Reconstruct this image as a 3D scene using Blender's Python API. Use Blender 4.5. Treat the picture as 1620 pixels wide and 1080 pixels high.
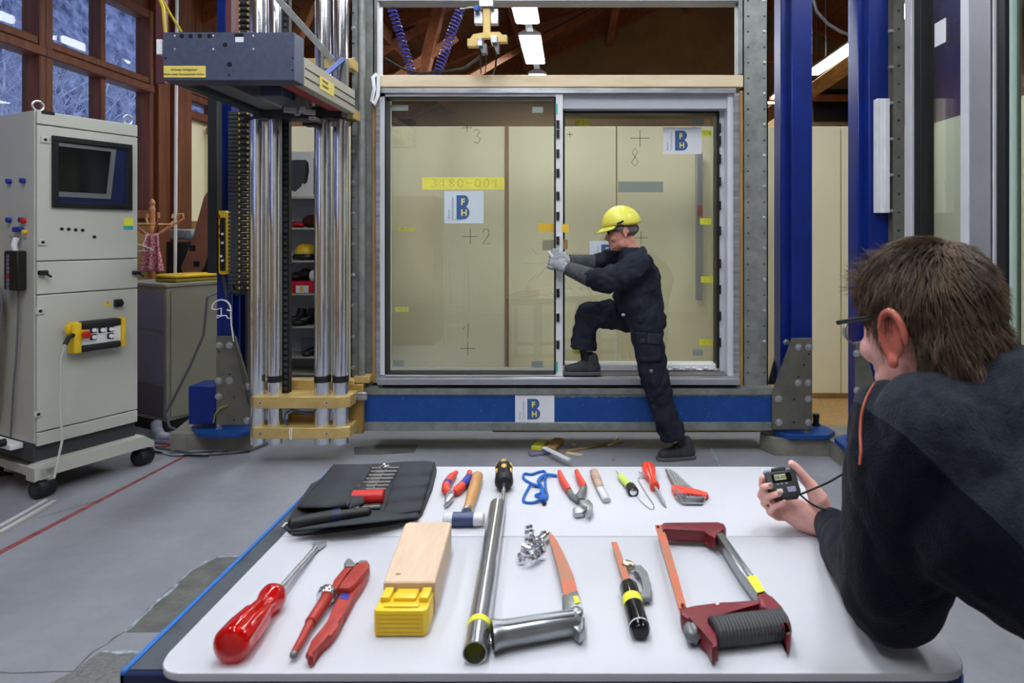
import bpy, bmesh, math, random
from mathutils import Vector, Matrix, Quaternion, noise
for _o in list(bpy.data.objects): bpy.data.objects.remove(_o)
SC = bpy.context.scene
COL = SC.collection
RND = random.Random(11)
V = Vector
# ------------------------------------------------------------------ camera, world, exposure
F, CX, CY, EYE = 1000.0, 905.0, 372.0, 1.40       # focal length and vanishing point in pixels, eye height in m
cam_d = bpy.data.cameras.new('camera')
cam = bpy.data.objects.new('camera', cam_d); COL.objects.link(cam)
cam.location = (0, 0, EYE); cam.rotation_euler = (math.pi / 2, 0, 0)
cam_d.sensor_fit = 'HORIZONTAL'; cam_d.sensor_width = 36.0
cam_d.lens = F / 1620 * 36
cam_d.shift_x = -(CX - 810) / 1620
cam_d.shift_y = -(540 - CY) / 1620
cam_d.clip_start = 0.02; cam_d.clip_end = 200
cam_d.dof.use_dof = True; cam_d.dof.focus_distance = 3.6; cam_d.dof.aperture_fstop = 8.0
SC.camera = cam
W = bpy.data.worlds.new('world'); SC.world = W; W.use_nodes = True
_bg = W.node_tree.nodes['Background']
_bg.inputs[0].default_value = (0.52, 0.60, 0.80, 1); _bg.inputs[1].default_value = 2.2
SC.view_settings.view_transform = 'Standard'
SC.view_settings.look = 'None'
SC.view_settings.exposure = 0.16
SC.view_settings.gamma = 1.0
SC.view_settings.use_curve_mapping = False
LAMP = 31.0           # radiance of the fluorescent diffusers

def P(px, py, d):     # point at depth d (m) for a place in the photograph
    return V(((px - CX) * d / F, d, EYE - (py - CY) * d / F))
def G(px, py, z=0.0):  # point on the horizontal plane z
    return P(px, py, (EYE - z) * F / (py - CY))
TZ = 0.75
def T(px, py, h=0.0):  # on the table top, h above it
    return G(px, py, TZ + h)
def onp(px, py, p0, n):
    d = V(((px - CX) / F, 1.0, -(py - CY) / F)); c = V((0, 0, EYE))
    return c + d * ((p0 - c).dot(n) / d.dot(n))

# ------------------------------------------------------------------ materials
def lin(c):
    f = lambda u: u / 12.92 if u <= 0.04045 else ((u + 0.055) / 1.055) ** 2.4
    return tuple(f(x / 255.0) for x in c) + (1.0,)
MATS = {}
def mat(name, col, rough=0.5, metal=0.0, var=0.0, vscale=8.0, bump=0.0, bscale=60.0, col2=None, stretch=None, coat=0.0,
        trans=0.0, ior=1.45, emit=None, estr=0.0, spec=0.5, thr=None, isl=0.0, sheen=0.0):
    """procedural material: colour with noise variation towards col2, noise bump, optional grain stretch"""
    if name in MATS: return MATS[name]
    m = bpy.data.materials.new(name); m.use_nodes = True
    nt = m.node_tree; N = nt.nodes; L = nt.links
    b = N['Principled BSDF']
    b.inputs['Base Color'].default_value = lin(col)
    b.inputs['Roughness'].default_value = rough
    b.inputs['Metallic'].default_value = metal
    b.inputs['Specular IOR Level'].default_value = spec
    b.inputs['IOR'].default_value = ior
    b.inputs['Transmission Weight'].default_value = trans
    b.inputs['Coat Weight'].default_value = coat
    if sheen: b.inputs['Sheen Weight'].default_value = sheen
    if emit:
        b.inputs['Emission Color'].default_value = lin(emit); b.inputs['Emission Strength'].default_value = estr
    tc = None
    def coords():
        tcn = N.new('ShaderNodeTexCoord'); mp = N.new('ShaderNodeMapping')
        g = N.new('ShaderNodeNewGeometry')
        L.new(g.outputs['Position'], mp.inputs['Vector'])
        if stretch: mp.inputs['Scale'].default_value = stretch
        return mp.outputs['Vector']
    if var > 0 or col2:
        tc = coords()
        n = N.new('ShaderNodeTexNoise'); n.inputs['Scale'].default_value = vscale; n.inputs['Detail'].default_value = 5
        n.inputs['Roughness'].default_value = 0.62
        L.new(tc, n.inputs['Vector'])
        r = N.new('ShaderNodeValToRGB')
        c2 = col2 if col2 else tuple(max(0, x * (1 - var)) for x in col)
        c1 = col if col2 else tuple(min(255, x * (1 + var * 0.5)) for x in col)
        r.color_ramp.elements[0].color = lin(c2); r.color_ramp.elements[1].color = lin(c1)
        lo, hi = thr if thr else (0.32, 0.68)
        r.color_ramp.elements[0].position = lo; r.color_ramp.elements[1].position = hi
        L.new(n.outputs['Fac'], r.inputs['Fac'])
        out = r.outputs['Color']
        if isl:
            g = N.new('ShaderNodeNewGeometry'); h = N.new('ShaderNodeHueSaturation')
            mm = N.new('ShaderNodeMapRange'); mm.inputs['To Min'].default_value = 1 - isl; mm.inputs['To Max'].default_value = 1 + isl
            L.new(g.outputs['Random Per Island'], mm.inputs['Value']); L.new(mm.outputs['Result'], h.inputs['Value'])
            L.new(out, h.inputs['Color']); out = h.outputs['Color']
        L.new(out, b.inputs['Base Color'])
    if bump > 0:
        tc = tc or coords()
        n2 = N.new('ShaderNodeTexNoise'); n2.inputs['Scale'].default_value = bscale; n2.inputs['Detail'].default_value = 4
        L.new(tc, n2.inputs['Vector'])
        bp = N.new('ShaderNodeBump'); bp.inputs['Strength'].default_value = bump; bp.inputs['Distance'].default_value = 0.01
        L.new(n2.outputs['Fac'], bp.inputs['Height']); L.new(bp.outputs['Normal'], b.inputs['Normal'])
    MATS[name] = m
    return m

def glass_mat(name, tint, refl=1.0, rough=0.0):
    m = bpy.data.materials.new(name); m.use_nodes = True
    nt = m.node_tree; N = nt.nodes; L = nt.links
    N.remove(N['Principled BSDF'])
    t = N.new('ShaderNodeBsdfTransparent'); t.inputs['Color'].default_value = lin(tint)
    g = N.new('ShaderNodeBsdfGlossy'); g.inputs['Roughness'].default_value = rough
    fr = N.new('ShaderNodeFresnel'); ge = N.new('ShaderNodeNewGeometry')
    mr = N.new('ShaderNodeMapRange'); mr.inputs['To Min'].default_value = 1.55; mr.inputs['To Max'].default_value = 1 / 1.55
    L.new(ge.outputs['Backfacing'], mr.inputs['Value']); L.new(mr.outputs['Result'], fr.inputs['IOR'])   # same reflectance from both sides
    mu = N.new('ShaderNodeMath'); mu.operation = 'MULTIPLY'; mu.inputs[1].default_value = refl; mu.use_clamp = True
    mx = N.new('ShaderNodeMixShader')
    L.new(fr.outputs['Fac'], mu.inputs[0]); L.new(mu.outputs['Value'], mx.inputs['Fac'])
    L.new(t.outputs['BSDF'], mx.inputs[1]); L.new(g.outputs['BSDF'], mx.inputs[2])
    L.new(mx.outputs['Shader'], N['Material Output'].inputs['Surface'])
    MATS[name] = m
    return m

# ------------------------------------------------------------------ mesh builder
def basis(d):
    d = d.normalized()
    a = V((0, 0, 1)) if abs(d.z) < 0.9 else V((1, 0, 0))
    u = d.cross(a).normalized(); w = u.cross(d).normalized()
    return u, w
class M:
    """collects shapes in one mesh; mx maps local shape coordinates to the world"""
    def __init__(s, mx=None): s.bm = bmesh.new(); s.mx = mx
    def p(s, q): q = V(q); return s.mx @ q if s.mx else q
    def v(s, q): return s.bm.verts.new(s.p(q))
    def f(s, vs):
        try: return s.bm.faces.new(vs)
        except ValueError: return None
    def box(s, lo, hi, bev=0.0, seg=1):
        lo, hi = V(lo), V(hi)
        lo, hi = V([min(a, b) for a, b in zip(lo, hi)]), V([max(a, b) for a, b in zip(lo, hi)])
        vs = [s.v((x, y, z)) for x in (lo.x, hi.x) for y in (lo.y, hi.y) for z in (lo.z, hi.z)]
        fs = [s.f([vs[i] for i in q]) for q in ((0, 1, 3, 2), (4, 6, 7, 5), (0, 4, 5, 1), (2, 3, 7, 6), (0, 2, 6, 4), (1, 5, 7, 3))]
        if bev > 0:
            es = list({e for f in fs if f for e in f.edges})
            bmesh.ops.bevel(s.bm, geom=es, offset=bev, segments=seg, affect='EDGES', profile=0.5)
        return s
    def obox(s, c, u, v, w, bev=0.0, seg=1):
        """box of half-vectors u, v, w about c"""
        old = s.mx
        c, u, v, w = V(c), V(u), V(v), V(w)
        m = Matrix((u, v, w)).transposed().to_4x4(); m.translation = c
        lu, lv, lw = u.length, v.length, w.length
        m2 = Matrix((u / lu, v / lv, w / lw)).transposed().to_4x4(); m2.translation = c
        s.mx = (old @ m2) if old else m2
        s.box((-lu, -lv, -lw), (lu, lv, lw), bev, seg); s.mx = old
        return s
    def rings(s, rs, cap0=True, cap1=True, closed=False):
        vs = [[s.v(q) for q in r] for r in rs]
        n = len(vs[0]); k = len(vs)
        for i in range(k if closed else k - 1):
            a, b = vs[i], vs[(i + 1) % k]
            for j in range(n): s.f((a[j], a[(j + 1) % n], b[(j + 1) % n], b[j]))
        if not closed:
            if cap0: s.f(vs[0][::-1])
            if cap1: s.f(vs[-1])
        return s
    def cyl(s, a, b, r0, r1=None, n=16, caps=True):
        a, b = V(a), V(b); r1 = r0 if r1 is None else r1
        u, w = basis(b - a)
        ring = lambda c, r: [c + (u * math.cos(t) + w * math.sin(t)) * r for t in [2 * math.pi * i / n for i in range(n)]]
        return s.rings([ring(a, r0), ring(b, r1)][::1], caps, caps)
    def lathe(s, a, d, prof, n=20, flute=None, hexa=None, caps=True):
        """revolve [(t, r)...] about the axis a + d*t; flute = (count, depth, t0, t1); hexa = (t0, t1) makes that stretch six-sided"""
        a, d = V(a), V(d).normalized(); u, w = basis(d)
        rs = []
        for t, r in prof:
            ring = []
            for i in range(n):
                th = 2 * math.pi * i / n; k = r
                if flute and flute[2] <= t <= flute[3]: k = r - flute[1] * (0.5 + 0.5 * math.cos(flute[0] * th)) ** 2
                if hexa and hexa[0] <= t <= hexa[1]:
                    q = (th + math.pi / 6) % (math.pi / 3) - math.pi / 6; k = r * math.cos(math.pi / 6) / math.cos(q)
                ring.append(a + d * t + (u * math.cos(th) + w * math.sin(th)) * k)
            rs.append(ring)
        return s.rings(rs, caps, caps)
    def tube(s, pts, r, n=8, closed=False, caps=True, flat=None):
        """tube along pts; r a number or list; flat = (axis, factor) squashes the section along a direction"""
        pts = [V(q) for q in pts]; k = len(pts)
        rad = r if isinstance(r, (list, tuple)) else [r] * k
        rs = []; pu = None
        for i in range(k):
            if closed: d = pts[(i + 1) % k] - pts[i - 1]
            else: d = pts[min(i + 1, k - 1)] - pts[max(i - 1, 0)]
            if d.length < 1e-9: d = V((0, 0, 1))
            d.normalize()
            if pu is None: u, w = basis(d)
            else:
                u = pu - d * pu.dot(d)
                if u.length < 1e-6: u, w = basis(d)
                u.normalize(); w = u.cross(d)
            pu = u
            ring = []
            for j in range(n):
                th = 2 * math.pi * j / n; o = (u * math.cos(th) + w * math.sin(th)) * rad[i]
                if flat: o = o - flat[0] * (o.dot(flat[0]) * (1 - flat[1]))
                ring.append(pts[i] + o)
            rs.append(ring)
        return s.rings(rs, caps, caps, closed)
    def sphere(s, c, r, n=16, k=10, rot=None):
        c = V(c); r = V((r, r, r)) if not hasattr(r, '__len__') else V(r)
        rs = []
        for i in range(1, k):
            ph = math.pi * i / k
            ring = [V((r.x * math.sin(ph) * math.cos(t), r.y * math.sin(ph) * math.sin(t), -r.z * math.cos(ph))) for t in [2 * math.pi * j / n for j in range(n)]]
            if rot: ring = [rot @ q for q in ring]
            rs.append([c + q for q in ring])
        vs = [[s.v(q) for q in ring] for ring in rs]
        bo, to = V((0, 0, -r.z)), V((0, 0, r.z))
        if rot: bo, to = rot @ bo, rot @ to
        b, t = s.v(c + bo), s.v(c + to)
        for i in range(len(vs) - 1):
            for j in range(n): s.f((vs[i][j], vs[i][(j + 1) % n], vs[i + 1][(j + 1) % n], vs[i + 1][j]))
        for j in range(n):
            s.f((b, vs[0][(j + 1) % n], vs[0][j])); s.f((t, vs[-1][j], vs[-1][(j + 1) % n]))
        return s
    def prism(s, poly, ext, bev=0.0, seg=1):
        """polygon (3-D points) extruded by the vector ext"""
        ext = V(ext); a = [s.v(q) for q in poly]; b = [s.v(V(q) + ext) for q in poly]; n = len(a)
        fs = [s.f(a[::-1]), s.f(b)] + [s.f((a[i], a[(i + 1) % n], b[(i + 1) % n], b[i])) for i in range(n)]
        if bev > 0:
            es = list({e for f in fs[:2] if f for e in f.edges})
            bmesh.ops.bevel(s.bm, geom=es, offset=bev, segments=seg, affect='EDGES', profile=0.5)
        return s
    def quad(s, a, b, c, d): s.f([s.v(q) for q in (a, b, c, d)]); return s
    def grid(s, fn, nu, nv):
        vs = [[s.v(fn(i / nu, j / nv)) for j in range(nv + 1)] for i in range(nu + 1)]
        for i in range(nu):
            for j in range(nv): s.f((vs[i][j], vs[i + 1][j], vs[i + 1][j + 1], vs[i][j + 1]))
        return s
    def slab(s, pxs, h0, h1, bev=0.0, seg=1):
        """a flat-lying piece on the table: its top outline as seen in the photograph, from height h0 to h1"""
        top = [T(x, y, h1) for x, y in pxs]
        return s.prism(top, (0, 0, -(h1 - h0)), bev, seg)
    def obj(s, name, material, parent=None, smooth=0.7, recalc=True, solid=0.0, kind=None):
        bm = s.bm
        if recalc: bmesh.ops.recalc_face_normals(bm, faces=bm.faces)
        if parent is not None:
            r = parent
            while r.parent: r = r.parent
            off = r.location.copy()
        else:
            xs = [v.co for v in bm.verts]
            lo = V([min(q[i] for q in xs) for i in range(3)]); hi = V([max(q[i] for q in xs) for i in range(3)])
            off = V(((lo.x + hi.x) / 2, (lo.y + hi.y) / 2, lo.z))
        for v in bm.verts: v.co -= off
        me = bpy.data.meshes.new(name); bm.to_mesh(me); bm.free()
        if smooth:
            for q in me.polygons: q.use_smooth = True
            me.set_sharp_from_angle(angle=smooth)
        if material: me.materials.append(material)
        o = bpy.data.objects.new(name, me); COL.objects.link(o)
        if parent is not None: o.parent = parent
        else: o.location = off
        if solid:
            md = o.modifiers.new('thickness', 'SOLIDIFY'); md.thickness = solid
        if kind: o['kind'] = kind
        return o

def tag(o, label, cat=None, group=None, kind=None):
    if label: o['label'] = label
    if cat: o['category'] = cat
    if group: o['group'] = group
    if kind: o['kind'] = kind
    return o
def thing(name, label, cat, loc, group=None, kind=None):
    o = bpy.data.objects.new(name, None); COL.objects.link(o); o.location = V(loc); o.empty_display_size = 0.05
    return tag(o, label, cat, group, kind)
def setting(name, loc=(0, 0, 0)):
    o = bpy.data.objects.new(name, None); COL.objects.link(o); o.location = V(loc); o['kind'] = 'structure'
    return o
def rep(o, d, name=None):
    """a further copy of a part, moved by d"""
    c = o.copy(); COL.objects.link(c); c.parent = o.parent; c.location = o.location + V(d)
    if name: c.name = name
    return c
def copy_tree(o, d, parent=None):
    c = o.copy(); COL.objects.link(c)
    if parent is not None: c.parent = parent
    else: c.location = o.location + V(d)
    for ch in list(o.children): copy_tree(ch, d, c)
    return c
def baked(o):
    """replace an object's mesh by its evaluated mesh"""
    bpy.context.view_layer.update()
    dg = bpy.context.evaluated_depsgraph_get()
    me = bpy.data.meshes.new_from_object(o.evaluated_get(dg)); old = o.data
    o.modifiers.clear(); o.data = me
    bpy.data.meshes.remove(old)
    return o
def text_mesh(txt, size, align='LEFT', bold=0.0):
    c = bpy.data.curves.new('lettering', 'FONT'); c.body = txt; c.size = size; c.align_x = align; c.extrude = 0.0003; c.offset = bold
    c.resolution_u = 2
    o = bpy.data.objects.new('lettering', c); COL.objects.link(o)
    bpy.context.view_layer.update()
    me = bpy.data.meshes.new_from_object(o.evaluated_get(bpy.context.evaluated_depsgraph_get()))
    bpy.data.objects.remove(o); bpy.data.curves.remove(c)
    return me
def text_on(txt, size, at, right, up, material, parent, align='LEFT', name='lettering', bold=0.0):
    me = text_mesh(txt, size, align, bold)
    right, up = V(right).normalized(), V(up).normalized(); nrm = right.cross(up)
    m = Matrix((right, up, nrm)).transposed().to_4x4(); m.translation = V(at)
    r = parent
    while r.parent: r = r.parent
    for v in me.vertices: v.co = m @ v.co - r.location
    me.materials.clear(); me.materials.append(material)
    o = bpy.data.objects.new(name, me); COL.objects.link(o); o.parent = parent
    return o
XA, YA, ZA = V((1, 0, 0)), V((0, 1, 0)), V((0, 0, 1))
# ------------------------------------------------------------------ palette
m_floor = mat('concrete floor', (150, 152, 159), 0.6, var=0.0, col2=(124, 126, 135), vscale=1.7, bump=0.12, bscale=45, thr=(0.3, 0.7))
for _n in m_floor.node_tree.nodes:
    if _n.type == 'TEX_NOISE': _n.inputs['Detail'].default_value = 13; _n.inputs['Roughness'].default_value = 0.74
m_floor2 = mat('concrete patch', (112, 113, 108), 0.8, col2=(84, 86, 84), vscale=9, bump=0.5, bscale=60)
m_conc = mat('concrete plinth', (142, 140, 130), 0.8, col2=(112, 111, 104), vscale=6, bump=0.3, bscale=50)
m_joint = mat('pale joint filler', (150, 165, 172), 0.8, var=0.3, vscale=30)
m_redline = mat('red floor paint', (140, 72, 72), 0.7, var=0.25, vscale=20)
m_cream = mat('cream panel', (236, 230, 200), 0.55, col2=(229, 222, 190), vscale=1.2)
m_wood = mat('brown stained timber', (112, 58, 22), 0.55, col2=(74, 34, 12), vscale=3.0, stretch=(6, 6, 0.7), bump=0.1)
m_woodx = mat('brown stained beam', (142, 78, 36), 0.6, col2=(104, 54, 24), vscale=3.0, stretch=(5, 0.7, 5), bump=0.1)
m_plank = mat('dark roof boards', (124, 72, 36), 0.7, col2=(88, 48, 24), vscale=3.0, stretch=(0.8, 6, 6))
m_gable = mat('brown gable boarding', (142, 112, 72), 0.8, col2=(124, 98, 62), vscale=2)
m_pine = mat('pale pine', (226, 210, 180), 0.6, col2=(212, 190, 154), vscale=3, stretch=(0.8, 6, 6), bump=0.05)
m_ply = mat('edge of plywood', (176, 142, 92), 0.7, col2=(150, 118, 72), vscale=5, stretch=(6, 6, 0.8))
m_strip = mat('brown wood strip', (152, 112, 66), 0.6, col2=(132, 94, 52), vscale=5, stretch=(6, 6, 0.6))
m_oak = mat('reddish brown cabinet wood', (128, 78, 44), 0.45, col2=(96, 56, 30), vscale=4, stretch=(5, 5, 0.7))
m_birch = mat('pale birch block', (214, 190, 164), 0.6, col2=(200, 174, 146), vscale=8, stretch=(6, 1, 6), bump=0.05)
m_hwood = mat('ash handle wood', (206, 160, 104), 0.45, col2=(182, 134, 80), vscale=14, stretch=(5, 1, 5))
m_white = mat('white plastic', (226, 228, 232), 0.4, var=0.03)
m_paper = mat('white paper', (228, 231, 238), 0.6)
m_board = mat('white laminate', (194, 196, 203), 0.42, var=0.02, vscale=3, spec=0.35)
m_pvc = mat('white frame profile', (206, 209, 218), 0.35, var=0.03)
m_alu = mat('brushed aluminium', (196, 198, 204), 0.32, 0.9, var=0.18, vscale=4, stretch=(1, 1, 8))
m_alug = mat('grey aluminium frame', (150, 152, 160), 0.4, 0.25, var=0.05, vscale=3)
m_alud = mat('dark anodised aluminium', (116, 110, 112), 0.4, 0.3)
m_galv = mat('galvanised steel', (150, 154, 150), 0.5, 0.45, col2=(122, 126, 124), vscale=12, bump=0.05, bscale=25)
m_galvd = mat('dull dark steel plate', (120, 118, 108), 0.55, 0.45, col2=(98, 97, 90), vscale=7)
m_chrome = mat('polished chrome', (232, 234, 240), 0.12, 0.95, var=0.04, vscale=30)
m_steel = mat('plain steel', (188, 190, 194), 0.33, 0.75, var=0.1, vscale=40)
m_dsteel = mat('grey painted steel', (124, 127, 130), 0.4, 0.4, var=0.1, vscale=20)
m_brass = mat('gold anodised aluminium', (206, 178, 112), 0.42, 0.35, var=0.08, vscale=9)
m_blue = mat('royal blue paint', (6, 38, 124), 0.33, var=0.12, vscale=5, bump=0.02, bscale=120)
m_bluep = mat('scuffed blue paint', (16, 74, 150), 0.45, col2=(12, 62, 134), vscale=14)
m_bluel = mat('bright blue edge', (44, 110, 190), 0.35)
m_navy = mat('dark blue steel', (14, 30, 72), 0.4)
m_black = mat('matt black', (18, 19, 22), 0.5)
m_blackr = mat('black rubber', (26, 28, 31), 0.55, bump=0.1, bscale=200)
m_blackg = mat('gloss black', (10, 11, 14), 0.12)
m_screen = mat('dark monitor glass', (12, 15, 15), 0.1)
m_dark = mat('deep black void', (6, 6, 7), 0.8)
m_mat = mat('black worn bench mat', (38, 42, 48), 0.5, col2=(72, 78, 84), vscale=22, thr=(0.5, 0.78))
m_slate = mat('slate blue sheet metal', (80, 88, 110), 0.45, 0.35, var=0.08, vscale=30)
m_ccab = mat('light grey cabinet paint', (186, 188, 178), 0.45, var=0.02, vscale=2)
m_plinth = mat('charcoal plinth paint', (58, 62, 66), 0.5)
m_tin = mat('grey sheet metal', (146, 146, 134), 0.45, 0.3, var=0.08, vscale=3)
m_tin2 = mat('blue grey metal and side shade', (120, 122, 146), 0.5, 0.2, var=0.05, vscale=3)
m_mauve = mat('mauve painted steel', (112, 66, 72), 0.5)
m_yel = mat('yellow tape', (236, 226, 96), 0.5, var=0.04, vscale=20)
m_yeln = mat('yellow note', (222, 222, 62), 0.6)
m_yelo = mat('orange yellow tape', (232, 190, 60), 0.5)
m_yelp = mat('yellow plastic', (232, 194, 38), 0.35, var=0.04, vscale=20)
m_yelh = mat('lime yellow helmet shell', (228, 222, 92), 0.3)
m_sign = mat('pale yellow sign', (222, 204, 104), 0.5)
m_red = mat('red plastic', (196, 28, 28), 0.35)
m_redc = mat('clear red acetate', (224, 18, 18), 0.12, trans=0.55, ior=1.46, coat=0.4)
m_redd = mat('worn red lacquer', (178, 58, 48), 0.45, col2=(148, 42, 36), vscale=26)
m_redo = mat('orange red grip', (226, 74, 58), 0.4)
m_maroon = mat('maroon cast frame', (116, 30, 40), 0.38, var=0.1, vscale=30)
m_orange = mat('orange blade lacquer', (206, 94, 58), 0.45, col2=(146, 122, 96), vscale=16, thr=(0.3, 0.6))
m_vblue = mat('blue grip', (50, 56, 150), 0.4)
m_bcord = mat('blue cord', (28, 100, 190), 0.6, bump=0.4, bscale=400)
m_mallet = mat('blue lacquered head', (56, 70, 110), 0.35)
m_nylon = mat('white nylon', (224, 226, 230), 0.3, trans=0.2)
m_neon = mat('neon yellow green plastic', (214, 232, 110), 0.35)
m_logo = mat('logo blue', (58, 96, 148), 0.6)
m_ink = mat('black ink', (24, 26, 28), 0.6)
m_grey = mat('grey print', (160, 164, 180), 0.6)
m_tealp = mat('teal sticker', (60, 160, 160), 0.5)
m_cable = mat('grey cable', (96, 98, 106), 0.5)
m_cablew = mat('pale cable', (196, 196, 192), 0.5)
m_hose = mat('blue polyurethane hose', (60, 66, 160), 0.3)
m_hosew = mat('blue grey corrugated conduit', (150, 152, 168), 0.5)
m_mirror = mat('silver sticker', (150, 160, 152), 0.35, 0.4)
m_grip = mat('ribbed dark grip', (58, 60, 62), 0.6)
m_castg = mat('cast grey handle', (150, 154, 158), 0.28, 0.75, var=0.08, vscale=18, bump=0.03, bscale=80)
m_skin = mat('skin', (242, 190, 178), 0.5, col2=(228, 164, 152), vscale=30, bump=0.05, bscale=250)
m_skinw = mat('ruddy skin', (222, 162, 144), 0.5, col2=(204, 136, 120), vscale=40)
m_ear = mat('reddened skin', (202, 116, 98), 0.5, col2=(184, 92, 78), vscale=40)
m_lip = mat('lip', (164, 92, 84), 0.5)
m_hair = mat('brown hair', (122, 99, 78), 0.4, col2=(60, 46, 36), vscale=18, isl=0.6)
m_hairb = mat('brown hair roots', (40, 31, 26), 0.7, var=0.3, vscale=60)
m_hairg = mat('short grey hair', (128, 122, 116), 0.8, var=0.3, vscale=160)
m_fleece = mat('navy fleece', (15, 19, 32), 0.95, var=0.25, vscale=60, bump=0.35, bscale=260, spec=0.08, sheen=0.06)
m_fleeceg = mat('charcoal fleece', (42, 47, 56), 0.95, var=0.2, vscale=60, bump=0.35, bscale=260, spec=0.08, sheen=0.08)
m_pipe = mat('orange piping', (172, 88, 66), 0.6)
m_work = mat('dark navy workwear', (38, 42, 54), 0.85, var=0.25, vscale=14, bump=0.5, bscale=18, spec=0.2)
m_workp = mat('dark navy pocket cloth', (46, 50, 61), 0.9, var=0.25, vscale=14, bump=0.4, bscale=25, spec=0.2)
m_sleeve = mat('dark grey sleeve guard', (70, 74, 78), 0.85, var=0.2, vscale=30, bump=0.3, bscale=60)
m_glove = mat('grey knitted glove', (150, 154, 160), 0.9, var=0.2, vscale=40, bump=0.3, bscale=300)
m_shoe = mat('dark grey suede', (56, 58, 64), 0.8, var=0.25, vscale=30, bump=0.2)
m_sole = mat('grey rubber sole', (84, 86, 92), 0.6)
m_roll = mat('black tool roll cloth', (44, 49, 54), 0.75, var=0.2, vscale=12, bump=0.25, bscale=160)
m_check = mat('red checked cloth', (168, 52, 68), 0.85, col2=(206, 168, 176), vscale=90, thr=(0.47, 0.53))
m_lcd = mat('lcd', (176, 182, 140), 0.3)
m_lens = mat('smoked lens', (30, 26, 22), 0.1)
m_glass = glass_mat('greenish safety glass', (252, 254, 249), 2.2)
m_glassw = glass_mat('old window glass', (222, 226, 236), 0.25)
m_glass2 = glass_mat('insulating glass', (247, 251, 248), 1.8)
m_lamp = mat('lit fluorescent diffuser', (255, 255, 255), 0.5, emit=(246, 250, 255), estr=LAMP)
m_lhouse = mat('lamp housing', (200, 202, 204), 0.4, 0.2)
# ------------------------------------------------------------------ floor
fl = M().box((-4.3, -3.2, -0.2), (6.8, 14.2, 0)).obj('floor', m_floor, smooth=0); fl['kind'] = 'structure'
def floor_poly(pxs, t, mt, name):
    m = M(); m.prism([G(x, y) for x, y in pxs], (0, 0, t)); return m.obj(name, mt, fl, smooth=0)
floor_poly([(-260, 1004), (-260, 1014), (305, 716.5), (305, 713.5)], 0.0008, m_redline, 'painted_line')
floor_poly([(196, 1000), (255, 942), (300, 905), (345, 881), (400, 877), (330, 1000)], 0.001, m_floor2, 'repair_patch')
floor_poly([(560, 707), (600, 703), (662, 703), (655, 716), (600, 719), (560, 719)], 0.001, m_floor2, 'repair_patch')
floor_poly([(60, 1090), (115, 1062), (160, 1030), (240, 1030), (240, 1200), (60, 1200)], 0.0008, mat('pitted concrete', (128, 128, 126), 0.9, col2=(96, 98, 98), vscale=60, bump=0.6, bscale=120), 'rough_patch')
def floor_line(pts, w, mt, name, jag=0.0):
    m = M(); q = [G(x, y) for x, y in pts]; fine = []
    for a, b in zip(q, q[1:]):
        k = max(1, int((b - a).length / 0.03))
        fine += [a.lerp(b, i / k) + V((RND.uniform(-jag, jag), RND.uniform(-jag, jag), 0)) for i in range(k)]
    fine.append(q[-1])
    m.tube([p + V((0, 0, 0.001)) for p in fine], [w * RND.uniform(0.5, 1.3) for _ in fine], 4, flat=(ZA, 0.15))
    return m.obj(name, mt, fl, smooth=0)
floor_line([(196, 1000), (225, 975), (262, 940), (300, 905), (330, 886)], 0.007, m_joint, 'joint', 0.006)
floor_line([(345, 881), (390, 879)], 0.004, m_joint, 'joint', 0.004)
floor_line([(160, 1030), (240, 1033)], 0.008, m_joint, 'joint', 0.005)
floor_line([(118, 1062), (150, 1030), (196, 1000)], 0.004, m_floor2, 'joint', 0.006)
floor_line([(0, 1064), (118, 1062)], 0.003, m_floor2, 'joint', 0.003)
floor_line([(1118, 700), (1140, 737)], 0.008, m_joint, 'joint', 0.001)
floor_line([(60, 820), (160, 790)], 0.0025, m_floor2, 'joint', 0.004)
# ------------------------------------------------------------------ walls
XL = -4.0
wl = setting('wall_left', (XL, 3, 0))
M().box((XL - 0.12, -3, 0), (XL, 9, 1.55)).obj('lower_wall', m_gable, wl, smooth=0)
M().box((XL - 0.12, -3, 3.50), (XL, 14, 4.05)).obj('upper_boarding', m_wood, wl, smooth=0)
M().box((XL - 0.12, 7.7, 0), (XL, 14, 3.50)).obj('lower_wall', m_gable, wl, smooth=0)
for i in range(12):
    M().box((XL, 6.05 + i * 0.16, 3.47), (XL + 0.02, 6.2 + i * 0.16, 4.05), 0.004).obj('board', m_wood, wl, smooth=0)
for y0, y1, dx in ((5.97, 6.14, 0.10), (6.16, 6.42, 0.14)):
    M().box((XL - 0.05, y0, 0), (XL + dx, y1, 4.0), 0.006).obj('post', m_wood, wl, smooth=0)
def win_unit(i, y0, y1, z0, z1, trans, mids):
    w = setting('window_%d' % i, (XL, (y0 + y1) / 2, z0))
    t = 0.05
    def bar(a, b, c, d, dx=0.05, n='frame_bar'): M().box((XL - 0.07, a, c), (XL + dx, b, d), 0.006).obj(n, m_wood, w, smooth=0)
    bar(y0, y0 + 0.07, z0, z1, 0.07); bar(y1 - 0.05, y1, z0, z1, 0.07)
    bar(y0, y1, z1 - 0.08, z1, 0.06); bar(y0, y1, z0, z0 + 0.08, 0.06)
    if trans:
        bar(y0, y1, trans - 0.07, trans + 0.0, 0.08, 'transom'); bar(y0 + 0.05, y1 - 0.05, trans + 0.01, trans + 0.07, 0.06, 'transom')
    for yy in mids: bar(yy - 0.025, yy + 0.025, z0, z1, 0.045, 'mullion')
    ys = [y0] + list(mids) + [y1]; zs = [z0] + ([trans] if trans else []) + [z1]
    for a, b in zip(ys, ys[1:]):
        for c, d in zip(zs, zs[1:]):
            M().box((XL - 0.03, a, c), (XL - 0.024, b, d)).obj('pane', m_glassw, w, smooth=0)
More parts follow.
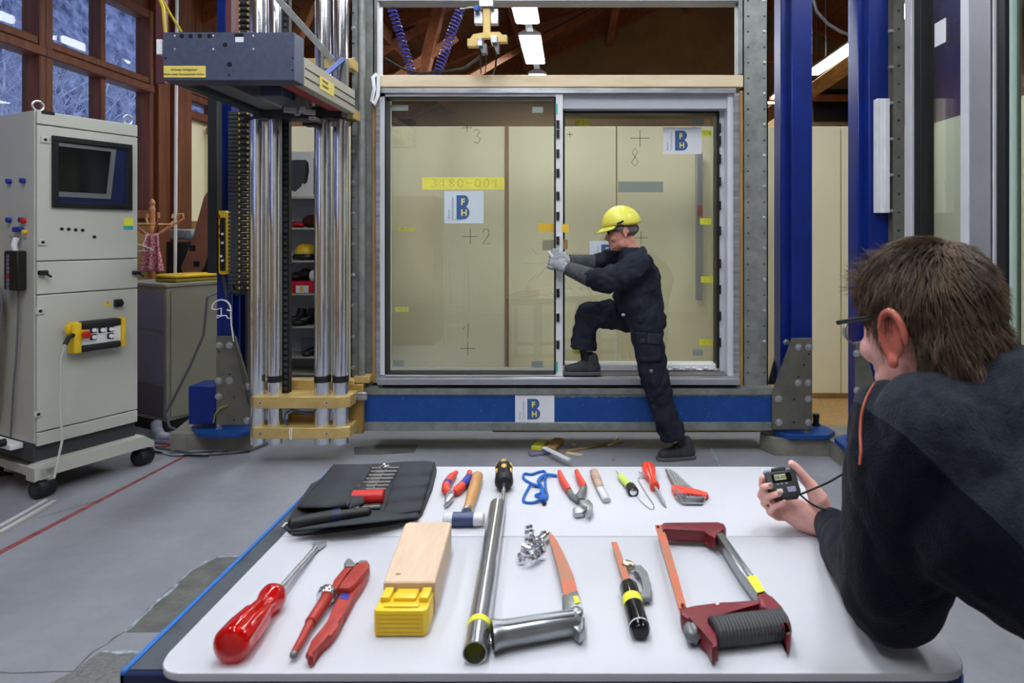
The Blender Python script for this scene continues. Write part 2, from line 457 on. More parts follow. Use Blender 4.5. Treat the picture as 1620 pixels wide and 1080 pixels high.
for i, y0 in enumerate((4.72, 3.50, 2.28, 1.06, -0.16, -1.38)):
    win_unit(i + 1, y0, y0 + 1.22, 1.55, 3.50, 2.80, (y0 + 0.62,))
win_unit(7, 6.44, 7.7, 2.62, 3.47, 2.86, (7.0,))
M().box((XL - 0.10, 6.44, 0), (XL - 0.02, 7.7, 2.62)).obj('cream_panel', m_cream, wl, smooth=0)
# snowy slope with bare branches outside the windows
m_snow = mat('snowy wooded slope', (168, 176, 202), 0.9, col2=(70, 78, 104), vscale=5, thr=(0.34, 0.70))
hs = M().grid(lambda u, v: V((-8.2 - 1.6 * v + 0.3 * noise.noise(V((u * 9, v * 5, 3))), -6 + 22 * u, -0.5 + 7.5 * v)), 30, 10).obj('hillside', m_snow); hs['kind'] = 'structure'
m = M(); r2 = random.Random(5)
def twig(p, d, l, r, k):
    q = p + d * l; m.tube([p, p.lerp(q, 0.5) + V((0, r2.uniform(-.05, .05), r2.uniform(-.05, .05))), q], [r, r * 0.8, r * 0.5], 3)
    if k:
        for _ in range(3):
            twig(p.lerp(q, r2.uniform(0.35, 1)), (d + V((r2.uniform(-.5, .5), r2.uniform(-.9, .9), r2.uniform(-.4, .6)))).normalized(), l * r2.uniform(.5, .75), r * 0.6, k - 1)
for i in range(64):
    twig(V((r2.uniform(-7.6, -5.6), r2.uniform(1.5, 11), r2.uniform(0.6, 2.6))), V((0, r2.uniform(-.5, .5), 1)).normalized(), r2.uniform(0.7, 1.3), 0.016, 4)
tag(m.obj('bare_branches', mat('frosted twigs', (206, 212, 226), 0.8, var=0.3), smooth=0), 'frosted bare branches outside the timber windows', 'branches', kind='stuff')
# back, right and front walls
ROOF = lambda x: 3.95 + 0.43 * (x + 4) if x < 3 else 3.95 + 0.43 * 7 - 0.43 * (x - 3)
wb = M().prism([V((x, 13.9, z)) for x, z in ((-4.2, 0), (6.7, 0), (6.7, ROOF(6.7)), (3, ROOF(3)), (-4.2, ROOF(-4.2)))], (0, 0.15, 0)).obj('wall_back', m_gable, smooth=0); wb['kind'] = 'structure'
wr = M().box((6.5, -3, 0), (6.65, 14, 5.6)).obj('wall_right', mat('brown panelled wall', (120, 66, 32), 0.6, col2=(92, 48, 22), vscale=1.5, stretch=(4, 4, 0.5)), smooth=0); wr['kind'] = 'structure'
wf = M().box((-4.2, -3.1, 0), (6.6, -2.95, 6.9)).obj('wall_front', mat('pale wall', (196, 192, 180), 0.8, var=0.05, vscale=1), smooth=0); wf['kind'] = 'structure'
# roof: boards, rafters, purlins
ce = setting('ceiling', (0, 5, 5))
NB = 16
for a, b in ((-4.4, 3), (3, 6.9)): M().prism([V((a, -3.15, ROOF(a) + .052)), V((b, -3.15, ROOF(b) + .052)), V((b, -3.15, ROOF(b) + .10)), V((a, -3.15, ROOF(a) + .10))], (0, 17.3, 0)).obj('light_blocking_deck', m_plank, ce, smooth=0)  # backing added above the boards to block sky light through their gaps
for side in (0, 1):
    for i in range(NB):
        x0 = -4.3 + 7.3 * i / NB if side == 0 else 3 + 3.8 * i / NB
        x1 = x0 + (7.3 if side == 0 else 3.8) / NB - 0.012
        z0, z1 = ROOF(x0), ROOF(x1)
        M().prism([V((x0, -3.1, z0)), V((x1, -3.1, z1)), V((x1, -3.1, z1 + 0.05)), V((x0, -3.1, z0 + 0.05))], (0, 17.2, 0)).obj('plank', m_plank, ce, smooth=0)
for y in (0.2, 2.4, 4.6, 6.8, 9.0, 11.2, 13.4):
    for a, b in ((-4.2, 3), (3, 6.7)):
        M().prism([V((a, y, ROOF(a) - 0.28)), V((b, y, ROOF(b) - 0.28)), V((b, y, ROOF(b) - 0.003)), V((a, y, ROOF(a) - 0.003))], (0, 0.14, 0)).obj('rafter', m_woodx, ce, smooth=0)
for x in (-2.6, -0.9, 0.8, 2.5):
    z = ROOF(x) - 0.40
    M().box((x - 0.07, -3, z - 0.1), (x + 0.07, 13.8, z + 0.1)).obj('purlin', m_woodx, ce, smooth=0)
def beam(a, b, w, t, name='strut', mt=None):
    a, b = V(a), V(b); d = b - a; L = d.length; d.normalize(); u, q = basis(d)
    return M().obox((a + b) / 2, d * (L / 2), u * (w / 2), q * (t / 2), 0.005).obj(name, mt or m_woodx, ce, smooth=0)
m_wl = mat('light brown beam', (150, 96, 48), 0.6, col2=(124, 76, 36), vscale=4)
beam(P(705, -30, 8.4), P(662, 150, 8.4), 0.16, 0.14, mt=m_woodx)
beam(P(730, 130, 9.5), P(830, 72, 10.6), 0.12, 0.10, mt=m_wl)
beam(P(820, 80, 10.6), P(1010, -20, 12.4), 0.26, 0.12)
beam(P(590, 90, 8.8), P(720, 10, 9.6), 0.2, 0.12)
beam(P(560, 170, 8.0), P(720, 60, 8.6), 0.14, 0.12)
beam(P(470, 60, 7.2), P(500, -10, 7.2), 0.13, 0.1, mt=m_wl)
beam(P(1275, 150, 11.4), P(1370, 84, 9.2), 0.20, 0.16, mt=mat('honey coloured beam', (198, 140, 62), 0.45, var=0.15, vscale=5))
beam(P(1190, 200, 13.4), P(1240, 165, 12.0), 0.20, 0.16, mt=m_wl)
beam(P(1180, 94, 12.5), P(1370, 92, 12.5), 0.12, 0.12)
beam(P(1215, 155, 13.2), P(1400, 155, 13.2), 0.16, 0.12)
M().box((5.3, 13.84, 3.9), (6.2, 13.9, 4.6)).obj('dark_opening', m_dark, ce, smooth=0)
# hanging fluorescent lights
def fluor(x, y0, y1, w, label, group='rows of hanging fluorescent lights'):
    z = 4.27
    t = thing('fluorescent_light', label, 'ceiling light', (x, (y0 + y1) / 2, z), group)
    M().prism([V((x + a, y0, z + b)) for a, b in ((-w / 2 - .02, 0.0), (-w / 2 - .02, 0.03), (-0.06, 0.09), (0.06, 0.09), (w / 2 + .02, 0.03), (w / 2 + .02, 0.0))], (0, y1 - y0, 0)).obj('housing', m_lhouse, t, smooth=0)
    M().box((x - w / 2, y0 + 0.02, z - 0.012), (x + w / 2, y1 - 0.02, z - 0.001), 0.003).obj('diffuser', m_lamp, t, smooth=0)
    c = M().box((x - 0.05, y1, z + 0.03), (x + 0.05, y1 + 0.45, z + 0.06)).obj('cable_tray', m_lhouse, t, smooth=0)
    for yy in (y0 + 0.25, y1 - 0.25):
        M().cyl((x, yy, z + 0.08), (x, yy, ROOF(x) - 0.01), 0.006, n=6).obj('hanger', m_dsteel, t, smooth=0)
    return t
fluor(-0.60, 7.07, 8.57, 0.29, 'lit fluorescent light nearest above the pale pine beam')
fluor(-0.61, 9.07, 10.57, 0.29, 'second lit fluorescent light in the row over the glass door')
fluor(-0.62, 11.26, 12.76, 0.29, 'lit fluorescent light just showing above the pine beam')
fluor(4.27, 9.2, 11.3, 0.26, 'long lit fluorescent light seen between the two blue columns')
fluor(4.27, 12.0, 13.75, 0.26, 'lit fluorescent light between perforated post and blue column')
fluor(4.27, 6.0, 8.6, 0.26, 'unseen lit fluorescent light over the second blue column')
OVER = 'added fluorescent light over the hall floor, out of view'
for x, ys_ in ((-2.3, (0.4, 4.9)), (-0.6, (-1.6, 0.6, 2.8)), (0.4, (4.9,)), (0.9, (0.2,)), (2.2, (1.6, 4.9))):  # unseen lamps added to brighten the rig, the partition and the table
    for y in ys_:
        fluor(x, y, y + 1.5, 0.29, OVER, 'added unseen lights over the work area')
# cream partition behind the rig
pt = thing('partition_screen', 'cream panelled partition behind the glass door with brown wood strips', 'partition', (0, 5.45, 0))
PY = 5.4
X = lambda px, d=PY: (px - CX) * d / F
ZP = lambda py, d=PY: EYE - (py - CY) * d / F
for a, b in ((345, 570), (571, 799), (804, 975), (976, 1149), (1158, 1330), (1331, 1450)):
    M().box((X(a) + .003, PY, 0.0), (X(b) - .003, PY + 0.04, ZP(200)), 0.002).obj('panel', m_cream, pt, smooth=0)
for a, b in ((799, 804.5), (1149, 1158)):
    M().box((X(a), PY - 0.02, 0.02), (X(b), PY + 0.045, ZP(199)), 0.002).obj('strip', m_strip, pt, smooth=0)
M().box((X(345), PY - 0.02, 0), (X(1450), PY - 0.001, 0.055), 0.003).obj('skirting', m_strip, pt, smooth=0)
M().box((X(800), PY - 0.9, 0), (X(1440), PY - 0.021, 0.012), 0.003).obj('floor_board', m_ply, pt, smooth=0)
pr3 = thing('partition_screen', 'cream partition return seen through the second window specimen', 'partition', (3.02, 3.6, 0))
for y0, y1 in ((1.6, 3.0), (3.01, 4.4), (4.41, 5.36)): M().box((3.0, y0, 0), (3.04, y1, ZP(200)), 0.002).obj('panel', m_cream, pr3, smooth=0)
pt2 = thing('partition_screen', 'cream board wall with brown rail beside the coat stand', 'partition', (-3.3, 6.95, 0))
M().box((-3.98, 6.9, 0), (-2.3, 6.95, 2.50)).obj('panel', m_cream, pt2, smooth=0)
M().box((-3.98, 6.87, 2.50), (-2.3, 6.96, 2.57), 0.003).obj('rail', m_strip, pt2, smooth=0)
M().box((-2.83, 6.86, 0), (-2.77, 6.9, 2.50), 0.003).obj('strip', m_strip, pt2, smooth=0)
# ------------------------------------------------------------------ helpers for the rig
def bx(px0, py0, px1, py1, d0, d1, bev=0.0, m=None):
    """box whose front face (depth d0) fills a rectangle of the photograph"""
    a, b = P(px0, py0, d0), P(px1, py1, d0)
    m = m or M()
    return m.box((a.x, d0, b.z), (b.x, d1, a.z), bev)
def holed_plate(m, x0, x1, z0, z1, y, cols, rows, r, depth):
    """front-facing steel plate (plane y) with real holes at cols x rows"""
    xs = [x0] + [(a + b) / 2 for a, b in zip(cols, cols[1:])] + [x1]
    zs = [z0] + [(a + b) / 2 for a, b in zip(rows, rows[1:])] + [z1]
    for i, cx in enumerate(cols):
        for j, cz in enumerate(rows):
            ax, bx_, az, bz = xs[i], xs[i + 1], zs[j], zs[j + 1]
            out = [(bx_, cz), (bx_, bz), (cx, bz), (ax, bz), (ax, cz), (ax, az), (cx, az), (bx_, az)]
            O = [m.v((p[0], y, p[1])) for p in out]
            I = [m.v((cx + r * math.cos(k * math.pi / 4), y, cz + r * math.sin(k * math.pi / 4))) for k in range(8)]
            D = [m.v((cx + r * math.cos(k * math.pi / 4), y + depth, cz + r * math.sin(k * math.pi / 4))) for k in range(8)]
            for k in range(8):
                m.f((O[k], O[(k + 1) % 8], I[(k + 1) % 8], I[k])); m.f((I[k], I[(k + 1) % 8], D[(k + 1) % 8], D[k]))
    return m
def bolt_mesh(c, d, r=0.010, h=0.007):
    m = M(); d = V(d).normalized(); c = V(c)
    m.lathe(c, d, [(0, r * 1.45), (0.002, r * 1.45), (0.0021, r), (h, r), (h + 0.001, r * 0.85)], 12, hexa=(0.0021, h + 0.01))
    return m
# ------------------------------------------------------------------ perforated posts
def perforated_post(px0, px1, py1, d, cols, py_rows, label, bolts, z1=3.2):
    x0, x1 = (px0 - CX) * d / F, (px1 - CX) * d / F
    z0 = EYE - (py1 - CY) * d / F
    t = thing('perforated_post', label, 'steel post', ((x0 + x1) / 2, d, z0))
    rows = sorted(EYE - (y - CY) * d / F for y in py_rows)
    cx = [(c - CX) * d / F for c in cols]
    m = M(); holed_plate(m, x0, x1, z0, z1, d, cx, rows, 0.0075, 0.008)
    m.obj('face_plate', m_galv, t, smooth=0, recalc=False)
    m = M(); m.box((x0, d, z0), (x0 + 0.008, d + 0.12, z1)); m.box((x1 - 0.008, d, z0), (x1, d + 0.12, z1))
    m.box((x0 + .008, d + 0.009, z0), (x1 - .008, d + 0.012, z1))
    m.obj('channel', m_galvd, t, smooth=0)
    first = None
    for ci, rj in bolts:
        c = V((cx[ci], d - 0.0005, rows[rj]))
        if first is None: first = bolt_mesh(c, -YA).obj('bolt', m_steel, t); fc = c
        else: rep(first, c - fc)
    return t
rowsL = [-53 + 24.4 * i for i in range(27)]
perforated_post(555, 592, 612, 4.12, (556.5 + 2.5, 577), [y for y in rowsL if y < 606], 'perforated galvanised post with a vertical pipe beside the chrome rods', [(0, i) for i in range(0, 26, 2)])
rowsR = [-72 + 24.5 * i for i in range(29)]
pr = perforated_post(1175, 1215, 613, 4.12, (1183.5, 1209), [y for y in rowsR if y < 606], 'perforated galvanised post between glass door and blue column', [(1, i) for i in range(2, 27, 2)])
pp = thing('vertical_pipe', 'grey zinc pipe standing in front of the perforated post', 'pipe', P(573, 610, 4.0))
m = M(); m.cyl(P(572, 600, 4.05), P(572, -60, 4.05), 0.024, n=18); m.obj('pipe', m_galv, pp)
m = M(); bx(560, 595, 584, 606, 4.02, 4.1, 0.003, m); m.obj('foot_bracket', m_brass, pp)
# ------------------------------------------------------------------ bottom beam
DB = 4.05
bt = thing('base_beam', 'long scuffed blue base beam with bare steel edges under the glass door', 'steel beam', P(900, 686, DB))
m = M(); bx(573, 614, 1224, 624.5, DB - 0.012, 4.40, 0.003, m); m.obj('top_flange', m_galv, bt)
m = M(); bx(573, 668, 1222, 681, DB - 0.012, 4.40, 0.003, m); m.obj('bottom_flange', m_galv, bt)
m = M(); bx(573, 624, 1222, 669, DB, 4.30, 0, m); m.obj('web', m_bluep, bt, smooth=0)
m = M()                                           # chipped paint along the top edge
xs = 573
r2 = random.Random(3)
up = []
n = 130
for i in range(n + 1):
    px = 573 + (1222 - 573) * i / n
    k = 0.4 if px < 870 else (3.0 if px < 1035 else 1.6)
    up.append((px, 625 + k * (0.6 + 0.9 * noise.noise(V((px * 0.06, 3, 1))) + 0.6 * r2.random())))
q = [P(x, y, DB - 0.0012) for x, y in up] + [P(1222, 623, DB - 0.0012), P(573, 623, DB - 0.0012)]
m.prism(q, (0, 0.001, 0)); m.obj('bare_edge', m_galv, bt, smooth=0)
m = M()
for i in range(46):
    px, py = r2.choice([r2.uniform(590, 810), r2.uniform(590, 1220), r2.uniform(1000, 1220)]), r2.uniform(628, 666); s = r2.uniform(0.3, 0.9)
    m.prism([P(px + s * a, py + s * b * r2.uniform(.7, 1.5), DB - 0.0008) for a, b in ((-1, 0), (0, -1), (1, 0), (0, 1))], (0, 0.0006, 0))
m.obj('paint_chips', m_joint, bt, smooth=0, kind='stuff')
# ------------------------------------------------------------------ sliding glass door specimen
DF, DG1, DG2 = 4.10, 4.17, 4.30
dr = thing('glass_door', 'wide sliding glass door specimen in an aluminium and white frame', 'glass door', P(884, 612, DF))
def part(px0, py0, px1, py1, d0, d1, name, mt, bev=0.002, parent=dr):
    m = M(); bx(px0, py0, px1, py1, d0, d1, bev, m); return m.obj(name, mt, parent, smooth=0.5)
part(600, 138, 1165, 147, DF - 0.02, DF + 0.16, 'head_cladding', m_alu)
part(594, 138, 600.5, 606, DF - 0.015, DF + 0.16, 'side_cladding', m_alu)
part(600.5, 147.5, 610, 598, DF - 0.0, DF + 0.14, 'frame_stile', m_pvc)
part(600.5, 147.5, 880, 153, DF, DF + 0.14, 'frame_head', m_pvc)
part(601, 592.5, 880, 599, DF + 0.0, DF + 0.12, 'frame_rail', m_pvc)
part(1161, 147, 1170, 603, DF - 0.015, DF + 0.2, 'side_cladding', m_alu)
part(1170, 143, 1175.5, 612, DF + 0.0, DF + 0.2, 'edge_board', m_ply)
part(589, 143, 594, 606, DF + 0.0, DF + 0.2, 'edge_board', m_ply)
part(890, 147.5, 1161, 172, DF + 0.03, DF + 0.2, 'head_panel', mat('pale grey lacquered panel', (188, 192, 204), 0.35))
part(1151, 147.5, 1161, 603, DF + 0.01, DF + 0.2, 'frame_stile', m_pvc)
part(1138, 172, 1151, 592, DF + 0.11, DF + 0.2, 'inner_stile', m_pvc)
part(890, 172, 1150, 176, DF + 0.11, DF + 0.2, 'inner_head', m_alud)
# sill: two steps and a front face
DS = 4.02
part(597, 599.5, 1171, 609, DS, 4.40, 'sill_front', m_alug)
m = M()
zA, zB = EYE - (600 - CY) * DS / F, EYE - (600 - CY) * DS / F + 0.006
m.box(((597 - CX) * DS / F, DS + 0.03, zA), ((1171 - CX) * DS / F, 4.12, zB), 0.002)
m.obj('sill_track', m_alu, dr)
m = M(); m.box((P(892, 0, 4.12).x, 4.1, zA + 0.006), (P(1150, 0, 4.12).x, 4.28, zA + 0.012), 0.001); m.obj('sill_plate', m_alud, dr)
m = M(); m.box((P(892, 0, 4.2).x, 4.22, zA + 0.012), (P(1140, 0, 4.2).x, 4.34, zA + 0.052), 0.003); m.obj('inner_rail', m_white, dr)
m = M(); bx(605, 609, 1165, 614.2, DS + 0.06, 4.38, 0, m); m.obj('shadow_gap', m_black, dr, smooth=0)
s0 = None
for i in range(28):
    c = P(612 + i * 20, 603.5, DS - 0.0003)
    if s0 is None: mm = M(); mm.cyl(c, c - YA * 0.0015, 0.0028, n=8); s0 = mm.obj('screw', m_dsteel, dr); sc0 = c
    else: rep(s0, c - sc0)
# mullion with broken edge strip and clips
part(879.5, 148, 890.5, 600, DF - 0.005, DF + 0.12, 'mullion', m_white)
part(876.5, 148, 880.5, 600, DF + 0.005, DF + 0.10, 'gasket', m_black)
part(889.8, 174, 893.2, 578, DF + 0.08, DF + 0.19, 'gasket', m_black)
part(1134, 176, 1138, 582, DF + 0.10, DF + 0.21, 'gasket', m_black)
part(893, 576, 1138, 580, DF + 0.16, DF + 0.21, 'gasket', m_black)
part(892, 175.5, 1138, 179, DF + 0.10, DF + 0.21, 'gasket', m_black)
part(608.5, 152, 610.8, 593, DF - 0.002, DF + 0.10, 'gasket', m_black)
part(610, 152.2, 878, 154.4, DF - 0.002, DF + 0.10, 'gasket', m_black)
part(610, 590.6, 878, 592.6, DF - 0.002, DF + 0.10, 'gasket', m_black)
def clips(pts, w, h, d, name='clip', mt=m_black):
    f = None
    for x, y in pts:
        if f is None: f = part(x, y, x + w, y + h, d, d + 0.014, name, mt, 0.001); f0 = P(x, y, d)
        else: rep(f, P(x, y, d) - f0)
clips([(880, y) for y in (190, 205, 236, 267, 303, 335, 374)], 5, 13, DF - 0.018)
clips([(880, y) for y in (457, 496, 539)], 5, 13, DF - 0.018)
clips([(879, 164), (879, 572)], 3, 16, DF - 0.012, 'spacer_clip', mat('teal spacer', (70, 178, 160), 0.4))
clips([(1136.5, y) for y in (195, 215, 244, 280, 318, 358, 410, 451, 493, 535)], 4.5, 14, DF + 0.088)
clips([(976, 578), (1055, 578), (1087, 578)], 13, 5, DF + 0.13, 'bottom_clip')
clips([(898, 578), (1114, 578)], 14, 4.5, DF + 0.13, 'spacer_clip', MATS['teal spacer'])
r2 = random.Random(8)
f = None
for i in range(9):                                       # torn foam flakes along the inner rail
    c = P(1050 + i * 9.5, 582.5 + r2.uniform(-1, 2), 4.21); mm = M(); mm.sphere(c, (0.018, 0.012, 0.008), 6, 4); mm.obj('foam_flake', m_white, dr)
# glass panes
m = M(); bx(610, 153.5, 879, 592, DG1, DG1 + 0.008, 0, m); m.obj('pane', m_glass, dr, smooth=0)
m = M(); bx(893, 178, 1136, 577.5, DG2, DG2 + 0.008, 0, m); m.obj('pane', m_glass, dr, smooth=0)
# crack lines and scratches near the hands
m = M()
for a, b in (((828, 417), (868, 415)), ((848, 440), (866, 421)), ((850, 403), (840, 392)), ((852, 430), (836, 446)), ((893, 418), (915, 396)), ((893, 440), (905, 460))):
    m.tube([P(*a, DG1 - 0.001), P(*b, DG1 - 0.001)], 0.0009, 4)
m.obj('scratches', m_joint, dr, smooth=0, kind='stuff')
# pine beam and upper rail over the door
pb = M(); bx(597, 118.5, 1176, 137.5, DF - 0.03, DF + 0.16, 0.003, pb)
tag(pb.obj('pine_beam', m_pine), 'pale pine beam lying across the top of the glass door', 'beam')
ub = M(); bx(597, -14, 1168, 1.5, DF, DF + 0.12, 0.002, ub)
tag(ub.obj('upper_rail', m_alug), 'thin grey rail crossing above the sensor bracket', 'steel rail')
vb = M(); bx(1168, -20, 1175.3, 117, DF + 0.02, DF + 0.12, 0.002, vb)
tag(vb.obj('upright_bar', m_galv), 'narrow galvanised bar above the pine beam end', 'steel bar')
vb = M(); bx(596.5, 2, 600, 118, DF + 0.02, DF + 0.1, 0.001, vb)
tag(vb.obj('upright_bar', m_pvc), 'thin white upright above the pine beam beside the pipe', 'steel bar')
# hanging textile strap at the corner
m = M(); m.tube([P(596, 117, 4.06), P(590, 122, 4.05), P(592, 140, 4.05), P(588, 160, 4.05), P(592, 166, 4.05), P(598, 150, 4.055), P(599, 120, 4.06)], 0.012, 8, flat=(YA, 0.4))
tag(m.obj('strap', m_paper), 'white textile strap knotted at the corner of the pine beam', 'strap')
# ------------------------------------------------------------------ papers, tapes and notes on the glass
def card(px0, py0, px1, py1, d, name, mt, label, cat, tilt=0.0, group=None):
    q = [P(px0, py0, d), P(px1, py0 + tilt, d), P(px1, py1 + tilt, d), P(px0, py1, d)]
    m = M(); m.prism(q, (0, 0.0008, 0)); o = m.obj(name, mt, smooth=0); tag(o, label, cat, group); return o
def logo_sheet(px0, py0, px1, py1, d, label, mt=None):
    o = card(px0, py0, px1, py1, d, 'logo_sheet', mt or m_paper, label, 'paper sheet')
    w, h = px1 - px0, py1 - py0
    bxp, byp, bw, bh = px0 + 0.31 * w, py0 + 0.13 * h, 0.33 * w, 0.74 * h
    pts = [(0, 0), (0.60, 0)]
    def arc(cx, cy, rx, ry, a0, a1, k=8):
        return [(cx + rx * math.cos(math.radians(a0 + (a1 - a0) * i / k)), cy + ry * math.sin(math.radians(a0 + (a1 - a0) * i / k))) for i in range(k + 1)]
    pts += arc(0.60, 0.245, 0.34, 0.245, -90, 62)[1:]
    pts += arc(0.60, 0.735, 0.40, 0.265, -62, 90)
    pts += [(0, 1)]
    m = M(); m.prism([P(bxp + a * bw, byp + b * bh, d - 0.0012) for a, b in pts], (0, 0.001, 0)); m.obj('logo_letter', m_logo, o, smooth=0)
    s = h * d / F
    yy = mat('logo yellow', (232, 214, 130), 0.6)
    for t, fy in (('F', 0.40), ('H', 0.86)):
        text_on(t, 0.27 * s, P(bxp + 0.33 * bw, byp + fy * bh, d - 0.0022), XA, ZA, yy, o, bold=0.002)
    text_on('Berner', 0.105 * s, P(px0 + 0.14 * w, py0 + 0.86 * h, d - 0.0014), ZA, -XA, m_grey, o)
    text_on('Fachhochschule', 0.105 * s, P(px0 + 0.235 * w, py0 + 0.86 * h, d - 0.0014), ZA, -XA, m_grey, o)
    return o
pls = mat('translucent paper', (206, 218, 226), 0.6)
lg = logo_sheet(703, 302, 765, 353, DG1 - 0.003, 'white logo sheet with blue B under the long yellow tape', pls)
text_on('www.ahb.bfh.ch', 0.010, P(716, 348, DG1 - 0.0045), XA, ZA, m_ink, lg)
logo_sheet(1049, 201, 1110, 243.5, DG2 - 0.003, 'white logo sheet with blue B in the upper corner of the pane')
logo_sheet(933, 381, 992, 424, DG2 - 0.003, 'white logo sheet half hidden by the worker', pls)
logo_sheet(815, 625, 877, 669, DB - 0.004, 'white logo sheet stuck on the blue base beam')
# handwriting as ink strokes
STROKES = {
 '0': [[(.5, 1), (.15, .75), (.15, .25), (.5, 0), (.85, .25), (.85, .75), (.5, 1)]], '1': [[(.1, .6), (.6, 1), (.55, 0)]],
 '2': [[(.1, .75), (.3, 1), (.75, .95), (.8, .65), (.1, 0), (.9, .05)]],
 '3': [[(.1, .85), (.45, 1), (.8, .8), (.4, .55), (.85, .3), (.5, 0), (.1, .1)]],
 '4': [[(.7, 0), (.7, 1), (.1, .4), (.95, .4)]],
 '8': [[(.5, .52), (.2, .75), (.5, 1), (.8, .78), (.5, .52), (.15, .2), (.5, 0), (.85, .22), (.5, .52)]],
 '-': [[(.1, .5), (.9, .5)]], '+': [[(0, .5), (1, .5)], [(.5, 0), (.5, 1)]], 'V': [[(0, 1), (.4, 0), (.9, 1)]],
 'F': [[(.1, 0), (.15, 1), (.8, 1)], [(.15, .55), (.65, .55)]], 'S': [[(.85, .9), (.5, 1), (.2, .78), (.75, .4), (.6, .05), (.1, .05)]],
 'A': [[(0, 0), (.45, 1), (.85, 0)], [(.15, .4), (.7, .4)]], '.': [[(.3, 0), (.4, .05)]], ' ': []}
def write(txt, px0, py0, w, h, d, parent, r=0.0012, gap=1.15, mt=None, name='handwriting'):
    m = M()
    for i, ch in enumerate(txt):
        for st in STROKES[ch]:
            m.tube([P(px0 + (i * gap + a) * w, py0 + (1 - b) * h, d) for a, b in st], r, 4, flat=(YA, 0.3))
    return m.obj(name, mt or m_ink, parent, smooth=0)
tp = card(668, 280.5, 798, 300, DG1 - 0.003, 'yellow_tape', m_yel, 'long yellow tape with a handwritten number above the logo sheet', 'tape', -0.5)
write('3180-001', 681, 283, 11.5, 13, DG1 - 0.0042, tp, 0.0011, 1.2, m_grey if False else mat('pencil', (120, 122, 70), 0.6))
for x, y, x1, y1, t, lab in ((909, 188.5, 932.5, 198, 'FS2', 'yellow note reading FS2 on the top corner of the pane'),
                             (1110, 206, 1126, 215.5, 'V4', 'yellow note reading V4 beside the upper logo sheet'),
                             (1107.5, 345, 1125.5, 355, 'V3', 'yellow note reading V3 level with the yellow helmet'),
                             (1109, 437, 1127.5, 447, 'V2', 'yellow note reading V2 level with the worker chest'),
                             (1106, 536, 1127, 546, 'V1', 'yellow note reading V1 low beside the broken edge')):
    o = card(x, y, x1, y1, DG2 - 0.003, 'yellow_note', m_yeln, lab, 'note', 0.3, 'yellow notes on the glass')
    k = len(t); w = (x1 - x) / (k * 1.5); write(t, x + 0.22 * (x1 - x), y + 1.8, w, 6, DG2 - 0.0042, o, 0.0008, 1.25)
o = card(906, 551.5, 920.5, 560, DG2 - 0.003, 'yellow_note', m_yeln, 'small yellow note reading FS just above the shoe', 'note', 0, 'yellow notes on the glass'); write('FS', 911, 553, 3, 5, DG2 - 0.0042, o, 0.0008)
o = card(629, 359, 656, 366, DG1 - 0.003, 'yellow_note', mat('faded yellow note', (190, 196, 92), 0.6), 'faded yellow note high on the large glass pane', 'note', 0, 'yellow notes on the glass'); write('V3.1', 633, 360, 3, 3.5, DG1 - 0.0042, o, 0.0007)
o = card(625.5, 485.5, 646, 493, DG1 - 0.003, 'yellow_note', MATS['faded yellow note'], 'faded yellow note low on the large glass pane', 'note', 0, 'yellow notes on the glass'); write('V1.2', 630, 487, 3, 4, DG1 - 0.0042, o, 0.0007)
for x, y, x1, y1, d, lab in ((842, 169, 859, 178.5, DG1, 'silver tape in the top corner of the large pane'), (622, 569.5, 639, 579.5, DG1, 'silver tape at the bottom beside the large pane stile'),
                             (841, 571, 859, 581, DG1, 'silver tape low beside the white mullion'), (1095, 188, 1113, 198, DG2, 'silver tape above the upper logo sheet'), (1096, 553, 1112, 562.5, DG2, 'silver tape under the lowest yellow note'),
                             (978, 287, 1049, 304, DG2, 'long grey translucent tape strip above the helmet'), (617, 166, 646, 175, DG1, 'faint silver tape in the far top corner')):
    card(x, y, x1, y1, d - 0.003, 'silver_tape', m_mirror, lab, 'tape', 0, 'silver tapes on the glass')
o = card(852, 352, 878, 366, DG1 - 0.003, 'orange_tape', m_yelo, 'orange yellow tape end reaching past the mullion', 'tape', 1.5)
o = card(889, 354, 900, 367, DF - 0.008, 'orange_tape', m_yelo, 'short orange yellow tape end on the mullion', 'tape', 1)
card(858, 380, 878, 396, DG1 - 0.003, 'brown_tape', mat('grey brown tape', (150, 146, 120), 0.6), 'grey brown tape just above the gloved hands', 'tape', -1)
card(890, 379, 898, 394, DF + 0.05, 'brown_tape', mat('brown tape', (176, 140, 92), 0.6), 'brown tape end behind the mullion', 'tape')
def ink(txt, px, py, w, h, d, lab):
    o = write(txt, px, py, w, h, d - 0.0022, None, 0.0017, 1.2, None, 'ink_mark'); tag(o, lab, 'ink mark', 'ink marks on the glass')
ink('3', 749, 204, 13, 23, DG1, 'handwritten 3 at the top of the large pane')
ink('+', 732, 362, 24, 24, DG1, 'ink cross beside the handwritten 2')
ink('2', 762, 362, 15, 24, DG1, 'handwritten 2 on the large pane')
ink('1', 730, 511, 18, 24, DG1, 'handwritten 1 low on the large pane')
ink('+', 728, 540, 24, 22, DG1, 'ink cross under the handwritten 1')
ink('+', 731, 196, 16, 12, DG1, 'small ink cross beside the handwritten 3')
ink('+', 997, 205, 31, 27, DG2, 'ink cross above the handwritten 8')
ink('8', 997, 234, 15, 29, DG2, 'handwritten 8 on the pane above the helmet')
ink('+', 1003, 366, 22, 20, DG2, 'ink cross behind the worker collar')
ink('+', 897, 208, 9, 9, DG2, 'small ink cross at the edge of the mullion')
# metal rail hanging behind the glass
rl = M(); bx(1102, 240, 1112, 475, 5.30, 5.36, 0.004, rl)
rl = rl.obj('hanging_rail', m_alug); tag(rl, 'grey aluminium rail hung on the partition behind the pane', 'rail')
m = M(); bx(1103.5, 325, 1111, 342, 5.295, 5.30, 0, m); m.obj('label', m_redd, rl, smooth=0)
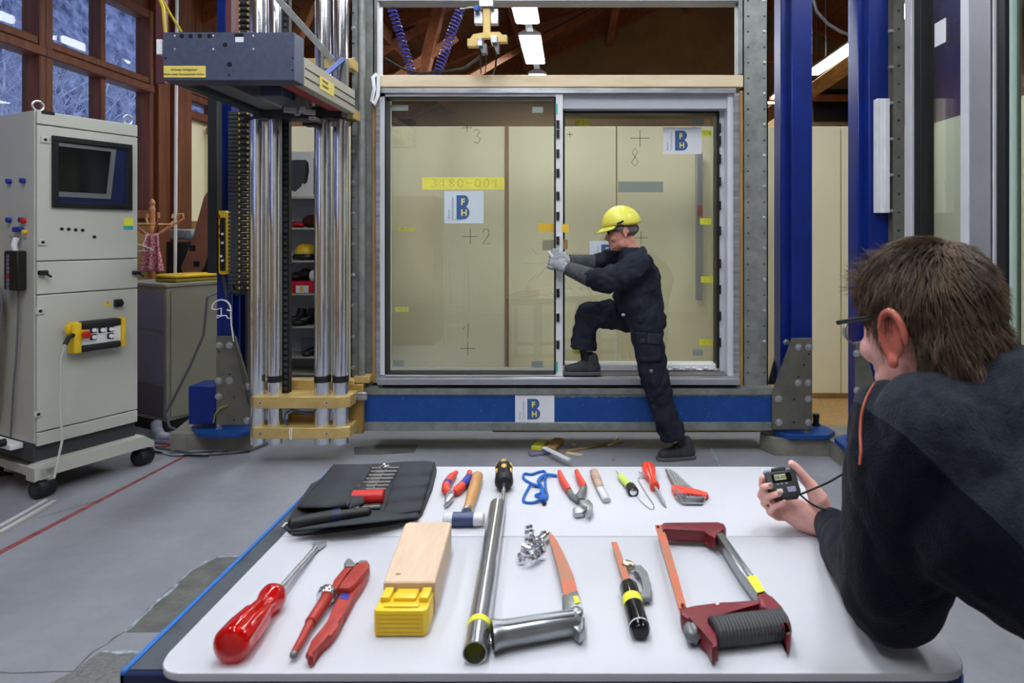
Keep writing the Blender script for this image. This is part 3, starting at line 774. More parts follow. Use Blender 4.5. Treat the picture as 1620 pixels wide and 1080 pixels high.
# ------------------------------------------------------------------ sensor bracket and blue coil hoses above the door
sb = thing('sensor_bracket', 'T shaped gold sensor bracket hanging above the pine beam', 'bracket', P(770, 72, 3.9))
D = 3.9
def sp(px0, py0, px1, py1, d0, d1, name, mt, bev=0.002): m = M(); bx(px0, py0, px1, py1, d0, d1, bev, m); return m.obj(name, mt, sb, smooth=0.5)
sp(764, 10, 775.5, 54, D, D + 0.03, 'stem', m_brass)
sp(758, -8, 780, 10, D - 0.02, D + 0.05, 'carriage', m_alu)
sp(750, 17, 764, 37, D + 0.03, D + 0.08, 'plate', m_alu); sp(775, 14, 788, 37, D + 0.03, D + 0.08, 'plate', m_alu)
m = M(); m.prism([P(x, y, D - 0.005) for x, y in ((743, 62), (748, 54), (765, 51), (790, 50), (797, 57), (797, 61), (770, 59))], (0, 0.04, 0), 0.002); m.obj('cross_arm', m_brass, sb, smooth=0.5)
sp(739, 61, 757, 73, D - 0.02, D + 0.03, 'arm_block', m_brass); sp(786, 55, 802, 66, D - 0.02, D + 0.03, 'arm_block', m_brass)
sp(755, 59, 763, 72, D - 0.06, D + 0.02, 'sensor_head', m_alu); sp(776, 56, 786, 67, D - 0.06, D + 0.02, 'sensor_head', m_alu)
m = M(); m.prism([P(x, y, D - 0.03) for x, y in ((756, 72), (769, 68), (770, 84), (762, 84))], (0, 0.05, 0), 0.002); m.obj('sensor_body', m_dsteel, sb)
m = M(); m.prism([P(x, y, D - 0.03) for x, y in ((778, 67), (789, 66), (789, 82), (785, 83))], (0, 0.05, 0), 0.002); m.obj('sensor_body', m_dsteel, sb)
sp(750, 8, 757, 16, D - 0.02, D + 0.02, 'valve', mat('valve blue', (30, 90, 180), 0.4))
m = M(); m.tube([P(759, 72, D), P(760, 95, D), P(761, 116, D + 0.2)], 0.004, 6); m.tube([P(769, 76, D), P(769, 100, D), P(768, 116, D + 0.2)], 0.003, 6)
m.tube([P(786, 80, D), P(784, 105, D + 0.1), P(780, 118, D + 0.24)], 0.006, 6); m.obj('lead', m_black, sb)
cb = M(); cb.tube([P(598, 86, 4.3), P(615, 96, 4.3), P(640, 110, 4.32), P(665, 116, 4.32), P(700, 114, 4.3), P(735, 108, 4.2), P(757, 92, 4.0), P(764, 82, 3.93)], 0.009, 8)
tag(cb.obj('cable', m_black), 'black cable sagging behind the pine beam towards the sensor bracket', 'cable')
def coil(a, b, r, turns, label):
    a, b = V(a), V(b); d = (b - a); u, w = basis(d); n = turns * 12; pts = []
    for i in range(n + 1):
        t = i / n; th = 2 * math.pi * turns * t; sag = d.cross(ZA)
        pts.append(a.lerp(b, t) + (u * math.cos(th) + w * math.sin(th)) * r)
    m = M(); m.tube(pts, 0.0055, 6); tag(m.obj('coil_hose', m_hose), label, 'hose', 'blue coil hoses')
coil(P(614, -6, 4.5), P(655, 128, 4.5), 0.028, 22, 'blue coil hose hanging nearest the perforated post')
coil(P(728, 14, 4.5), P(686, 132, 4.5), 0.030, 22, 'blue coil hose running up to the sensor bracket')
m = M(); m.tube([P(728, 14, 4.5), P(733, 14, 4.3), P(742, 12, 4.0), P(750, 12, 3.93)], 0.005, 6)
tag(m.obj('air_line', m_cablew), 'short pale air line joining coil hose and sensor valve', 'hose')
# ------------------------------------------------------------------ chrome lifting rods and their clamps
ZR = 3.90
rods = []
for px, w, lab in ((408.5, 24, 'thick chrome rod nearest the black cable chain'), (435.5, 22, 'chrome rod beside the toothed rack'), (510.5, 25, 'third chrome rod just past the open shelf'), (539, 24, 'chrome rod next to the perforated post')):
    c = P(px, 0, ZR)
    r = w / 2 * ZR / F
    t = thing('chrome_rod', lab, 'rod', (c.x, ZR, 0.12), 'chrome rods of the lift')
    m = M(); m.cyl((c.x, ZR, 0.12), (c.x, ZR, 3.2), r, n=32); m.obj('shaft', m_chrome, t)
    zc = EYE - (598 - CY) * ZR / F
    m = M(); m.cyl((c.x, ZR, zc - 0.02), (c.x, ZR, zc + 0.02), r * 1.03, n=32); m.obj('collar', m_blackr, t) if px > 430 else m.bm.free()
    rods.append(c.x)
rk = thing('toothed_rack', 'dark toothed rack between the chrome rods', 'rack', P(452, 640, 3.93))
m = M(); bx(447, -60, 457, 632, 3.93, 3.97, 0.001, m); m.obj('bar', m_black, rk, smooth=0)
tooth = None
for i in range(70):
    y = -50 + i * 9.6
    if y > 620: break
    if tooth is None: m = M(); bx(449, y, 454, y + 5, 3.922, 3.93, 0.001, m); tooth = m.obj('tooth', m_plinth, rk, smooth=0); ty = P(449, y, 3.922)
    else: rep(tooth, P(449, y, 3.922) - ty)
gr = M(); bx(399, -60, 402.5, 610, 4.05, 4.08, 0, gr); bx(423, -60, 425, 610, 4.05, 4.08, 0, gr)
for k, (ya, yb) in enumerate(((627, 646), (676, 694))):
    t = thing('rod_clamp', ('upper' if k == 0 else 'lower') + ' gold clamp bar holding the feet of the chrome rods', 'clamp', P(470, yb, 3.84), 'gold rod clamps')
    for j, (d0, nm) in enumerate(((3.83, 'clamp_bar'), (3.93, 'clamp_bar'))):
        za, zb = EYE - (ya + 1 - CY) * 3.83 / F, EYE - (yb - CY) * 3.83 / F
        xa, xb = (393 - CX) * 3.83 / F, (551 - CX) * 3.83 / F
        c = 0.055
        if j == 0: poly = [(xa, d0 + 0.095), (xa, d0 + 0.03), (xa + 0.03, d0), (xb - 0.06, d0), (xb, d0 + 0.03), (xb, d0 + 0.095)]
        else: poly = [(xa, d0), (xa, d0 + 0.084), (xb, d0 + 0.084), (xb, d0)]
        m = M(); m.prism([V((x, y, zb)) for x, y in poly], (0, 0, za - zb), 0.002); m.obj(nm, m_brass, t, smooth=0.4)
    for px in (412, 517):
        c = P(px, (ya + yb) / 2 + 0.5, 3.829); m = M(); m.cyl(c, c - YA * 0.004, 0.011, n=16); b = m.obj('screw', m_chrome, t); m = M(); m.cyl(c - YA * 0.0041, c - YA * 0.005, 0.005, n=6); m.obj('socket', m_black, b)
# block behind the clamps
bk = thing('mounting_block', 'stepped gold mounting block between rods and blue beam', 'mounting block', P(500, 686, 4.06))
m = M(); bx(420, 601, 560, 640, 4.02, 4.10, 0.004, m); m.obj('upper_plate', m_brass, bk)
m = M(); bx(550, 608, 574, 686, 4.0, 4.04, 0.004, m); m.obj('side_plate', mat('dull brass', (168, 138, 76), 0.5, 0.35), bk)
m = M(); bx(455, 655, 500, 676, 3.98, 4.06, 0.004, m); m.obj('lower_plate', MATS['dull brass'], bk)
m = M(); bx(556, 621, 580, 633, 3.96, 4.0, 0.002, m); bb = m.obj('lug', m_alu, bk)
m = M(); c = P(562, 627, 3.96); m.cyl(c, c - YA * .004, .01, n=12); m.obj('lug_screw', m_steel, bb)
m = M(); c = P(563, 672, 4.0); m.cyl(c, c - YA * .004, .012, n=12); m.obj('side_screw', m_dsteel, bk)
m = M(); m.tube([P(494, 652, 3.9), P(485, 655, 3.88), P(473, 650, 3.87), P(460, 648, 3.87), P(451, 655, 3.87), P(450, 664, 3.87), P(456, 674, 3.9)], 0.006, 8)
tag(m.obj('blue_air_tube', mat('blue tube', (40, 90, 140), 0.4)), 'thin blue air tube looping between the rod clamps', 'hose')
m = M(); m.tube([P(459, 676, 3.826), P(458, 684, 3.824), P(459, 695, 3.826)], 0.003, 6); m.tube([P(462, 676, 3.826), P(461, 684, 3.824), P(461, 695, 3.826)], 0.003, 6)
tag(m.obj('cable_tie', m_paper), 'white cable tie around the lower gold clamp', 'cable tie')
# ------------------------------------------------------------------ press carriage at the top of the rods
cr = thing('press_carriage', 'slate blue press carriage with yellow warning sign on the chrome rods', 'machine head', P(420, 186, 3.5))
def cp(px0, py0, px1, py1, d0, d1, name, mt, bev=0.002, parent=None): m = M(); bx(px0, py0, px1, py1, d0, d1, bev, m); return m.obj(name, mt, parent or cr, smooth=0.4)
DC = 3.0
hd = cp(258, 51, 465.5, 127, DC, DC + 0.11, 'front_cover', m_slate)
for x, y, r in ((287.5, 57, 3.6), (301.5, 57, 3.6), (316, 57, 3.6), (331, 57, 3.6), (356, 71, 3.6), (363, 102, 4.0), (362.5, 118.5, 2.0), (262, 92, 1.8), (464 - 1, 92, 1.6), (463, 111, 1.6)):
    c = P(x, y, DC - 0.0006); m = M(); m.cyl(c, c + YA * 0.02, r * DC / F, n=16); m.obj('hole', m_dark, hd, smooth=0.5)
for x, y in ((276, 57), (337, 57), (400.5, 57), (276, 78), (337, 78), (400.5, 78)):
    c = P(x, y, DC); m = M(); m.sphere(c, (0.006, 0.003, 0.006), 10, 6); m.obj('rivet', m_alu, hd)
cp(371, 53, 385, 66, DC - 0.001, DC + 0.01, 'cut_out', m_dark, 0, hd); cp(372, 58.5, 385, 66.5, DC - 0.002, DC + 0.01, 'pale_insert', m_paper, 0, hd)
sg = cp(259, 104, 325, 122.5, DC - 0.003, DC, 'warning_sign', m_sign, 0, hd)
text_on('Achtung Unfallgefahr!', 0.0145, P(291, 111.5, DC - 0.0045), XA, ZA, m_ink, hd, 'CENTER')
text_on('Nicht unter Druckeinheit stehen', 0.0145, P(291, 118.8, DC - 0.0045), XA, ZA, m_ink, hd, 'CENTER')
cp(247, 62, 256.5, 86, DC + 0.02, DC + 0.07, 'connector', m_white)
zt, zb = EYE - (90 - CY) * 3.11 / F, EYE - (127 - CY) * DC / F
XR = (465.5 - CX) * DC / F; XLc = (258 - CX) * DC / F
m = M(); m.box((XR - 0.05, DC + 0.11, zb), (XR, 3.84, zt), 0.003); rr = m.obj('side_rail', mat('beige aluminium profile', (176, 172, 156), 0.4, 0.3), cr, smooth=0.4)
for zz in (zb + 0.045, zb + 0.09):
    m = M(); m.box((XR, DC + 0.12, zz - 0.004), (XR + 0.001, 3.84, zz + 0.004)); m.obj('slot', m_black, rr, smooth=0)
m = M(); m.box((XR, 3.30, zb + 0.03), (XR + 0.002, 3.50, zb + 0.10)); ss = m.obj('side_sign', m_sign, rr, smooth=0)
text_on('Achtung!', 0.022, (XR + 0.003, 3.33, zb + 0.075), YA, ZA, m_ink, rr); text_on('Unfallgefahr', 0.018, (XR + 0.003, 3.33, zb + 0.05), YA, ZA, m_ink, rr)
m = M(); m.box((XLc, DC + 0.11, zb), (XLc + 0.05, 3.84, zt), 0.003); m.obj('side_rail', m_plinth, cr, smooth=0.4)
m = M(); m.box((XLc + 0.05, DC + 0.11, zt - 0.02), (XR - 0.05, 3.84, zt - 0.01)); m.obj('deck', m_black, cr, smooth=0)
m = M(); m.box((XLc + 0.08, DC + 0.14, zb + 0.02), (XLc + 0.20, 3.8, zt - 0.02), 0.004); m.obj('pneumatic_cylinder', m_dsteel, cr)
m = M(); m.box((XLc + 0.30, 3.32, zb - 0.005), (XLc + 0.42, 3.7, zt - 0.02), 0.004); m.obj('drive_box', m_slate, cr)
m = M(); m.box((XR - 0.14, DC + 0.13, zb + 0.012), (XR - 0.06, 3.8, zb + 0.03)); m.obj('red_guard', m_redd, cr, smooth=0)
c = V((XR - 0.19, 3.50, zb - 0.035)); m = M(); m.cyl(c + ZA * 0.09, c, 0.05, n=20); ch = m.obj('chuck', m_dsteel, cr)
for k in range(4):
    d = V((math.cos(k * math.pi / 2 + .6), math.sin(k * math.pi / 2 + .6), 0)); m = M(); m.obox(c + d * 0.05 - ZA * 0.014, d * 0.032, d.cross(ZA) * 0.013, ZA * 0.014, 0.003); m.obj('jaw', m_steel, ch)
cp(400, 168, 556, 187, 3.84, 3.96, 'bearing_block', mat('dark carriage plate', (60, 60, 62), 0.4, 0.3))
cp(548, 170, 558, 186, 3.82, 3.96, 'end_block', m_brass); cp(478, 92, 558, 108, 3.86, 3.96, 'upper_bearing', m_brass)
cp(540, 92, 548, 184, 3.80, 3.84, 'bracket_upright', m_galv)
for px in (403, 435, 510, 539):
    c = P(px, 187, ZR); m = M(); m.cyl(c, c - ZA * 0.012, 0.062, n=24); m.obj('seal', m_black, cr)
m = M(); m.tube([P(543, 94, 3.81), P(513, 119, 3.6)], 0.018, 4); m.obj('blue_arm', mat('medium blue arm', (36, 70, 140), 0.4), cr, smooth=0)
m = M(); a, b = P(441, 0, 3.7), P(527, 96, 3.78); d = (b - a).normalized(); a = a - d * 0.2
m.obox((a + b) / 2, d * ((b - a).length / 2), d.cross(YA).normalized() * 0.019, YA * 0.004, 0.001); m.obj('stay_bar', m_galv, cr, smooth=0)
cp(478, 193, 500, 198, 3.76, 3.84, 'limit_switch', m_black); cp(488, 184, 499, 190, 3.78, 3.84, 'clip_block', m_white)
# ------------------------------------------------------------------ blue column, bracket and cable chain at the rods
bc = thing('blue_column', 'royal blue steel column behind the black cable chain', 'steel column', P(354, 672, 4.1))
DL = 4.12
m = M(); bx(343, 150, 366, 533, DL, DL + 0.02, 0.002, m); bx(343, -60, 357, 160, DL, DL + 0.02, 0.002, m); m.obj('flange', m_blue, bc)
m = M(); bx(352, -60, 356, 672, DL + 0.02, DL + 0.22, 0, m); m.obj('web', m_blue, bc, smooth=0)
m = M(); bx(357, -60, 366, 160, DL, DL + 0.1, 0.002, m); m.obj('mauve_plate', m_mauve, bc)
m = M(); bx(366, 450, 378, 600, DL + 0.1, DL + 0.12, 0.001, m); m.obj('rear_flange', m_blue, bc)
m = M(); m.prism([P(x, y, 4.02) for x, y in ((342, 672), (342, 532), (371, 532), (396, 618), (396, 672))], (0, 0.02, 0), 0.001); bp = m.obj('bracket_plate', m_galvd, bc, smooth=0.4)
f = None
for x, y in ((347, 546), (363, 546), (346, 602), (363, 602), (346, 627), (391, 611), (391, 665)):
    c = P(x, y, 4.02)
    if f is None: f = bolt_mesh(c, -YA, 0.016, 0.012).obj('bolt', m_steel, bc); f0 = c
    else: rep(f, c - f0)
for x, y in ((346, 556), (363, 592), (370, 628), (370, 664)):
    c = P(x, y, 4.0195); m = M(); m.cyl(c, c + YA * 0.004, 0.006, n=10); m.obj('hole', m_dark, bc)
m = M(); bx(298, 611, 341, 671, 4.06, 4.24, 0.004, m); m.obj('foot_box', m_blue, bc)
zz = EYE - (684 - CY) * 4.0 / F
m = M(); m.prism([G(x, y, 0.152) for x, y in ((303, 674), (312, 684), (330, 687), (376, 686), (400, 680), (400, 668), (310, 668))], (0, 0, -0.025), 0.002); m.obj('foot_plate', m_bluep, bc)
c = G(346, 678, 0.152); m = M(); m.lathe(c, ZA, [(0, .022), (.006, .022), (.0061, .017), (.04, .017), (.041, .012), (.07, .012)], 12); m.obj('anchor_bolt', m_chrome, bc)
m = M(); m.tube([P(338, 668, 4.0), P(340, 655, 4.0), P(348, 645, 4.0), P(360, 641, 4.01)], 0.004, 6); m.obj('earth_wire', mat('green wire', (150, 160, 60), 0.5), bc)
pl = M(); pl.prism([G(x, y, 0.127) for x, y in ((270, 684), (398, 684), (404, 660), (300, 660))], (0, 0, -0.127), 0.008)
tag(pl.obj('concrete_plinth', m_conc), 'low concrete plinth under the blue column and chrome rods', 'plinth')
# dark bellows strip beside the column
m = M(); bx(328, 150, 343, 432, 4.0, 4.06, 0.003, m); tag(m.obj('bellows_strip', m_navy if False else m_blackr), 'black bellows strip hanging beside the blue column', 'bellows')
# energy chains
def chain(px, w, y0, y1, step, d, label, yel):
    t = thing('cable_chain', label, 'cable chain', P(px, y1, d), 'black cable chains')
    k = None; y = y0
    while y < y1:
        if k is None:
            m = M(); bx(px - w / 2, y, px + w / 2, y + step * 0.86, d, d + 0.05, 0.003, m); k = m.obj('link', m_plinth if not yel else m_black, t, smooth=0.4); k0 = P(px, y, d)
            if yel:
                e0 = []
                for s in (-1, 1):
                    m = M(); bx(px + s * w * 0.42 - 1.2, y + step * .25, px + s * w * 0.42 + 1.2, y + step * 0.65, d - 0.004, d, 0.001, m); e0.append(m.obj('pin', m_yelp, t, smooth=0))
                m = M(); bx(px - w * 0.3, y + step * .15, px + w * .3, y + step * 0.55, d - 0.005, d, 0.001, m); e0.append(m.obj('rib', m_plinth, t, smooth=0))
        else:
            dd = P(px, y, d) - k0; rep(k, dd)
            if yel:
                for e in e0: rep(e, dd)
        y += step
    return t
chain(369, 17, 176, 462, 6.4, 3.98, 'flat grey cable chain beside the blue column', False)
tc = chain(385, 16, 0, 455, 9.2, 3.96, 'black cable chain with yellow pins ending in a loop', True)
m = M(); a = P(373, 452, 3.97); b = P(388, 452, 3.97)
m.tube([P(366, 452, 3.97), P(369, 461, 3.97), P(378, 464, 3.97), P(386, 461, 3.97), P(389, 452, 3.97)], 0.018, 8); m.obj('loop', m_black, tc)
m = M(); bx(393, -60, 400, 620, 4.3, 4.34, 0.002, m); tag(m.obj('guide_bar', m_galvd), 'dull steel guide bar behind the black cable chain', 'steel bar')
m = M(); bx(378, 455, 388, 610, 4.3, 4.34, 0.002, m); tag(m.obj('guide_bar', m_navy), 'dark guide bar below the cable chain loop', 'steel bar')
# ------------------------------------------------------------------ blue columns on the other side
def blue_column(px0, px1, d, py1, label, web_px):
    t = thing('blue_column', label, 'steel column', P((px0 + px1) / 2, py1, d))
    m = M(); bx(px0 + 18 if web_px else px0, -80, px1, py1, d, d + 0.02, 0.002, m); m.obj('flange', m_blue, t)
    m = M(); bx(px0, -80, px0 + 19, py1, d + 0.06, d + 0.20, 0.006, m); m.obj('web', m_blue, t)
    m = M(); bx(px0 + 17, -80, px0 + 20, py1, d + 0.001, d + 0.2, 0.001, m); m.obj('edge', m_blue, t)
    return t
b1 = blue_column(1235, 1285, 4.16, 680, 'royal blue column beside the perforated post and bolted bracket', True)
m = M(); m.prism([P(x, y, 4.02) for x, y in ((1222, 679), (1222, 622), (1254, 535), (1285, 535), (1285, 679))], (0, 0.02, 0), 0.001); m.obj('bracket_plate', m_galvd, b1, smooth=0.4)
m = M(); m.prism([P(x, y, 4.34) for x, y in ((1215, 608), (1236, 530), (1240, 530), (1240, 608))], (0, 0.02, 0), 0.001); m.obj('rear_bracket', mat('dark steel plate', (62, 62, 58), 0.5, 0.3), b1, smooth=0.4)
f = None
for x, y in ((1263, 549), (1280, 549), (1263, 605.5), (1279, 605.5), (1231.5, 631), (1279, 631), (1232, 668), (1279, 668)):
    c = P(x, y, 4.02)
    if f is None: f = bolt_mesh(c, -YA, 0.016, 0.012).obj('bolt', m_steel, b1); f0 = c
    else: rep(f, c - f0)
for x, y in ((1280, 560), (1263, 596), (1256, 632), (1256, 668), (1272, 577)):
    c = P(x, y, 4.0195); m = M(); m.cyl(c, c + YA * 0.004, 0.006, n=10); m.obj('hole', m_dark, b1)
c = P(1243.5, 541, 4.15); bolt_mesh(c, -YA, 0.014, 0.012).obj('bolt', m_steel, b1)
m = M(); m.prism([G(x, y, 0.14) for x, y in ((1224, 681), (1250, 688), (1310, 688), (1321, 681), (1300, 671), (1224, 671))], (0, 0, -0.03), 0.003); m.obj('foot_plate', m_bluep, b1)
for x, y, mt in ((1275, 683, m_dsteel), (1291, 672.5, m_black)):
    c = G(x, y, 0.14); m = M(); m.lathe(c, ZA, [(0, .026), (.012, .026), (.0121, .019), (.05, .019), (.051, .022), (.075, .022)], 12); m.obj('anchor_bolt', mt, b1)
b2 = blue_column(1357, 1408, 3.78, 700, 'royal blue column behind the seated man with a white profile leaning on it', True)
m = M(); m.prism([P(x, y, 3.72) for x, y in ((1354, 703), (1354, 545), (1369, 545), (1392, 640), (1392, 703))], (0, 0.02, 0), 0.001); m.obj('bracket_plate', m_galvd, b2, smooth=0.4)
f = None
for x, y in ((1355, 559), (1363, 558), (1356, 617), (1363, 620), (1356, 645)):
    c = P(x, y, 3.72)
    if f is None: f = bolt_mesh(c, -YA, 0.015, 0.014).obj('bolt', m_steel, b2); f0 = c
    else: rep(f, c - f0)
m = M(); m.prism([G(x, y, 0.14) for x, y in ((1320, 692), (1342, 712), (1420, 712), (1420, 686), (1336, 686))], (0, 0, -0.03), 0.003); m.obj('foot_plate', m_bluep, b2)
c = G(1346, 697, 0.14); m = M(); m.lathe(c, ZA, [(0, .026), (.012, .026), (.0121, .019), (.05, .019), (.051, .022), (.075, .022)], 12); m.obj('anchor_bolt', m_black, b2)
pl = M(); pl.prism([G(x, y, 0.108) for x, y in ((1202, 684), (1226, 694), (1312, 694), (1350, 722), (1480, 740), (1480, 672), (1215, 672))], (0, 0, -0.108), 0.006)
tag(pl.obj('concrete_plinth', m_conc), 'angular concrete plinth under the two blue columns', 'plinth')
wp = thing('white_profile', 'white ribbed plastic profile leaning on the blue column', 'profile', P(1398, 337, 3.7))
for a, b, dd in ((1388, 1394, 0.02), (1394.5, 1400, 0.012), (1400.5, 1408, 0.0)):
    m = M(); bx(a, 155.5, b, 336.5, 3.70 + dd, 3.77, 0.002, m); m.obj('rib', m_white, wp, smooth=0.4)
# perforated angle with bolts and the second window specimen, receding towards the camera
XS = 1.93
pa = thing('perforated_angle', 'dark perforated steel angle with bolt heads beside the second glass frame', 'steel post', (XS, 3.75, 0.1))
xa, xb = (1407 - CX) * 3.72 / F, (1431 - CX) * 3.72 / F
rows = [EYE - (y - CY) * 3.72 / F for y in range(-60, 700, 57)]
m = M(); holed_plate(m, xa + .02, xb, 0.12, 3.2, 3.72, [xa + .055], sorted(EYE - (y - CY) * 3.72 / F for y in range(-70, 690, 29)), 0.008, 0.012); m.obj('face_plate', m_galvd, pa, smooth=0, recalc=False)
m = M(); m.box((xa + .02, 3.733, 0.12), (xb, 3.775, 3.2)); m.obj('angle', m_galvd, pa, smooth=0)
f = None
for z in rows:
    c = V((xa + 0.02, 3.725, z + 0.02))
    if z < 0.2: continue
    if f is None: mm = M(); mm.cyl(c - XA * 0.022, c + XA * 0.004, 0.010, n=10); f = mm.obj('bolt', m_steel, pa); f0 = c
    else: rep(f, c - f0)
ws = thing('window_frame', 'grey framed tall window specimen cut off by the picture edge', 'window specimen', (2.0, 3.2, 0.2))
XW = (1431 - CX) * 3.70 / F
def wy(px): return XW * F / (px - CX)         # depth where the plane x = XW shows at px
def wbar(pa_, pb_, x0, x1, name, mt, bev=0.003, z0=0.25, z1=3.2): 
    y0, y1 = wy(pa_), wy(pb_); m = M(); m.box((XW + x0, min(y0, y1), z0), (XW + x1, max(y0, y1), z1), bev); return m.obj(name, mt, ws, smooth=0.4)
wbar(1431, 1442, 0.0, 0.10, 'frame_stile', m_pvc)
wbar(1442.5, 1453, 0.012, 0.09, 'gasket', m_black)
wbar(1519, 1532, 0.0, 0.10, 'frame_edge', m_pvc); wbar(1532, 1564, 0.004, 0.10, 'frame_stile', m_alug)
wbar(1564.5, 1569, 0.01, 0.09, 'gasket', m_black); wbar(1569.5, 1571.5, 0.0, 0.09, 'bead', m_pvc); wbar(1572, 1585, 0.012, 0.09, 'gasket', m_black)
wbar(1585.5, 1589, 0.03, 0.06, 'glass_edge', mat('pale green glass edge', (176, 200, 190), 0.2))
wbar(1453, 1519, 0.05, 0.056, 'pane', m_glass2, 0); wbar(1589, 1700, 0.05, 0.056, 'pane', m_glass2, 0); wbar(1453, 1519, 0.075, 0.081, 'pane', m_glass2, 0)
wbar(1700, 1730, 0.0, 0.10, 'frame_stile', m_alug)
for z0, z1 in ((0.15, 0.25), (3.2, 3.3)): wbar(1431, 1730, 0.0, 0.10, 'frame_rail', m_pvc, 0.003, z0, z1)
m = M(); y0, y1 = wy(1465), wy(1482)
zt = EYE + (CY - 38) * wy(1465) / F; zb = EYE + (CY - 75) * wy(1465) / F
m.box((XW + 0.047, y1, zb), (XW + 0.049, y0, zt)); m.obj('label', m_paper, ws, smooth=0)
m = M(); m.tube([P(1287, 0, 5.0), P(1292, 18, 5.0), P(1310, 38, 5.0), P(1330, 50, 5.0), P(1356, 60, 5.0)], 0.012, 8)
tag(m.obj('grey_conduit', m_dsteel), 'grey flexible conduit sagging between the blue columns', 'conduit')
m = M(); m.tube([P(1306, -30, 9.0), P(1306, 90, 9.0)], 0.01, 5); tag(m.obj('lamp_chain', m_dsteel), 'thin chain hanging above the long light between the columns', 'chain')
# ------------------------------------------------------------------ control cabinet on casters
cu, cin = V((0.436, 0.900, 0)), V((-0.900, 0.436, 0))
C0 = V((-2.84, 3.35, 0))
CM = Matrix((cu, cin, ZA)).transposed().to_4x4(); CM.translation = C0
CI = CM.inverted()
def CF(px, py, y=0.0):      # local (x, z) on the cabinet front
    q = CI @ onp(px, py, C0 + cin * y, cin); return q.x, q.z
cc = thing('control_cabinet', 'tall light grey control cabinet on casters with a recessed monitor', 'control cabinet', CM @ V((0.26, 0.3, 0)))
CW, CD = 0.512, 0.62
zT = 2.065; z_s1 = CF(140, 206)[1]
def cbox(x0, x1, y0, y1, z0, z1, name, mt, bev=0.003, parent=None, sm=0.4):
    m = M(CM); m.box((x0, y0, z0), (x1, y1, z1), bev); return m.obj(name, mt, parent or cc, smooth=sm)
zb0 = CF(52, 735)[1]
cbox(0, CW, 0.02, CD, 0.29, zT, 'body', m_ccab)
z2, z3, z4 = CF(140, 411)[1], CF(140, 461)[1], CF(130, 668)[1]
zs = [zT, zT - 0.075, z2, z3, z4, 0.275]
names = ['top_strip', 'monitor_door', 'drawer_front', 'lower_door', 'bottom_strip']
panels = {}
for nme, a, b in zip(names, zs, zs[1:]):
    panels[nme] = cbox(0.004, CW - 0.002, 0, 0.021, b + 0.003, a - 0.003, nme, m_ccab)
cbox(0, CW, 0.03, CD, 0.19, 0.29, 'plinth', m_plinth)
# monitor: bezel with a deep recess and slanted screen
x0, zt_ = CF(81, 214); x1, zb_ = CF(208, 335); x0 = CF(81, 270)[0]; zb_ = CF(80, 328)[1]
md = panels['monitor_door']
fb = 0.03
for a, b, c, d in ((x0, x1, zt_ - fb, zt_), (x0, x1, zb_, zb_ + fb), (x0, x0 + fb, zb_ + fb, zt_ - fb), (x1 - fb, x1, zb_ + fb, zt_ - fb)):
    cbox(a, b, -0.014, 0.0, c, d, 'bezel', m_black, 0.003, md)
cbox(x0 + fb, x1 - fb, -0.001, -0.0005, zb_ + fb, zt_ - fb, 'recess', m_navy, 0, md, 0)
m = M(CM); q = lambda x, z, y: V((x, y, z))
sx0, sx1, sz0, sz1 = x0 + fb, x1 - fb - 0.055, zb_ + fb + 0.03, zt_ - fb - 0.004
m.prism([V((sx0, -0.004, sz0)), V((sx1 - 0.03, -0.004, sz0)), V((sx1, -0.004, sz1)), V((sx0, -0.004, sz1))], (0, 0.003, 0)); m.obj('monitor_frame', mat('monitor grey', (104, 108, 110), 0.4), md, smooth=0)
m = M(CM); m.prism([V((sx0, -0.0065, sz0 + 0.03)), V((sx1 - 0.055, -0.0065, sz0 + 0.03)), V((sx1 - 0.03, -0.0065, sz1 - 0.02)), V((sx0, -0.0065, sz1 - 0.02))], (0, 0.002, 0)); m.obj('screen', m_screen, md, smooth=0)
def cdisc(px, py, r, h, name, mt, parent, n=14):
    x, z = CF(px, py); m = M(CM); m.cyl((x, 0.001, z), (x, -h, z), r, n=n); return m.obj(name, mt, parent)
for px, py in ((97.5, 362), (108.5, 362.5), (119.5, 363.5), (130.5, 364), (149, 374.5)): cdisc(px, py, 0.0085, 0.004, 'indicator', m_black, md)
x, z = CF(202, 345); cbox(x - 0.02, x + 0.03, -0.0012, 0, z - 0.045, z, 'sticker', m_yeln, 0, md, 0); cbox(x - 0.022, x + 0.03, -0.0014, 0, z - 0.068, z - 0.045, 'sticker', m_tealp, 0, md, 0)
x, z = CF(76, 176); cbox(x - 0.03, x + 0.03, -0.0014, 0, z - 0.018, z, 'name_plate', m_black, 0, panels['top_strip'], 0)
for px, py, pr in ((71, 221, md), (67, 383, md), (63, 492, panels['lower_door']), (60, 655, panels['lower_door'])):
    x, z = CF(px, py); lk = cbox(x - 0.02, x + 0.02, -0.006, 0.0, z - 0.018, z + 0.018, 'lock_plate', m_ccab, 0.002, pr); x, z = CF(px, py); m = M(CM); m.cyl((x, -0.006, z), (x, -0.008, z), 0.008, n=10); m.obj('keyhole', m_black, pr)
for px, py in ((66, 431), (214, 431)):
    x, z = CF(px, py); hh = cbox(x - 0.02, x + 0.02, -0.03, 0, z - 0.012, z + 0.012, 'handle', m_black, 0.004, panels['drawer_front'])
    m = M(CM); m.tube([V((x + 0.01, -0.03, z - 0.008)), V((x + 0.03, -0.03, z - 0.024))], 0.006, 6); m.obj('lever', m_black, panels['drawer_front'])
ld = panels['lower_door']
x, z = CF(170, 479); m = M(CM); m.prism([V((x - 0.02, -0.0015, z - 0.016)), V((x + 0.02, -0.0015, z - 0.016)), V((x, -0.0015, z + 0.018))], (0, 0.001, 0)); m.obj('warning_triangle', m_yelp, ld, smooth=0)
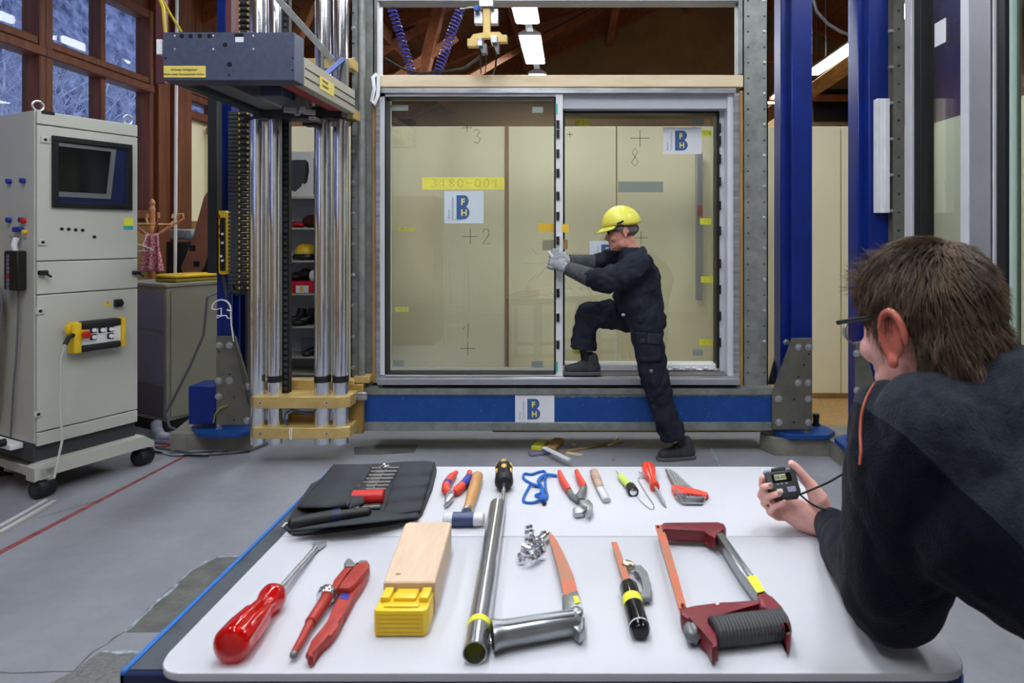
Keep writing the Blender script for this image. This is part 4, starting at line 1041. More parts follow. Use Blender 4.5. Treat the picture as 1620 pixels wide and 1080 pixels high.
m = M(CM); m.prism([V((x - 0.003, -0.003, z - 0.01)), V((x + 0.004, -0.003, z + 0.001)), V((x - 0.001, -0.003, z + 0.001)), V((x + 0.003, -0.003, z + 0.011)), V((x - 0.006, -0.003, z - 0.001)), V((x, -0.003, z - 0.001))], (0, 0.001, 0)); m.obj('warning_flash', m_ink, ld, smooth=0)
x, z = CF(185.5, 479); sw = cbox(x - 0.022, x + 0.022, -0.02, 0, z - 0.022, z + 0.022, 'main_switch', m_blackr, 0.004, ld); m = M(CM); m.lathe((x + 0.004, -0.02, z), (0, -1, 0), [(0, .018), (.012, .016), (.013, .012)], 14); m.obj('switch_knob', m_black, ld)
for (lx, ly) in ((0.03, 0.05), (CW - 0.03, 0.05), (0.03, CD - 0.05)):
    m = M(CM); c = V((lx, ly, zT + 0.03)); m.tube([c + V((0.026 * math.cos(t), 0, 0.026 * math.sin(t))) for t in [2 * math.pi * i / 16 for i in range(16)]], 0.006, 8, closed=True); m.cyl((lx, ly, zT), (lx, ly, zT + 0.008), 0.014, n=12); m.obj('lifting_eye', m_alu, cc)
# base runners and casters
m = M(CM); m.prism([V((x, -0.03, z)) for x, z in ((-0.02, 0.10), (-0.02, 0.17), (0.02, 0.19), (CW + 0.02, 0.19), (CW + 0.08, 0.14), (CW + 0.08, 0.105), (CW + 0.03, 0.12), (0.05, 0.12))], (0, 0.09, 0), 0.003); m.obj('base_runner', m_ccab, cc, smooth=0.4)
m = M(CM); m.prism([V((x, CD - 0.08, z)) for x, z in ((-0.02, 0.10), (-0.02, 0.17), (0.02, 0.19), (CW + 0.02, 0.19), (CW + 0.08, 0.14), (CW + 0.08, 0.105), (CW + 0.03, 0.12), (0.05, 0.12))], (0, 0.09, 0), 0.003); m.obj('base_runner', m_ccab, cc, smooth=0.4)
m = M(CM); m.prism([V((0.0, -0.03, 0.105)), V((0.0, -0.03, 0.16)), V((0.0, CD + 0.03, 0.16)), V((0.0, CD + 0.03, 0.12))], (0.07, 0, 0), 0.003); m.obj('cross_runner', m_ccab, cc, smooth=0.4)
for lx, ly in ((0.035, 0.0), (CW + 0.045, 0.02), (0.035, CD - 0.05), (CW + 0.045, CD - 0.05)):
    m = M(CM); m.lathe((lx - 0.045, ly, 0.052), (1, 0.25, 0), [(0, 0.03), (0.004, 0.046), (0.012, 0.052), (0.08, 0.052), (0.088, 0.046), (0.092, 0.03)], 24); ck = m.obj('caster', m_blackr, cc)
    m = M(CM); m.lathe((lx - 0.047, ly, 0.052), (1, 0.25, 0), [(0, 0.012), (0.003, 0.034), (0.004, 0.034)], 16); m.obj('hub_cap', mat('dark blue grey hub', (40, 44, 60), 0.4), ck)
    m = M(CM); m.cyl((lx, ly, 0.095), (lx, ly, 0.13), 0.02, n=12); m.obj('stem', m_dsteel, ck)
# side face fittings (the narrow dim flank at the picture edge); local x = 0 plane
def CS(px, py):
    q = CI @ onp(px, py, C0, cu); return q.y, q.z
def cside(px, py, r, h, name, mt):
    y, z = CS(px, py); m = M(CM); m.cyl((0, y, z), (-h, y, z), r, n=12); return m.obj(name, mt, cc)
mb = mat('blue connector', (36, 52, 150), 0.4)
for px, py in ((17, 287), (39, 286), (17, 348), (37, 348), (28, 363), (32, 363), (36, 363)): cside(px, py, 0.014, 0.02, 'connector', mb)
cside(40, 349, 0.014, 0.02, 'connector', m_red); cside(42, 367, 0.012, 0.02, 'connector', m_yelp)
for px in (20, 25, 30, 35, 42): cside(px, 374, 0.006, 0.012, 'pin', m_chrome)
m = M(CM); y, z = CS(33, 376); y2, z2_ = CS(33, 398); m.tube([V((-0.02, y, z)), V((-0.03, y, (z + z2_) / 2)), V((-0.02, y2, z2_))], 0.014, 8); m.obj('white_plug', m_white, cc)
# small black pendant hanging on the flank
def spt(px, py, h=0.0): y, z = CS(px, py); return CM @ V((-h, y, z))
pn = thing('remote_control', 'slim black remote control hanging on the cabinet flank', 'remote control', spt(33, 460, 0.03))
ya, za = CS(22, 396); yb, zb2 = CS(43, 459)
m = M(CM); m.box((-0.045, yb, zb2), (-0.001, ya, za), 0.006); m.obj('body', m_black, pn)
for i in range(9):
    y, z = CS(29, 405 + i * 6.2); m = M(CM); m.box((-0.049, y - 0.012, z - 0.009), (-0.045, y + 0.012, z + 0.009), 0.001); m.obj('key', m_red if i == 5 else m_tin2, pn)
m = M(); m.tube([spt(36, 459, .02), spt(36, 500, .02), spt(33, 560, .02), spt(28, 620, .02), spt(24, 690, .02)], 0.005, 6); m.obj('cord', m_cable, pn)
# cable bundle on the flank
cbn = thing('cable_bundle', 'thick bundle of grey cables hanging on the cabinet flank', 'cables', spt(6, 640, 0.05))
r2 = random.Random(2)
for i in range(9):
    o = i * 2.1; mt = (m_cable, m_cablew, m_black, m_cable)[i % 4]
    m = M(); m.tube([spt(-14 + o, 470 + 3 * i, .03), spt(-8 + o, 448 + i, .04), spt(0 + o, 446 + i, .05), spt(4 + o, 470 + i, .05), spt(3 + o * .9, 540, .06), spt(-1 + o * .8, 610 + 6 * r2.random(), .06), spt(-6 + o * .6, 660, .05), spt(-14 + o * .5, 690, .04)], 0.006, 6); m.obj('cable', mt, cbn)
ps = thing('power_strip', 'white power strip with black plugs low on the cabinet flank', 'power strip', spt(18, 710, 0.03))
ya, za = CS(-20, 683); yb, zb2 = CS(38, 708)
m = M(CM); m.box((-0.06, yb, zb2), (-0.002, ya, za - 0.0), 0.004); m.obj('body', m_white, ps)
for px in (4, 14, 30):
    y, z = CS(px, 694); m = M(CM); m.cyl((-0.06, y, z), (-0.09, y, z), 0.028 if px < 20 else 0.02, n=14); m.obj('plug', m_black, ps)
m = M(); m.tube([spt(12, 694, .09), spt(14, 650, .1), spt(10, 560, .08)], 0.006, 6); m.tube([spt(8, 700, .09), spt(28, 730, .12), G(20, 750, .02), G(-10, 752, .01)], 0.006, 6); m.obj('lead', m_black, ps)
# yellow pendant station on the lower door
pd = thing('pendant_station', 'yellow pendant control box with red stop button on the cabinet door', 'control box', CM @ V((0.3, -0.06, CF(145, 555)[1])))
cf = lambda px, py, y=0.0: V((CF(px, py)[0], y, CF(px, py)[1]))
xa = CF(104, 530)[0]; xb = CF(188, 530)[0]; za = CF(145, 505)[1]; zb3 = CF(145, 553)[1]
dz = CF(180, 525)[1] - CF(110, 530)[1]
def pbox(x0, x1, y0, y1, z0, z1, name, mt, bev=0.004, parent=None):
    m = M(CM); m.box((x0, y0, z0), (x1, y1, z1), bev, 2); return m.obj(name, mt, parent or pd, smooth=0.5)
pbox(xa, xa + 0.045, -0.075, -0.002, zb3, za, 'end_cap', m_yelp, 0.012); pbox(xb - 0.022, xb, -0.075, -0.002, zb3 + 0.004, za, 'end_cap', m_yelp, 0.008)
pbox(xa + 0.045, xb - 0.022, -0.07, -0.002, za - 0.045, za - 0.002, 'grip_bar', m_blackr, 0.012); pbox(xa + 0.045, xb - 0.022, -0.07, -0.002, zb3 + 0.002, zb3 + 0.04, 'grip_bar', m_blackr, 0.012)
pbox(xa + 0.045, xb - 0.022, -0.058, -0.002, zb3 + 0.04, za - 0.045, 'face', m_white, 0.001)
pbox(xa - 0.022, xa, -0.06, -0.03, za - 0.06, za - 0.01, 'hook', m_yelp, 0.006)
W2 = xb - xa
x, z = CF(130, 529, -0.058); m = M(CM); m.cyl((x, -0.058, z), (x, -0.066, z), 0.028, n=20); st = m.obj('stop_plate', m_yelp, pd); m = M(CM); m.lathe((x + 0.006, -0.066, z), (0.1, -1, 0), [(0, .013), (.012, .013), (.013, .02), (.028, .02), (.031, .015)], 18); m.obj('stop_button', m_red, pd)
for px, py in ((147, 522), (160.5, 521.5), (174, 520.5), (147, 533), (174, 531)):
    x, z = CF(px, py, -0.058); b = pbox(x - 0.016, x + 0.016, -0.064, -0.058, z - 0.015, z + 0.015, 'button_plate', m_black, 0.001); m = M(CM); m.cyl((x + .002, -0.064, z), (x + .002, -0.072, z), 0.011, n=14); m.obj('button', m_paper, b)
c0 = CM @ V((xa + 0.01, -0.06, (za + zb3) / 2 + 0.02))
m = M(); m.tube([c0, CM @ V((xa - 0.03, -0.09, (za + zb3) / 2 + 0.01)), CM @ V((xa - 0.05, -0.1, (za + zb3) / 2 - 0.02))], 0.012, 8); m.obj('cable_boot', m_blackr, pd)
m = M(); m.tube([CM @ V((xa - 0.05, -0.1, (za + zb3) / 2 - 0.02)), CM @ V((xa - 0.065, -0.09, 0.75)), CM @ V((xa - 0.06, -0.07, 0.5)), CM @ V((xa - 0.05, -0.07, 0.3)), CM @ V((xa - 0.1, -0.1, 0.12)), G(45, 768, 0.01)], 0.006, 6); m.obj('cord', m_cablew, pd)
# ------------------------------------------------------------------ grey sheet metal cupboard behind
K0 = V((-2.87, 4.47, 0)); KM = Matrix((cu, cin, ZA)).transposed().to_4x4(); KM.translation = K0
kc = thing('metal_cupboard', 'low grey sheet metal cupboard behind the control cabinet', 'cupboard', KM @ V((0.4, 0.3, 0)))
def kbox(x0, x1, y0, y1, z0, z1, name, mt, bev=0.003, parent=None): m = M(KM); m.box((x0, y0, z0), (x1, y1, z1), bev); return m.obj(name, mt, parent or kc, smooth=0.4)
kbox(0.0, 0.75, 0.0, 0.62, 0.08, 1.03, 'body', m_tin); kbox(-0.015, 0.76, -0.01, 0.63, 1.03, 1.055, 'top', m_tin)
kbox(-0.004, 0.0, 0.03, 0.60, 0.72, 1.0, 'shaded_side_panel', m_tin2); kbox(-0.004, 0.0, 0.03, 0.60, 0.34, 0.71, 'shaded_side_panel', m_tin2); kbox(-0.004, 0.0, 0.03, 0.60, 0.10, 0.33, 'shaded_side_panel', mat('darker shaded panel', (92, 92, 112), 0.5, 0.2))  # this side's bluish shade is put into the colour of its sheets
kbox(0.03, 0.74, -0.006, 0.0, 0.10, 1.0, 'door', mat('warm grey door', (150, 150, 136), 0.45, 0.2))
kbox(0.0, 0.75, 0.02, 0.62, 0.0, 0.08, 'plinth', m_black)
for yy in (0.1, 0.3, 0.5):
    for zz in (0.96, 0.74, 0.69): 
        m = M(KM); m.cyl((-0.004, yy, zz), (-0.007, yy, zz), 0.007, n=8); m.obj('rivet', m_tin2, kc)
mtb = thing('yellow_meter_case', 'flat yellow and black meter case lying on the metal cupboard', 'meter case', P(257, 441, 4.75))
m = M(KM); m.box((0.10, 0.05, 1.057), (0.42, 0.30, 1.082), 0.006); m.obj('lower_shell', mat('dark mustard', (150, 130, 30), 0.5), mtb)
m = M(KM); m.box((0.10, 0.05, 1.086), (0.42, 0.30, 1.112), 0.008); m.obj('upper_shell', m_yelp, mtb)
m = M(KM); m.box((0.105, 0.055, 1.08), (0.415, 0.295, 1.088)); m.obj('seal', m_black, mtb, smooth=0)
m = M(); m.tube([KM @ V((0.42, 0.12, 1.085)), KM @ V((0.52, 0.05, 1.09)), KM @ V((0.62, -0.02, 1.07)), P(328, 470, 4.4), P(322, 530, 4.38), P(300, 580, 4.36), P(275, 630, 4.34), P(262, 655, 4.32), P(268, 675, 4.3), P(292, 686, 4.25)], 0.009, 8); m.obj('cord', m_cable, mtb)
# corrugated conduit and floor cables
m = M(); pts = [P(247, 668, 4.44), P(248, 680, 4.40), P(254, 690, 4.36), P(266, 694, 4.32), P(285, 690, 4.3)]
fine = []
for a, b in zip(pts, pts[1:]): fine += [a.lerp(b, i / 8) for i in range(8)]
m.tube(fine, [0.036 if i % 2 else 0.031 for i in range(len(fine))], 12); tag(m.obj('corrugated_conduit', m_hosew), 'pale corrugated conduit bending out of the metal cupboard', 'conduit')
def fcable(pts, r, mt, lab, z=0.012):
    m = M(); q = []
    for x, y in pts: q.append(G(x, y, z))
    m.tube(q, r, 6); tag(m.obj('floor_cable', mt), lab, 'cable', 'cables on the floor by the cupboard')
fcable([(214, 697), (240, 704), (262, 709), (300, 716), (340, 718), (365, 716), (395, 712), (425, 700)], 0.007, m_cable, 'grey floor cable running towards the chrome rods')
fcable([(214, 705), (232, 708), (262, 704), (290, 697), (302, 690)], 0.008, m_redd, 'red brown floor cable behind the caster')
fcable([(240, 700), (245, 712), (270, 719), (320, 719), (345, 716), (358, 713), (340, 712), (300, 714)], 0.006, m_hosew, 'pale blue grey floor cable lying in a loop')
fcable([(216, 694), (240, 698), (268, 700), (288, 697)], 0.013, m_tin2, 'thick blue grey floor cable beside the conduit')
fcable([(218, 710), (250, 715), (290, 719), (330, 721)], 0.005, m_black, 'thin black floor cable along the red line')
# aluminium profile lying on the floor
pf = thing('floor_profile', 'white and black aluminium profile lying on the concrete floor', 'profile', G(40, 822))
a, b = G(-30, 858, .0), G(80, 795, .0); d = (b - a).normalized(); s = d.cross(ZA)
for off, w, h, mt, nm in ((-0.02, 0.012, 0.018, m_pvc, 'lip'), (0.0, 0.010, 0.006, m_black, 'groove'), (0.02, 0.012, 0.014, m_cablew, 'lip')):
    m = M(); m.obox((a + b) / 2 + s * off + ZA * (h / 2 + 0.001), d * ((b - a).length / 2), s * w, ZA * (h / 2), 0.001); m.obj(nm, mt, pf, smooth=0)
# ------------------------------------------------------------------ coat stand with a checked cloth
DK = 5.55
ct = thing('coat_stand', 'bentwood coat stand behind the metal cupboard', 'coat stand', (P(240, 0, DK).x, DK, 0))
cx = P(241, 0, DK).x
m_bent = mat('honey bentwood', (190, 132, 84), 0.4, var=0.15, vscale=10)
zz = lambda py: EYE - (py - CY) * DK / F
m = M(); m.lathe((cx, DK, 0), ZA, [(0, .03), (0.1, .026), (zz(400), .024), (zz(365), .026), (zz(350), .022), (zz(335), .022), (zz(329), .026), (zz(326), .016), (zz(322), .024), (zz(318), .02), (zz(314), .004)], 16); m.obj('pole', m_bent, ct)
for k in range(6):
    th = k * math.pi / 3 + 0.25; d = V((math.cos(th), math.sin(th), 0)); c = V((cx, DK, 0))
    pts = [c + d * 0.02 + ZA * zz(372), c + d * 0.08 + ZA * zz(368), c + d * 0.18 + ZA * zz(354), c + d * 0.245 + ZA * zz(345), c + d * 0.24 + ZA * zz(338), c + d * 0.205 + ZA * zz(338), c + d * 0.195 + ZA * zz(344)]
    m = M(); m.tube(pts, 0.010, 8); m.obj('hook', m_bent, ct)
m = M(); m.tube([V((cx + 0.14 * math.cos(t), DK + 0.14 * math.sin(t), zz(355))) for t in [2 * math.pi * i / 24 for i in range(24)]], 0.010, 8, closed=True); m.obj('ring', m_bent, ct)
for k in range(4):
    th = k * math.pi / 2 + 0.6; d = V((math.cos(th), math.sin(th), 0)); c = V((cx, DK, 0)); m = M(); m.tube([c + ZA * 0.45, c + d * 0.16 + ZA * 0.3, c + d * 0.28 + ZA * 0.012], 0.013, 8); m.obj('leg', m_bent, ct)
m = M()
def cl(u, v):
    w = 0.055 + 0.04 * v; x = cx + 0.045 + w * (2 * u - 1) + 0.02 * v; z = zz(369) - v * (zz(369) - zz(428))
    return V((x, DK - 0.06 - 0.03 * math.sin(u * 14 + v * 2) - 0.03 * v, z))
m.grid(cl, 24, 12); tag(m.obj('checked_cloth', m_check, solid=0.004), 'red and white checked cloth hanging on the coat stand', 'cloth')
# clothes hanger
m = M(); hx = P(225, 392, 5.3); m.tube([P(214, 386, 5.3), P(226, 388, 5.3), P(244, 396, 5.3), P(230, 397, 5.3), P(210, 397, 5.3)], 0.006, 6); m.tube([P(226, 388, 5.3), P(229, 380, 5.36), P(233, 371, 5.42)], 0.003, 5)
tag(m.obj('clothes_hanger', m_cablew), 'pale clothes hanger hanging beside the checked cloth', 'hanger')
# leaning reddish board and clutter in the corner
m = M(); m.prism([P(x, y, 5.25) for x, y in ((286, 422), (304, 380), (322, 312), (330, 300), (334, 372), (322, 420), (310, 440), (290, 440))], (0, 0.03, 0), 0.004); lb = m.obj('leaning_board', mat('reddish brown board', (120, 76, 58), 0.6, var=0.15, vscale=5)); tag(lb, 'reddish brown shaped board leaning beside the bellows strip', 'board')
for x, y in ((304, 392), (310, 417)):
    m = M(); bx(x - 4, y - 4, x + 5, y + 5, 5.246, 5.25, 0, m); m.obj('slot', m_dark, lb, smooth=0)
m = M(); bx(262, 382, 345, 445, 5.65, 5.95, 0.01, m); tag(m.obj('dark_crate', m_black), 'black crate standing in shade behind the coat stand', 'crate')
pj = thing('grey_case', 'small grey case lying on the black crate', 'case', P(285, 378, 5.75))
m = M(); bx(266, 362, 304, 379, 5.68, 5.85, 0.015, m); m.obj('body', mat('grey case', (120, 124, 130), 0.5), pj); m = M(); c = P(288, 370, 5.678); m.cyl(c, c - YA * 0.01, 0.035, n=16); m.obj('dial', m_dsteel, pj)
# ------------------------------------------------------------------ open shelf with gear behind the rods
DH = 5.10
sh = thing('open_shelf', 'narrow grey open shelf with work gear behind the chrome rods', 'shelf', P(478, 640, DH))
xa, xb = P(421, 0, DH).x, P(503, 0, DH).x
zz = lambda py: EYE - (py - CY) * DH / F
m_sh = mat('pale grey shelf board', (176, 176, 164), 0.6)
m = M(); m.box((xa, DH, 0), (xa + 0.02, DH + 0.26, zz(312))); m.obj('side', m_sh, sh, smooth=0); m = M(); m.box((xb - 0.02, DH, 0), (xb, DH + 0.26, zz(312))); m.obj('side', m_sh, sh, smooth=0)
m = M(); m.box((xa + .02, DH + 0.25, 0.05), (xb - .02, DH + 0.26, zz(312))); m.obj('back', mat('lilac grey back panel', (170, 174, 196), 0.6), sh, smooth=0)
for py in (311, 360, 412, 464, 516, 564, 590): m = M(); m.box((xa + 0.02, DH - 0.002, zz(py + 3)), (xb - 0.02, DH + 0.25, zz(py)), 0.001); m.obj('shelf_board', m_sh, sh, smooth=0)
pbx = thing('printed_box', 'white carton with a picture of a black spotlight on the open shelf', 'carton', P(478, 311, DH))
m = M(); bx(441, 239, 503, 310.5, DH + 0.02, DH + 0.22, 0.002, m); m.obj('carton', mat('white carton', (204, 204, 200), 0.6), pbx, smooth=0)
DP = DH + 0.018
m = M(); m.prism([P(x, y, DP) for x, y in ((455, 254), (470, 252.5), (484, 253), (488, 258), (489, 270), (486, 288), (482, 291), (477, 290), (477, 294), (467, 303), (455, 299))], (0, 0.001, 0)); m.obj('picture', m_plinth, pbx, smooth=0)
m = M(); m.prism([P(x, y, DP - 0.001) for x, y in ((484, 253), (488, 258), (489, 270), (486, 288), (482, 291), (483.5, 270))], (0, 0.001, 0)); m.obj('picture', m_black, pbx, smooth=0)
m = M(); bx(496, 250, 503, 308, DP, DP + 0.001, 0, m); m.obj('print_band', m_black, pbx, smooth=0); text_on('LOADOVER', 0.036, P(502.4, 306, DP - 0.001), ZA, -XA, m_paper, pbx)
m = M(); m.sphere(P(470, 356, DH + .1), (0.06, .06, .03), 12, 8); m.sphere(P(492, 350, DH + .1), (0.07, .06, .055), 12, 8); tag(m.obj('rag', mat('dark red rag', (70, 22, 20), 0.9, var=.3)), 'dark red rag bundled on the upper shelf board', 'rag')
m = M(); m.tube([P(460, 357, DH + .03), P(470, 354, DH + .03), P(480, 356, DH + .03)], 0.014, 8); tag(m.obj('red_strap', m_red), 'short red strap in front of the dark rag', 'strap')
hm = thing('shelf_helmet', 'yellow helmet with black brim lying on a shelf board', 'helmet', P(484, 411, DH + .1))
m = M(); c = P(484, 401, DH + .12); m.lathe(c, ZA, [(0, .088), (.03, .085), (.06, .068), (.08, .04), (.086, .005)], 20); m.obj('shell', m_yelp, hm); m = M(); m.lathe(c - ZA * .045, ZA, [(0, .10), (.02, .104), (.045, .09)], 20); m.obj('brim', m_black, hm)
rb = thing('red_box', 'red cardboard box with a white label on a shelf board', 'box', P(480, 463, DH))
m = M(); bx(455, 445, 499, 463.5, DH + .01, DH + .18, 0.002, m); m.obj('box', mat('red cardboard', (206, 26, 44), 0.5), rb, smooth=0)
m = M(); bx(468, 451.5, 488, 463, DH + .008, DH + .01, 0, m); lb2 = m.obj('label', m_paper, rb, smooth=0); m = M(); bx(475, 453, 480, 461.5, DH + .007, DH + .008, 0, m); m.obj('stripe', m_yelp, rb, smooth=0)
def boots(px, py, lab, n=2):
    t = thing('work_boots', lab, 'boots', P(px, py, DH + .1))
    for i in range(n):
        c = P(px + i * 17, py, DH + 0.06); m = M(); m.tube([c + V((-.04, -.03, .03)), c + V((.0, .0, .04)), c + V((.04, .06, .05)), c + V((.05, .08, .13))], [0.028, 0.04, 0.042, 0.036], 10); m.sphere(c + V((-.03, -.03, .03)), (.045, .05, .028), 10, 6); m.obj('boot', m_black, t)
boots(462, 515, 'pair of black work boots on the middle shelf board'); boots(494, 563.5, 'single black boot on a low shelf board', 1)
m = M(); m.sphere(P(468, 437, DH + .1), (.07, .08, .035), 10, 6); m.sphere(P(484, 434, DH + .13), (.06, .06, .05), 10, 6); tag(m.obj('dark_gear', m_blackr), 'dark gear piled on top of the red box', 'gear')
m = M(); m.sphere(P(496, 436, DH + .06), (.035, .04, .05), 10, 6); tag(m.obj('white_rag', m_paper), 'white rag beside the dark gear on the red box', 'rag')
m = M(); bx(476, 534, 500, 562, DH + .18, DH + .2, 0, m); tag(m.obj('paper_pad', m_tin2), 'pale lilac pad at the back of a low shelf board', 'pad')
m = M(); bx(505, 310, 511, 590, 5.36, 5.398, 0.002, m); tag(m.obj('wall_strip', m_strip), 'brown wood strip just beside the open shelf', 'wood strip')
# pendant with buttons and wire hook by the blue column
pk = thing('button_pendant', 'long yellow button pendant hanging on the blue column', 'control pendant', P(350, 436, 4.0))
m = M(); m.prism([P(x, y, 4.02) for x, y in ((341, 336), (345, 333), (355, 333), (358, 336), (357.5, 430), (355, 434), (348, 434), (345, 431))], (0, 0.06, 0), 0.006, 2); m.obj('body', m_yelp, pk)
m = M(); bx(347.5, 344, 355, 428, 4.005, 4.03, 0.003, m); m.obj('button_panel', m_black, pk)
for i in range(11):
    c = P(350.5 + (i % 2) * 2, 349 + i * 7, 4.005); m = M(); m.cyl(c, c - YA * 0.008, 0.008, n=10); m.obj('button', (m_black, m_black, m_black, m_paper, m_blackr, m_paper, m_black, m_blackr, m_paper, m_paper, m_black)[i], pk)
for y in (340, 356, 371): m = M(); bx(341.5, y, 347, y + 4, 4.012, 4.02, 0, m); m.obj('red_band', m_redd, pk, smooth=0)
m = M(); m.tube([P(352, 434, 4.05), P(355, 450, 4.06), P(358, 470, 4.06)], 0.009, 8); m.tube([P(358, 470, 4.06), P(366, 510, 4.03), P(374, 550, 3.99), P(385, 600, 3.99), P(394, 640, 3.99)], 0.005, 6); m.obj('cord', m_plinth, pk)
m = M()
arc = [P(335 + 15 + 15 * math.cos(t), 488 - 14 * math.sin(t), 4.0) for t in [math.pi * i / 10 for i in range(11)]]
m.tube(arc[::-1] + [P(365, 489, 4.0), P(358, 490, 4.0), P(350, 490, 4.0)] if False else [P(335, 488, 4.0)] + arc[::-1][1:] + [P(366, 492, 4.0), P(359, 490, 4.0)], 0.005, 6)
m.tube([P(335, 488, 4.0), P(341, 490, 4.0), P(350, 487, 4.0), P(350, 500, 4.0), P(343, 503, 4.0), P(343, 499, 4.0), P(358, 499, 4.0), P(360, 503, 4.0), P(364, 503, 4.0)], 0.004, 6)
m.tube([P(365, 490, 4.0), P(366, 515, 4.01), P(370, 540, 4.0)], 0.004, 6)
tag(m.obj('wire_hook', m_paper), 'white bent wire hook on the blue column', 'hook')
# post with mauve plate, white conduit and yellow cord
m = M(); bx(246, -40, 260.5, 131, 4.6, 4.64, 0.002, m); tag(m.obj('mauve_bar', m_mauve), 'mauve steel bar hanging behind the carriage end', 'steel bar')
m = M(); m.tube([P(280, -30, 5.6), P(278.5, 200, 5.6), P(277, 450, 5.6)], 0.014, 8); tag(m.obj('white_conduit', m_cablew), 'thin white conduit running down beside the brown post', 'conduit')
m = M(); m.tube([P(249, -10, 4.3), P(258, 12, 4.3), P(262, 60, 4.3)], 0.011, 6); m.tube([P(250, -12, 4.3), P(268, 20, 4.4), P(287, 50, 4.5)], 0.009, 6); tag(m.obj('yellow_flex', mat('yellow cord', (210, 190, 40), 0.5)), 'yellow cord hanging down to the carriage connector', 'cord')
# ------------------------------------------------------------------ work table
tb = thing('work_table', 'blue steel work table topped with two white boards', 'table', (0, 1.36, 0))
BT = 0.012                                        # board thickness; board tops are at TZ
def rrect(x0, x1, y0, y1, r, corners):
    pts = []
    for (cx_, cy_, a0, on) in ((x1, y1, 0, corners[0]), (x0, y1, 90, corners[1]), (x0, y0, 180, corners[2]), (x1, y0, 270, corners[3])):
        if not on: pts.append((cx_, cy_)); continue
        ox = cx_ - r if cx_ == x1 else cx_ + r; oy = cy_ - r if cy_ == y1 else cy_ + r
        pts += [(ox + r * math.cos(math.radians(a0 + 90 * k / 6)), oy + r * math.sin(math.radians(a0 + 90 * k / 6))) for k in range(7)]
    return pts
for y0, y1, cs in ((0.938, 1.3645, (0, 0, 1, 1)), (1.3665, 1.776, (1, 1, 0, 0))):
    m = M(); m.prism([V((x, y, TZ - BT)) for x, y in rrect(-0.628, 0.60, y0, y1, 0.045, cs)], (0, 0, BT), 0.002, 2); m.obj('white_board', m_board, tb, smooth=0.5)
m = M(); m.box((-0.676, 0.965, TZ - BT - 0.014), (0.585, 1.76, TZ - BT - 0.0005)); m.obj('bench_mat', m_mat, tb, smooth=0)
for lo, hi, nm in (((-0.684, 0.955, TZ - 0.09), (-0.676, 1.765, TZ - 0.008), 'edge_strip'), ((-0.684, 0.955, TZ - 0.075), (0.59, 0.965, TZ - 0.013), 'front_rail'), ((-0.684, 1.76, TZ - 0.075), (0.59, 1.768, TZ - 0.013), 'back_rail'), ((0.585, 0.955, TZ - 0.075), (0.593, 1.768, TZ - 0.013), 'edge_strip')):
    m = M(); m.box(lo, hi, 0.002); m.obj(nm, m_bluel if nm == 'edge_strip' else m_navy, tb, smooth=0)
for x in (-0.655, -0.375, 0.29, 0.565):
    for y in (1.0, 1.73):
        if abs(x) > 0.5 and y > 1.5 and x < -0.6: pass
        m = M(); m.box((x - 0.025, y - 0.025, 0), (x + 0.025, y + 0.025, TZ - 0.028), 0.003); m.obj('leg', m_blue, tb, smooth=0)
for y in (1.0, 1.73): m = M(); m.box((-0.64, y - 0.02, 0.12), (0.56, y + 0.02, 0.16), 0.002); m.obj('stretcher', m_navy, tb, smooth=0)
def on_table(name, label, cat, px, py, group='tools laid out on the white table'):
    return thing(name, label, cat, T(px, py, 0), group)
def L3(p, q, t): return V(p).lerp(V(q), t)
# --- large red screwdriver
t = on_table('screwdriver', 'large flat screwdriver with a clear red handle', 'screwdriver', 420, 950)
a = T(366, 1019, 0.028); b = T(437, 938, 0.022); d = (b - a).normalized(); Ln = (b - a).length
m = M(); m.lathe(a - d * 0.012, d, [(0, .004), (.002, .016), (.006, .024), (.012, .028), (Ln * .35, .028), (Ln * .62, .024), (Ln * .72, .018), (Ln * .84, .0185), (Ln * .93, .023), (Ln, .0235), (Ln + .012, .017), (Ln + .014, .006)], 48, flute=(6, 0.006, 0.02, Ln * .72)); m.obj('handle', m_redc, t)
tip = T(505, 861, 0.006); tipd = (tip - b).normalized()
m = M(); m.tube([b, L3(b, tip, .88), L3(b, tip, .92)], [0.0055, 0.0055, 0.0055], 12); s = tipd.cross(ZA).normalized()
e0 = L3(b, tip, .90); e1 = L3(b, tip, 1.05)
m.rings([[e0 + s * .0055 + ZA * .0045, e0 - s * .0055 + ZA * .0045, e0 - s * .0055 - ZA * .0045, e0 + s * .0055 - ZA * .0045], [L3(e0, e1, .6) + s * .013 + ZA * .004, L3(e0, e1, .6) - s * .013 + ZA * .004, L3(e0, e1, .6) - s * .013 - ZA * .003, L3(e0, e1, .6) + s * .013 - ZA * .003], [e1 + s * .012 + ZA * .0012, e1 - s * .012 + ZA * .0012, e1 - s * .012 - ZA * .001, e1 + s * .012 - ZA * .001]])
m.obj('blade', m_steel, t, smooth=0.6)
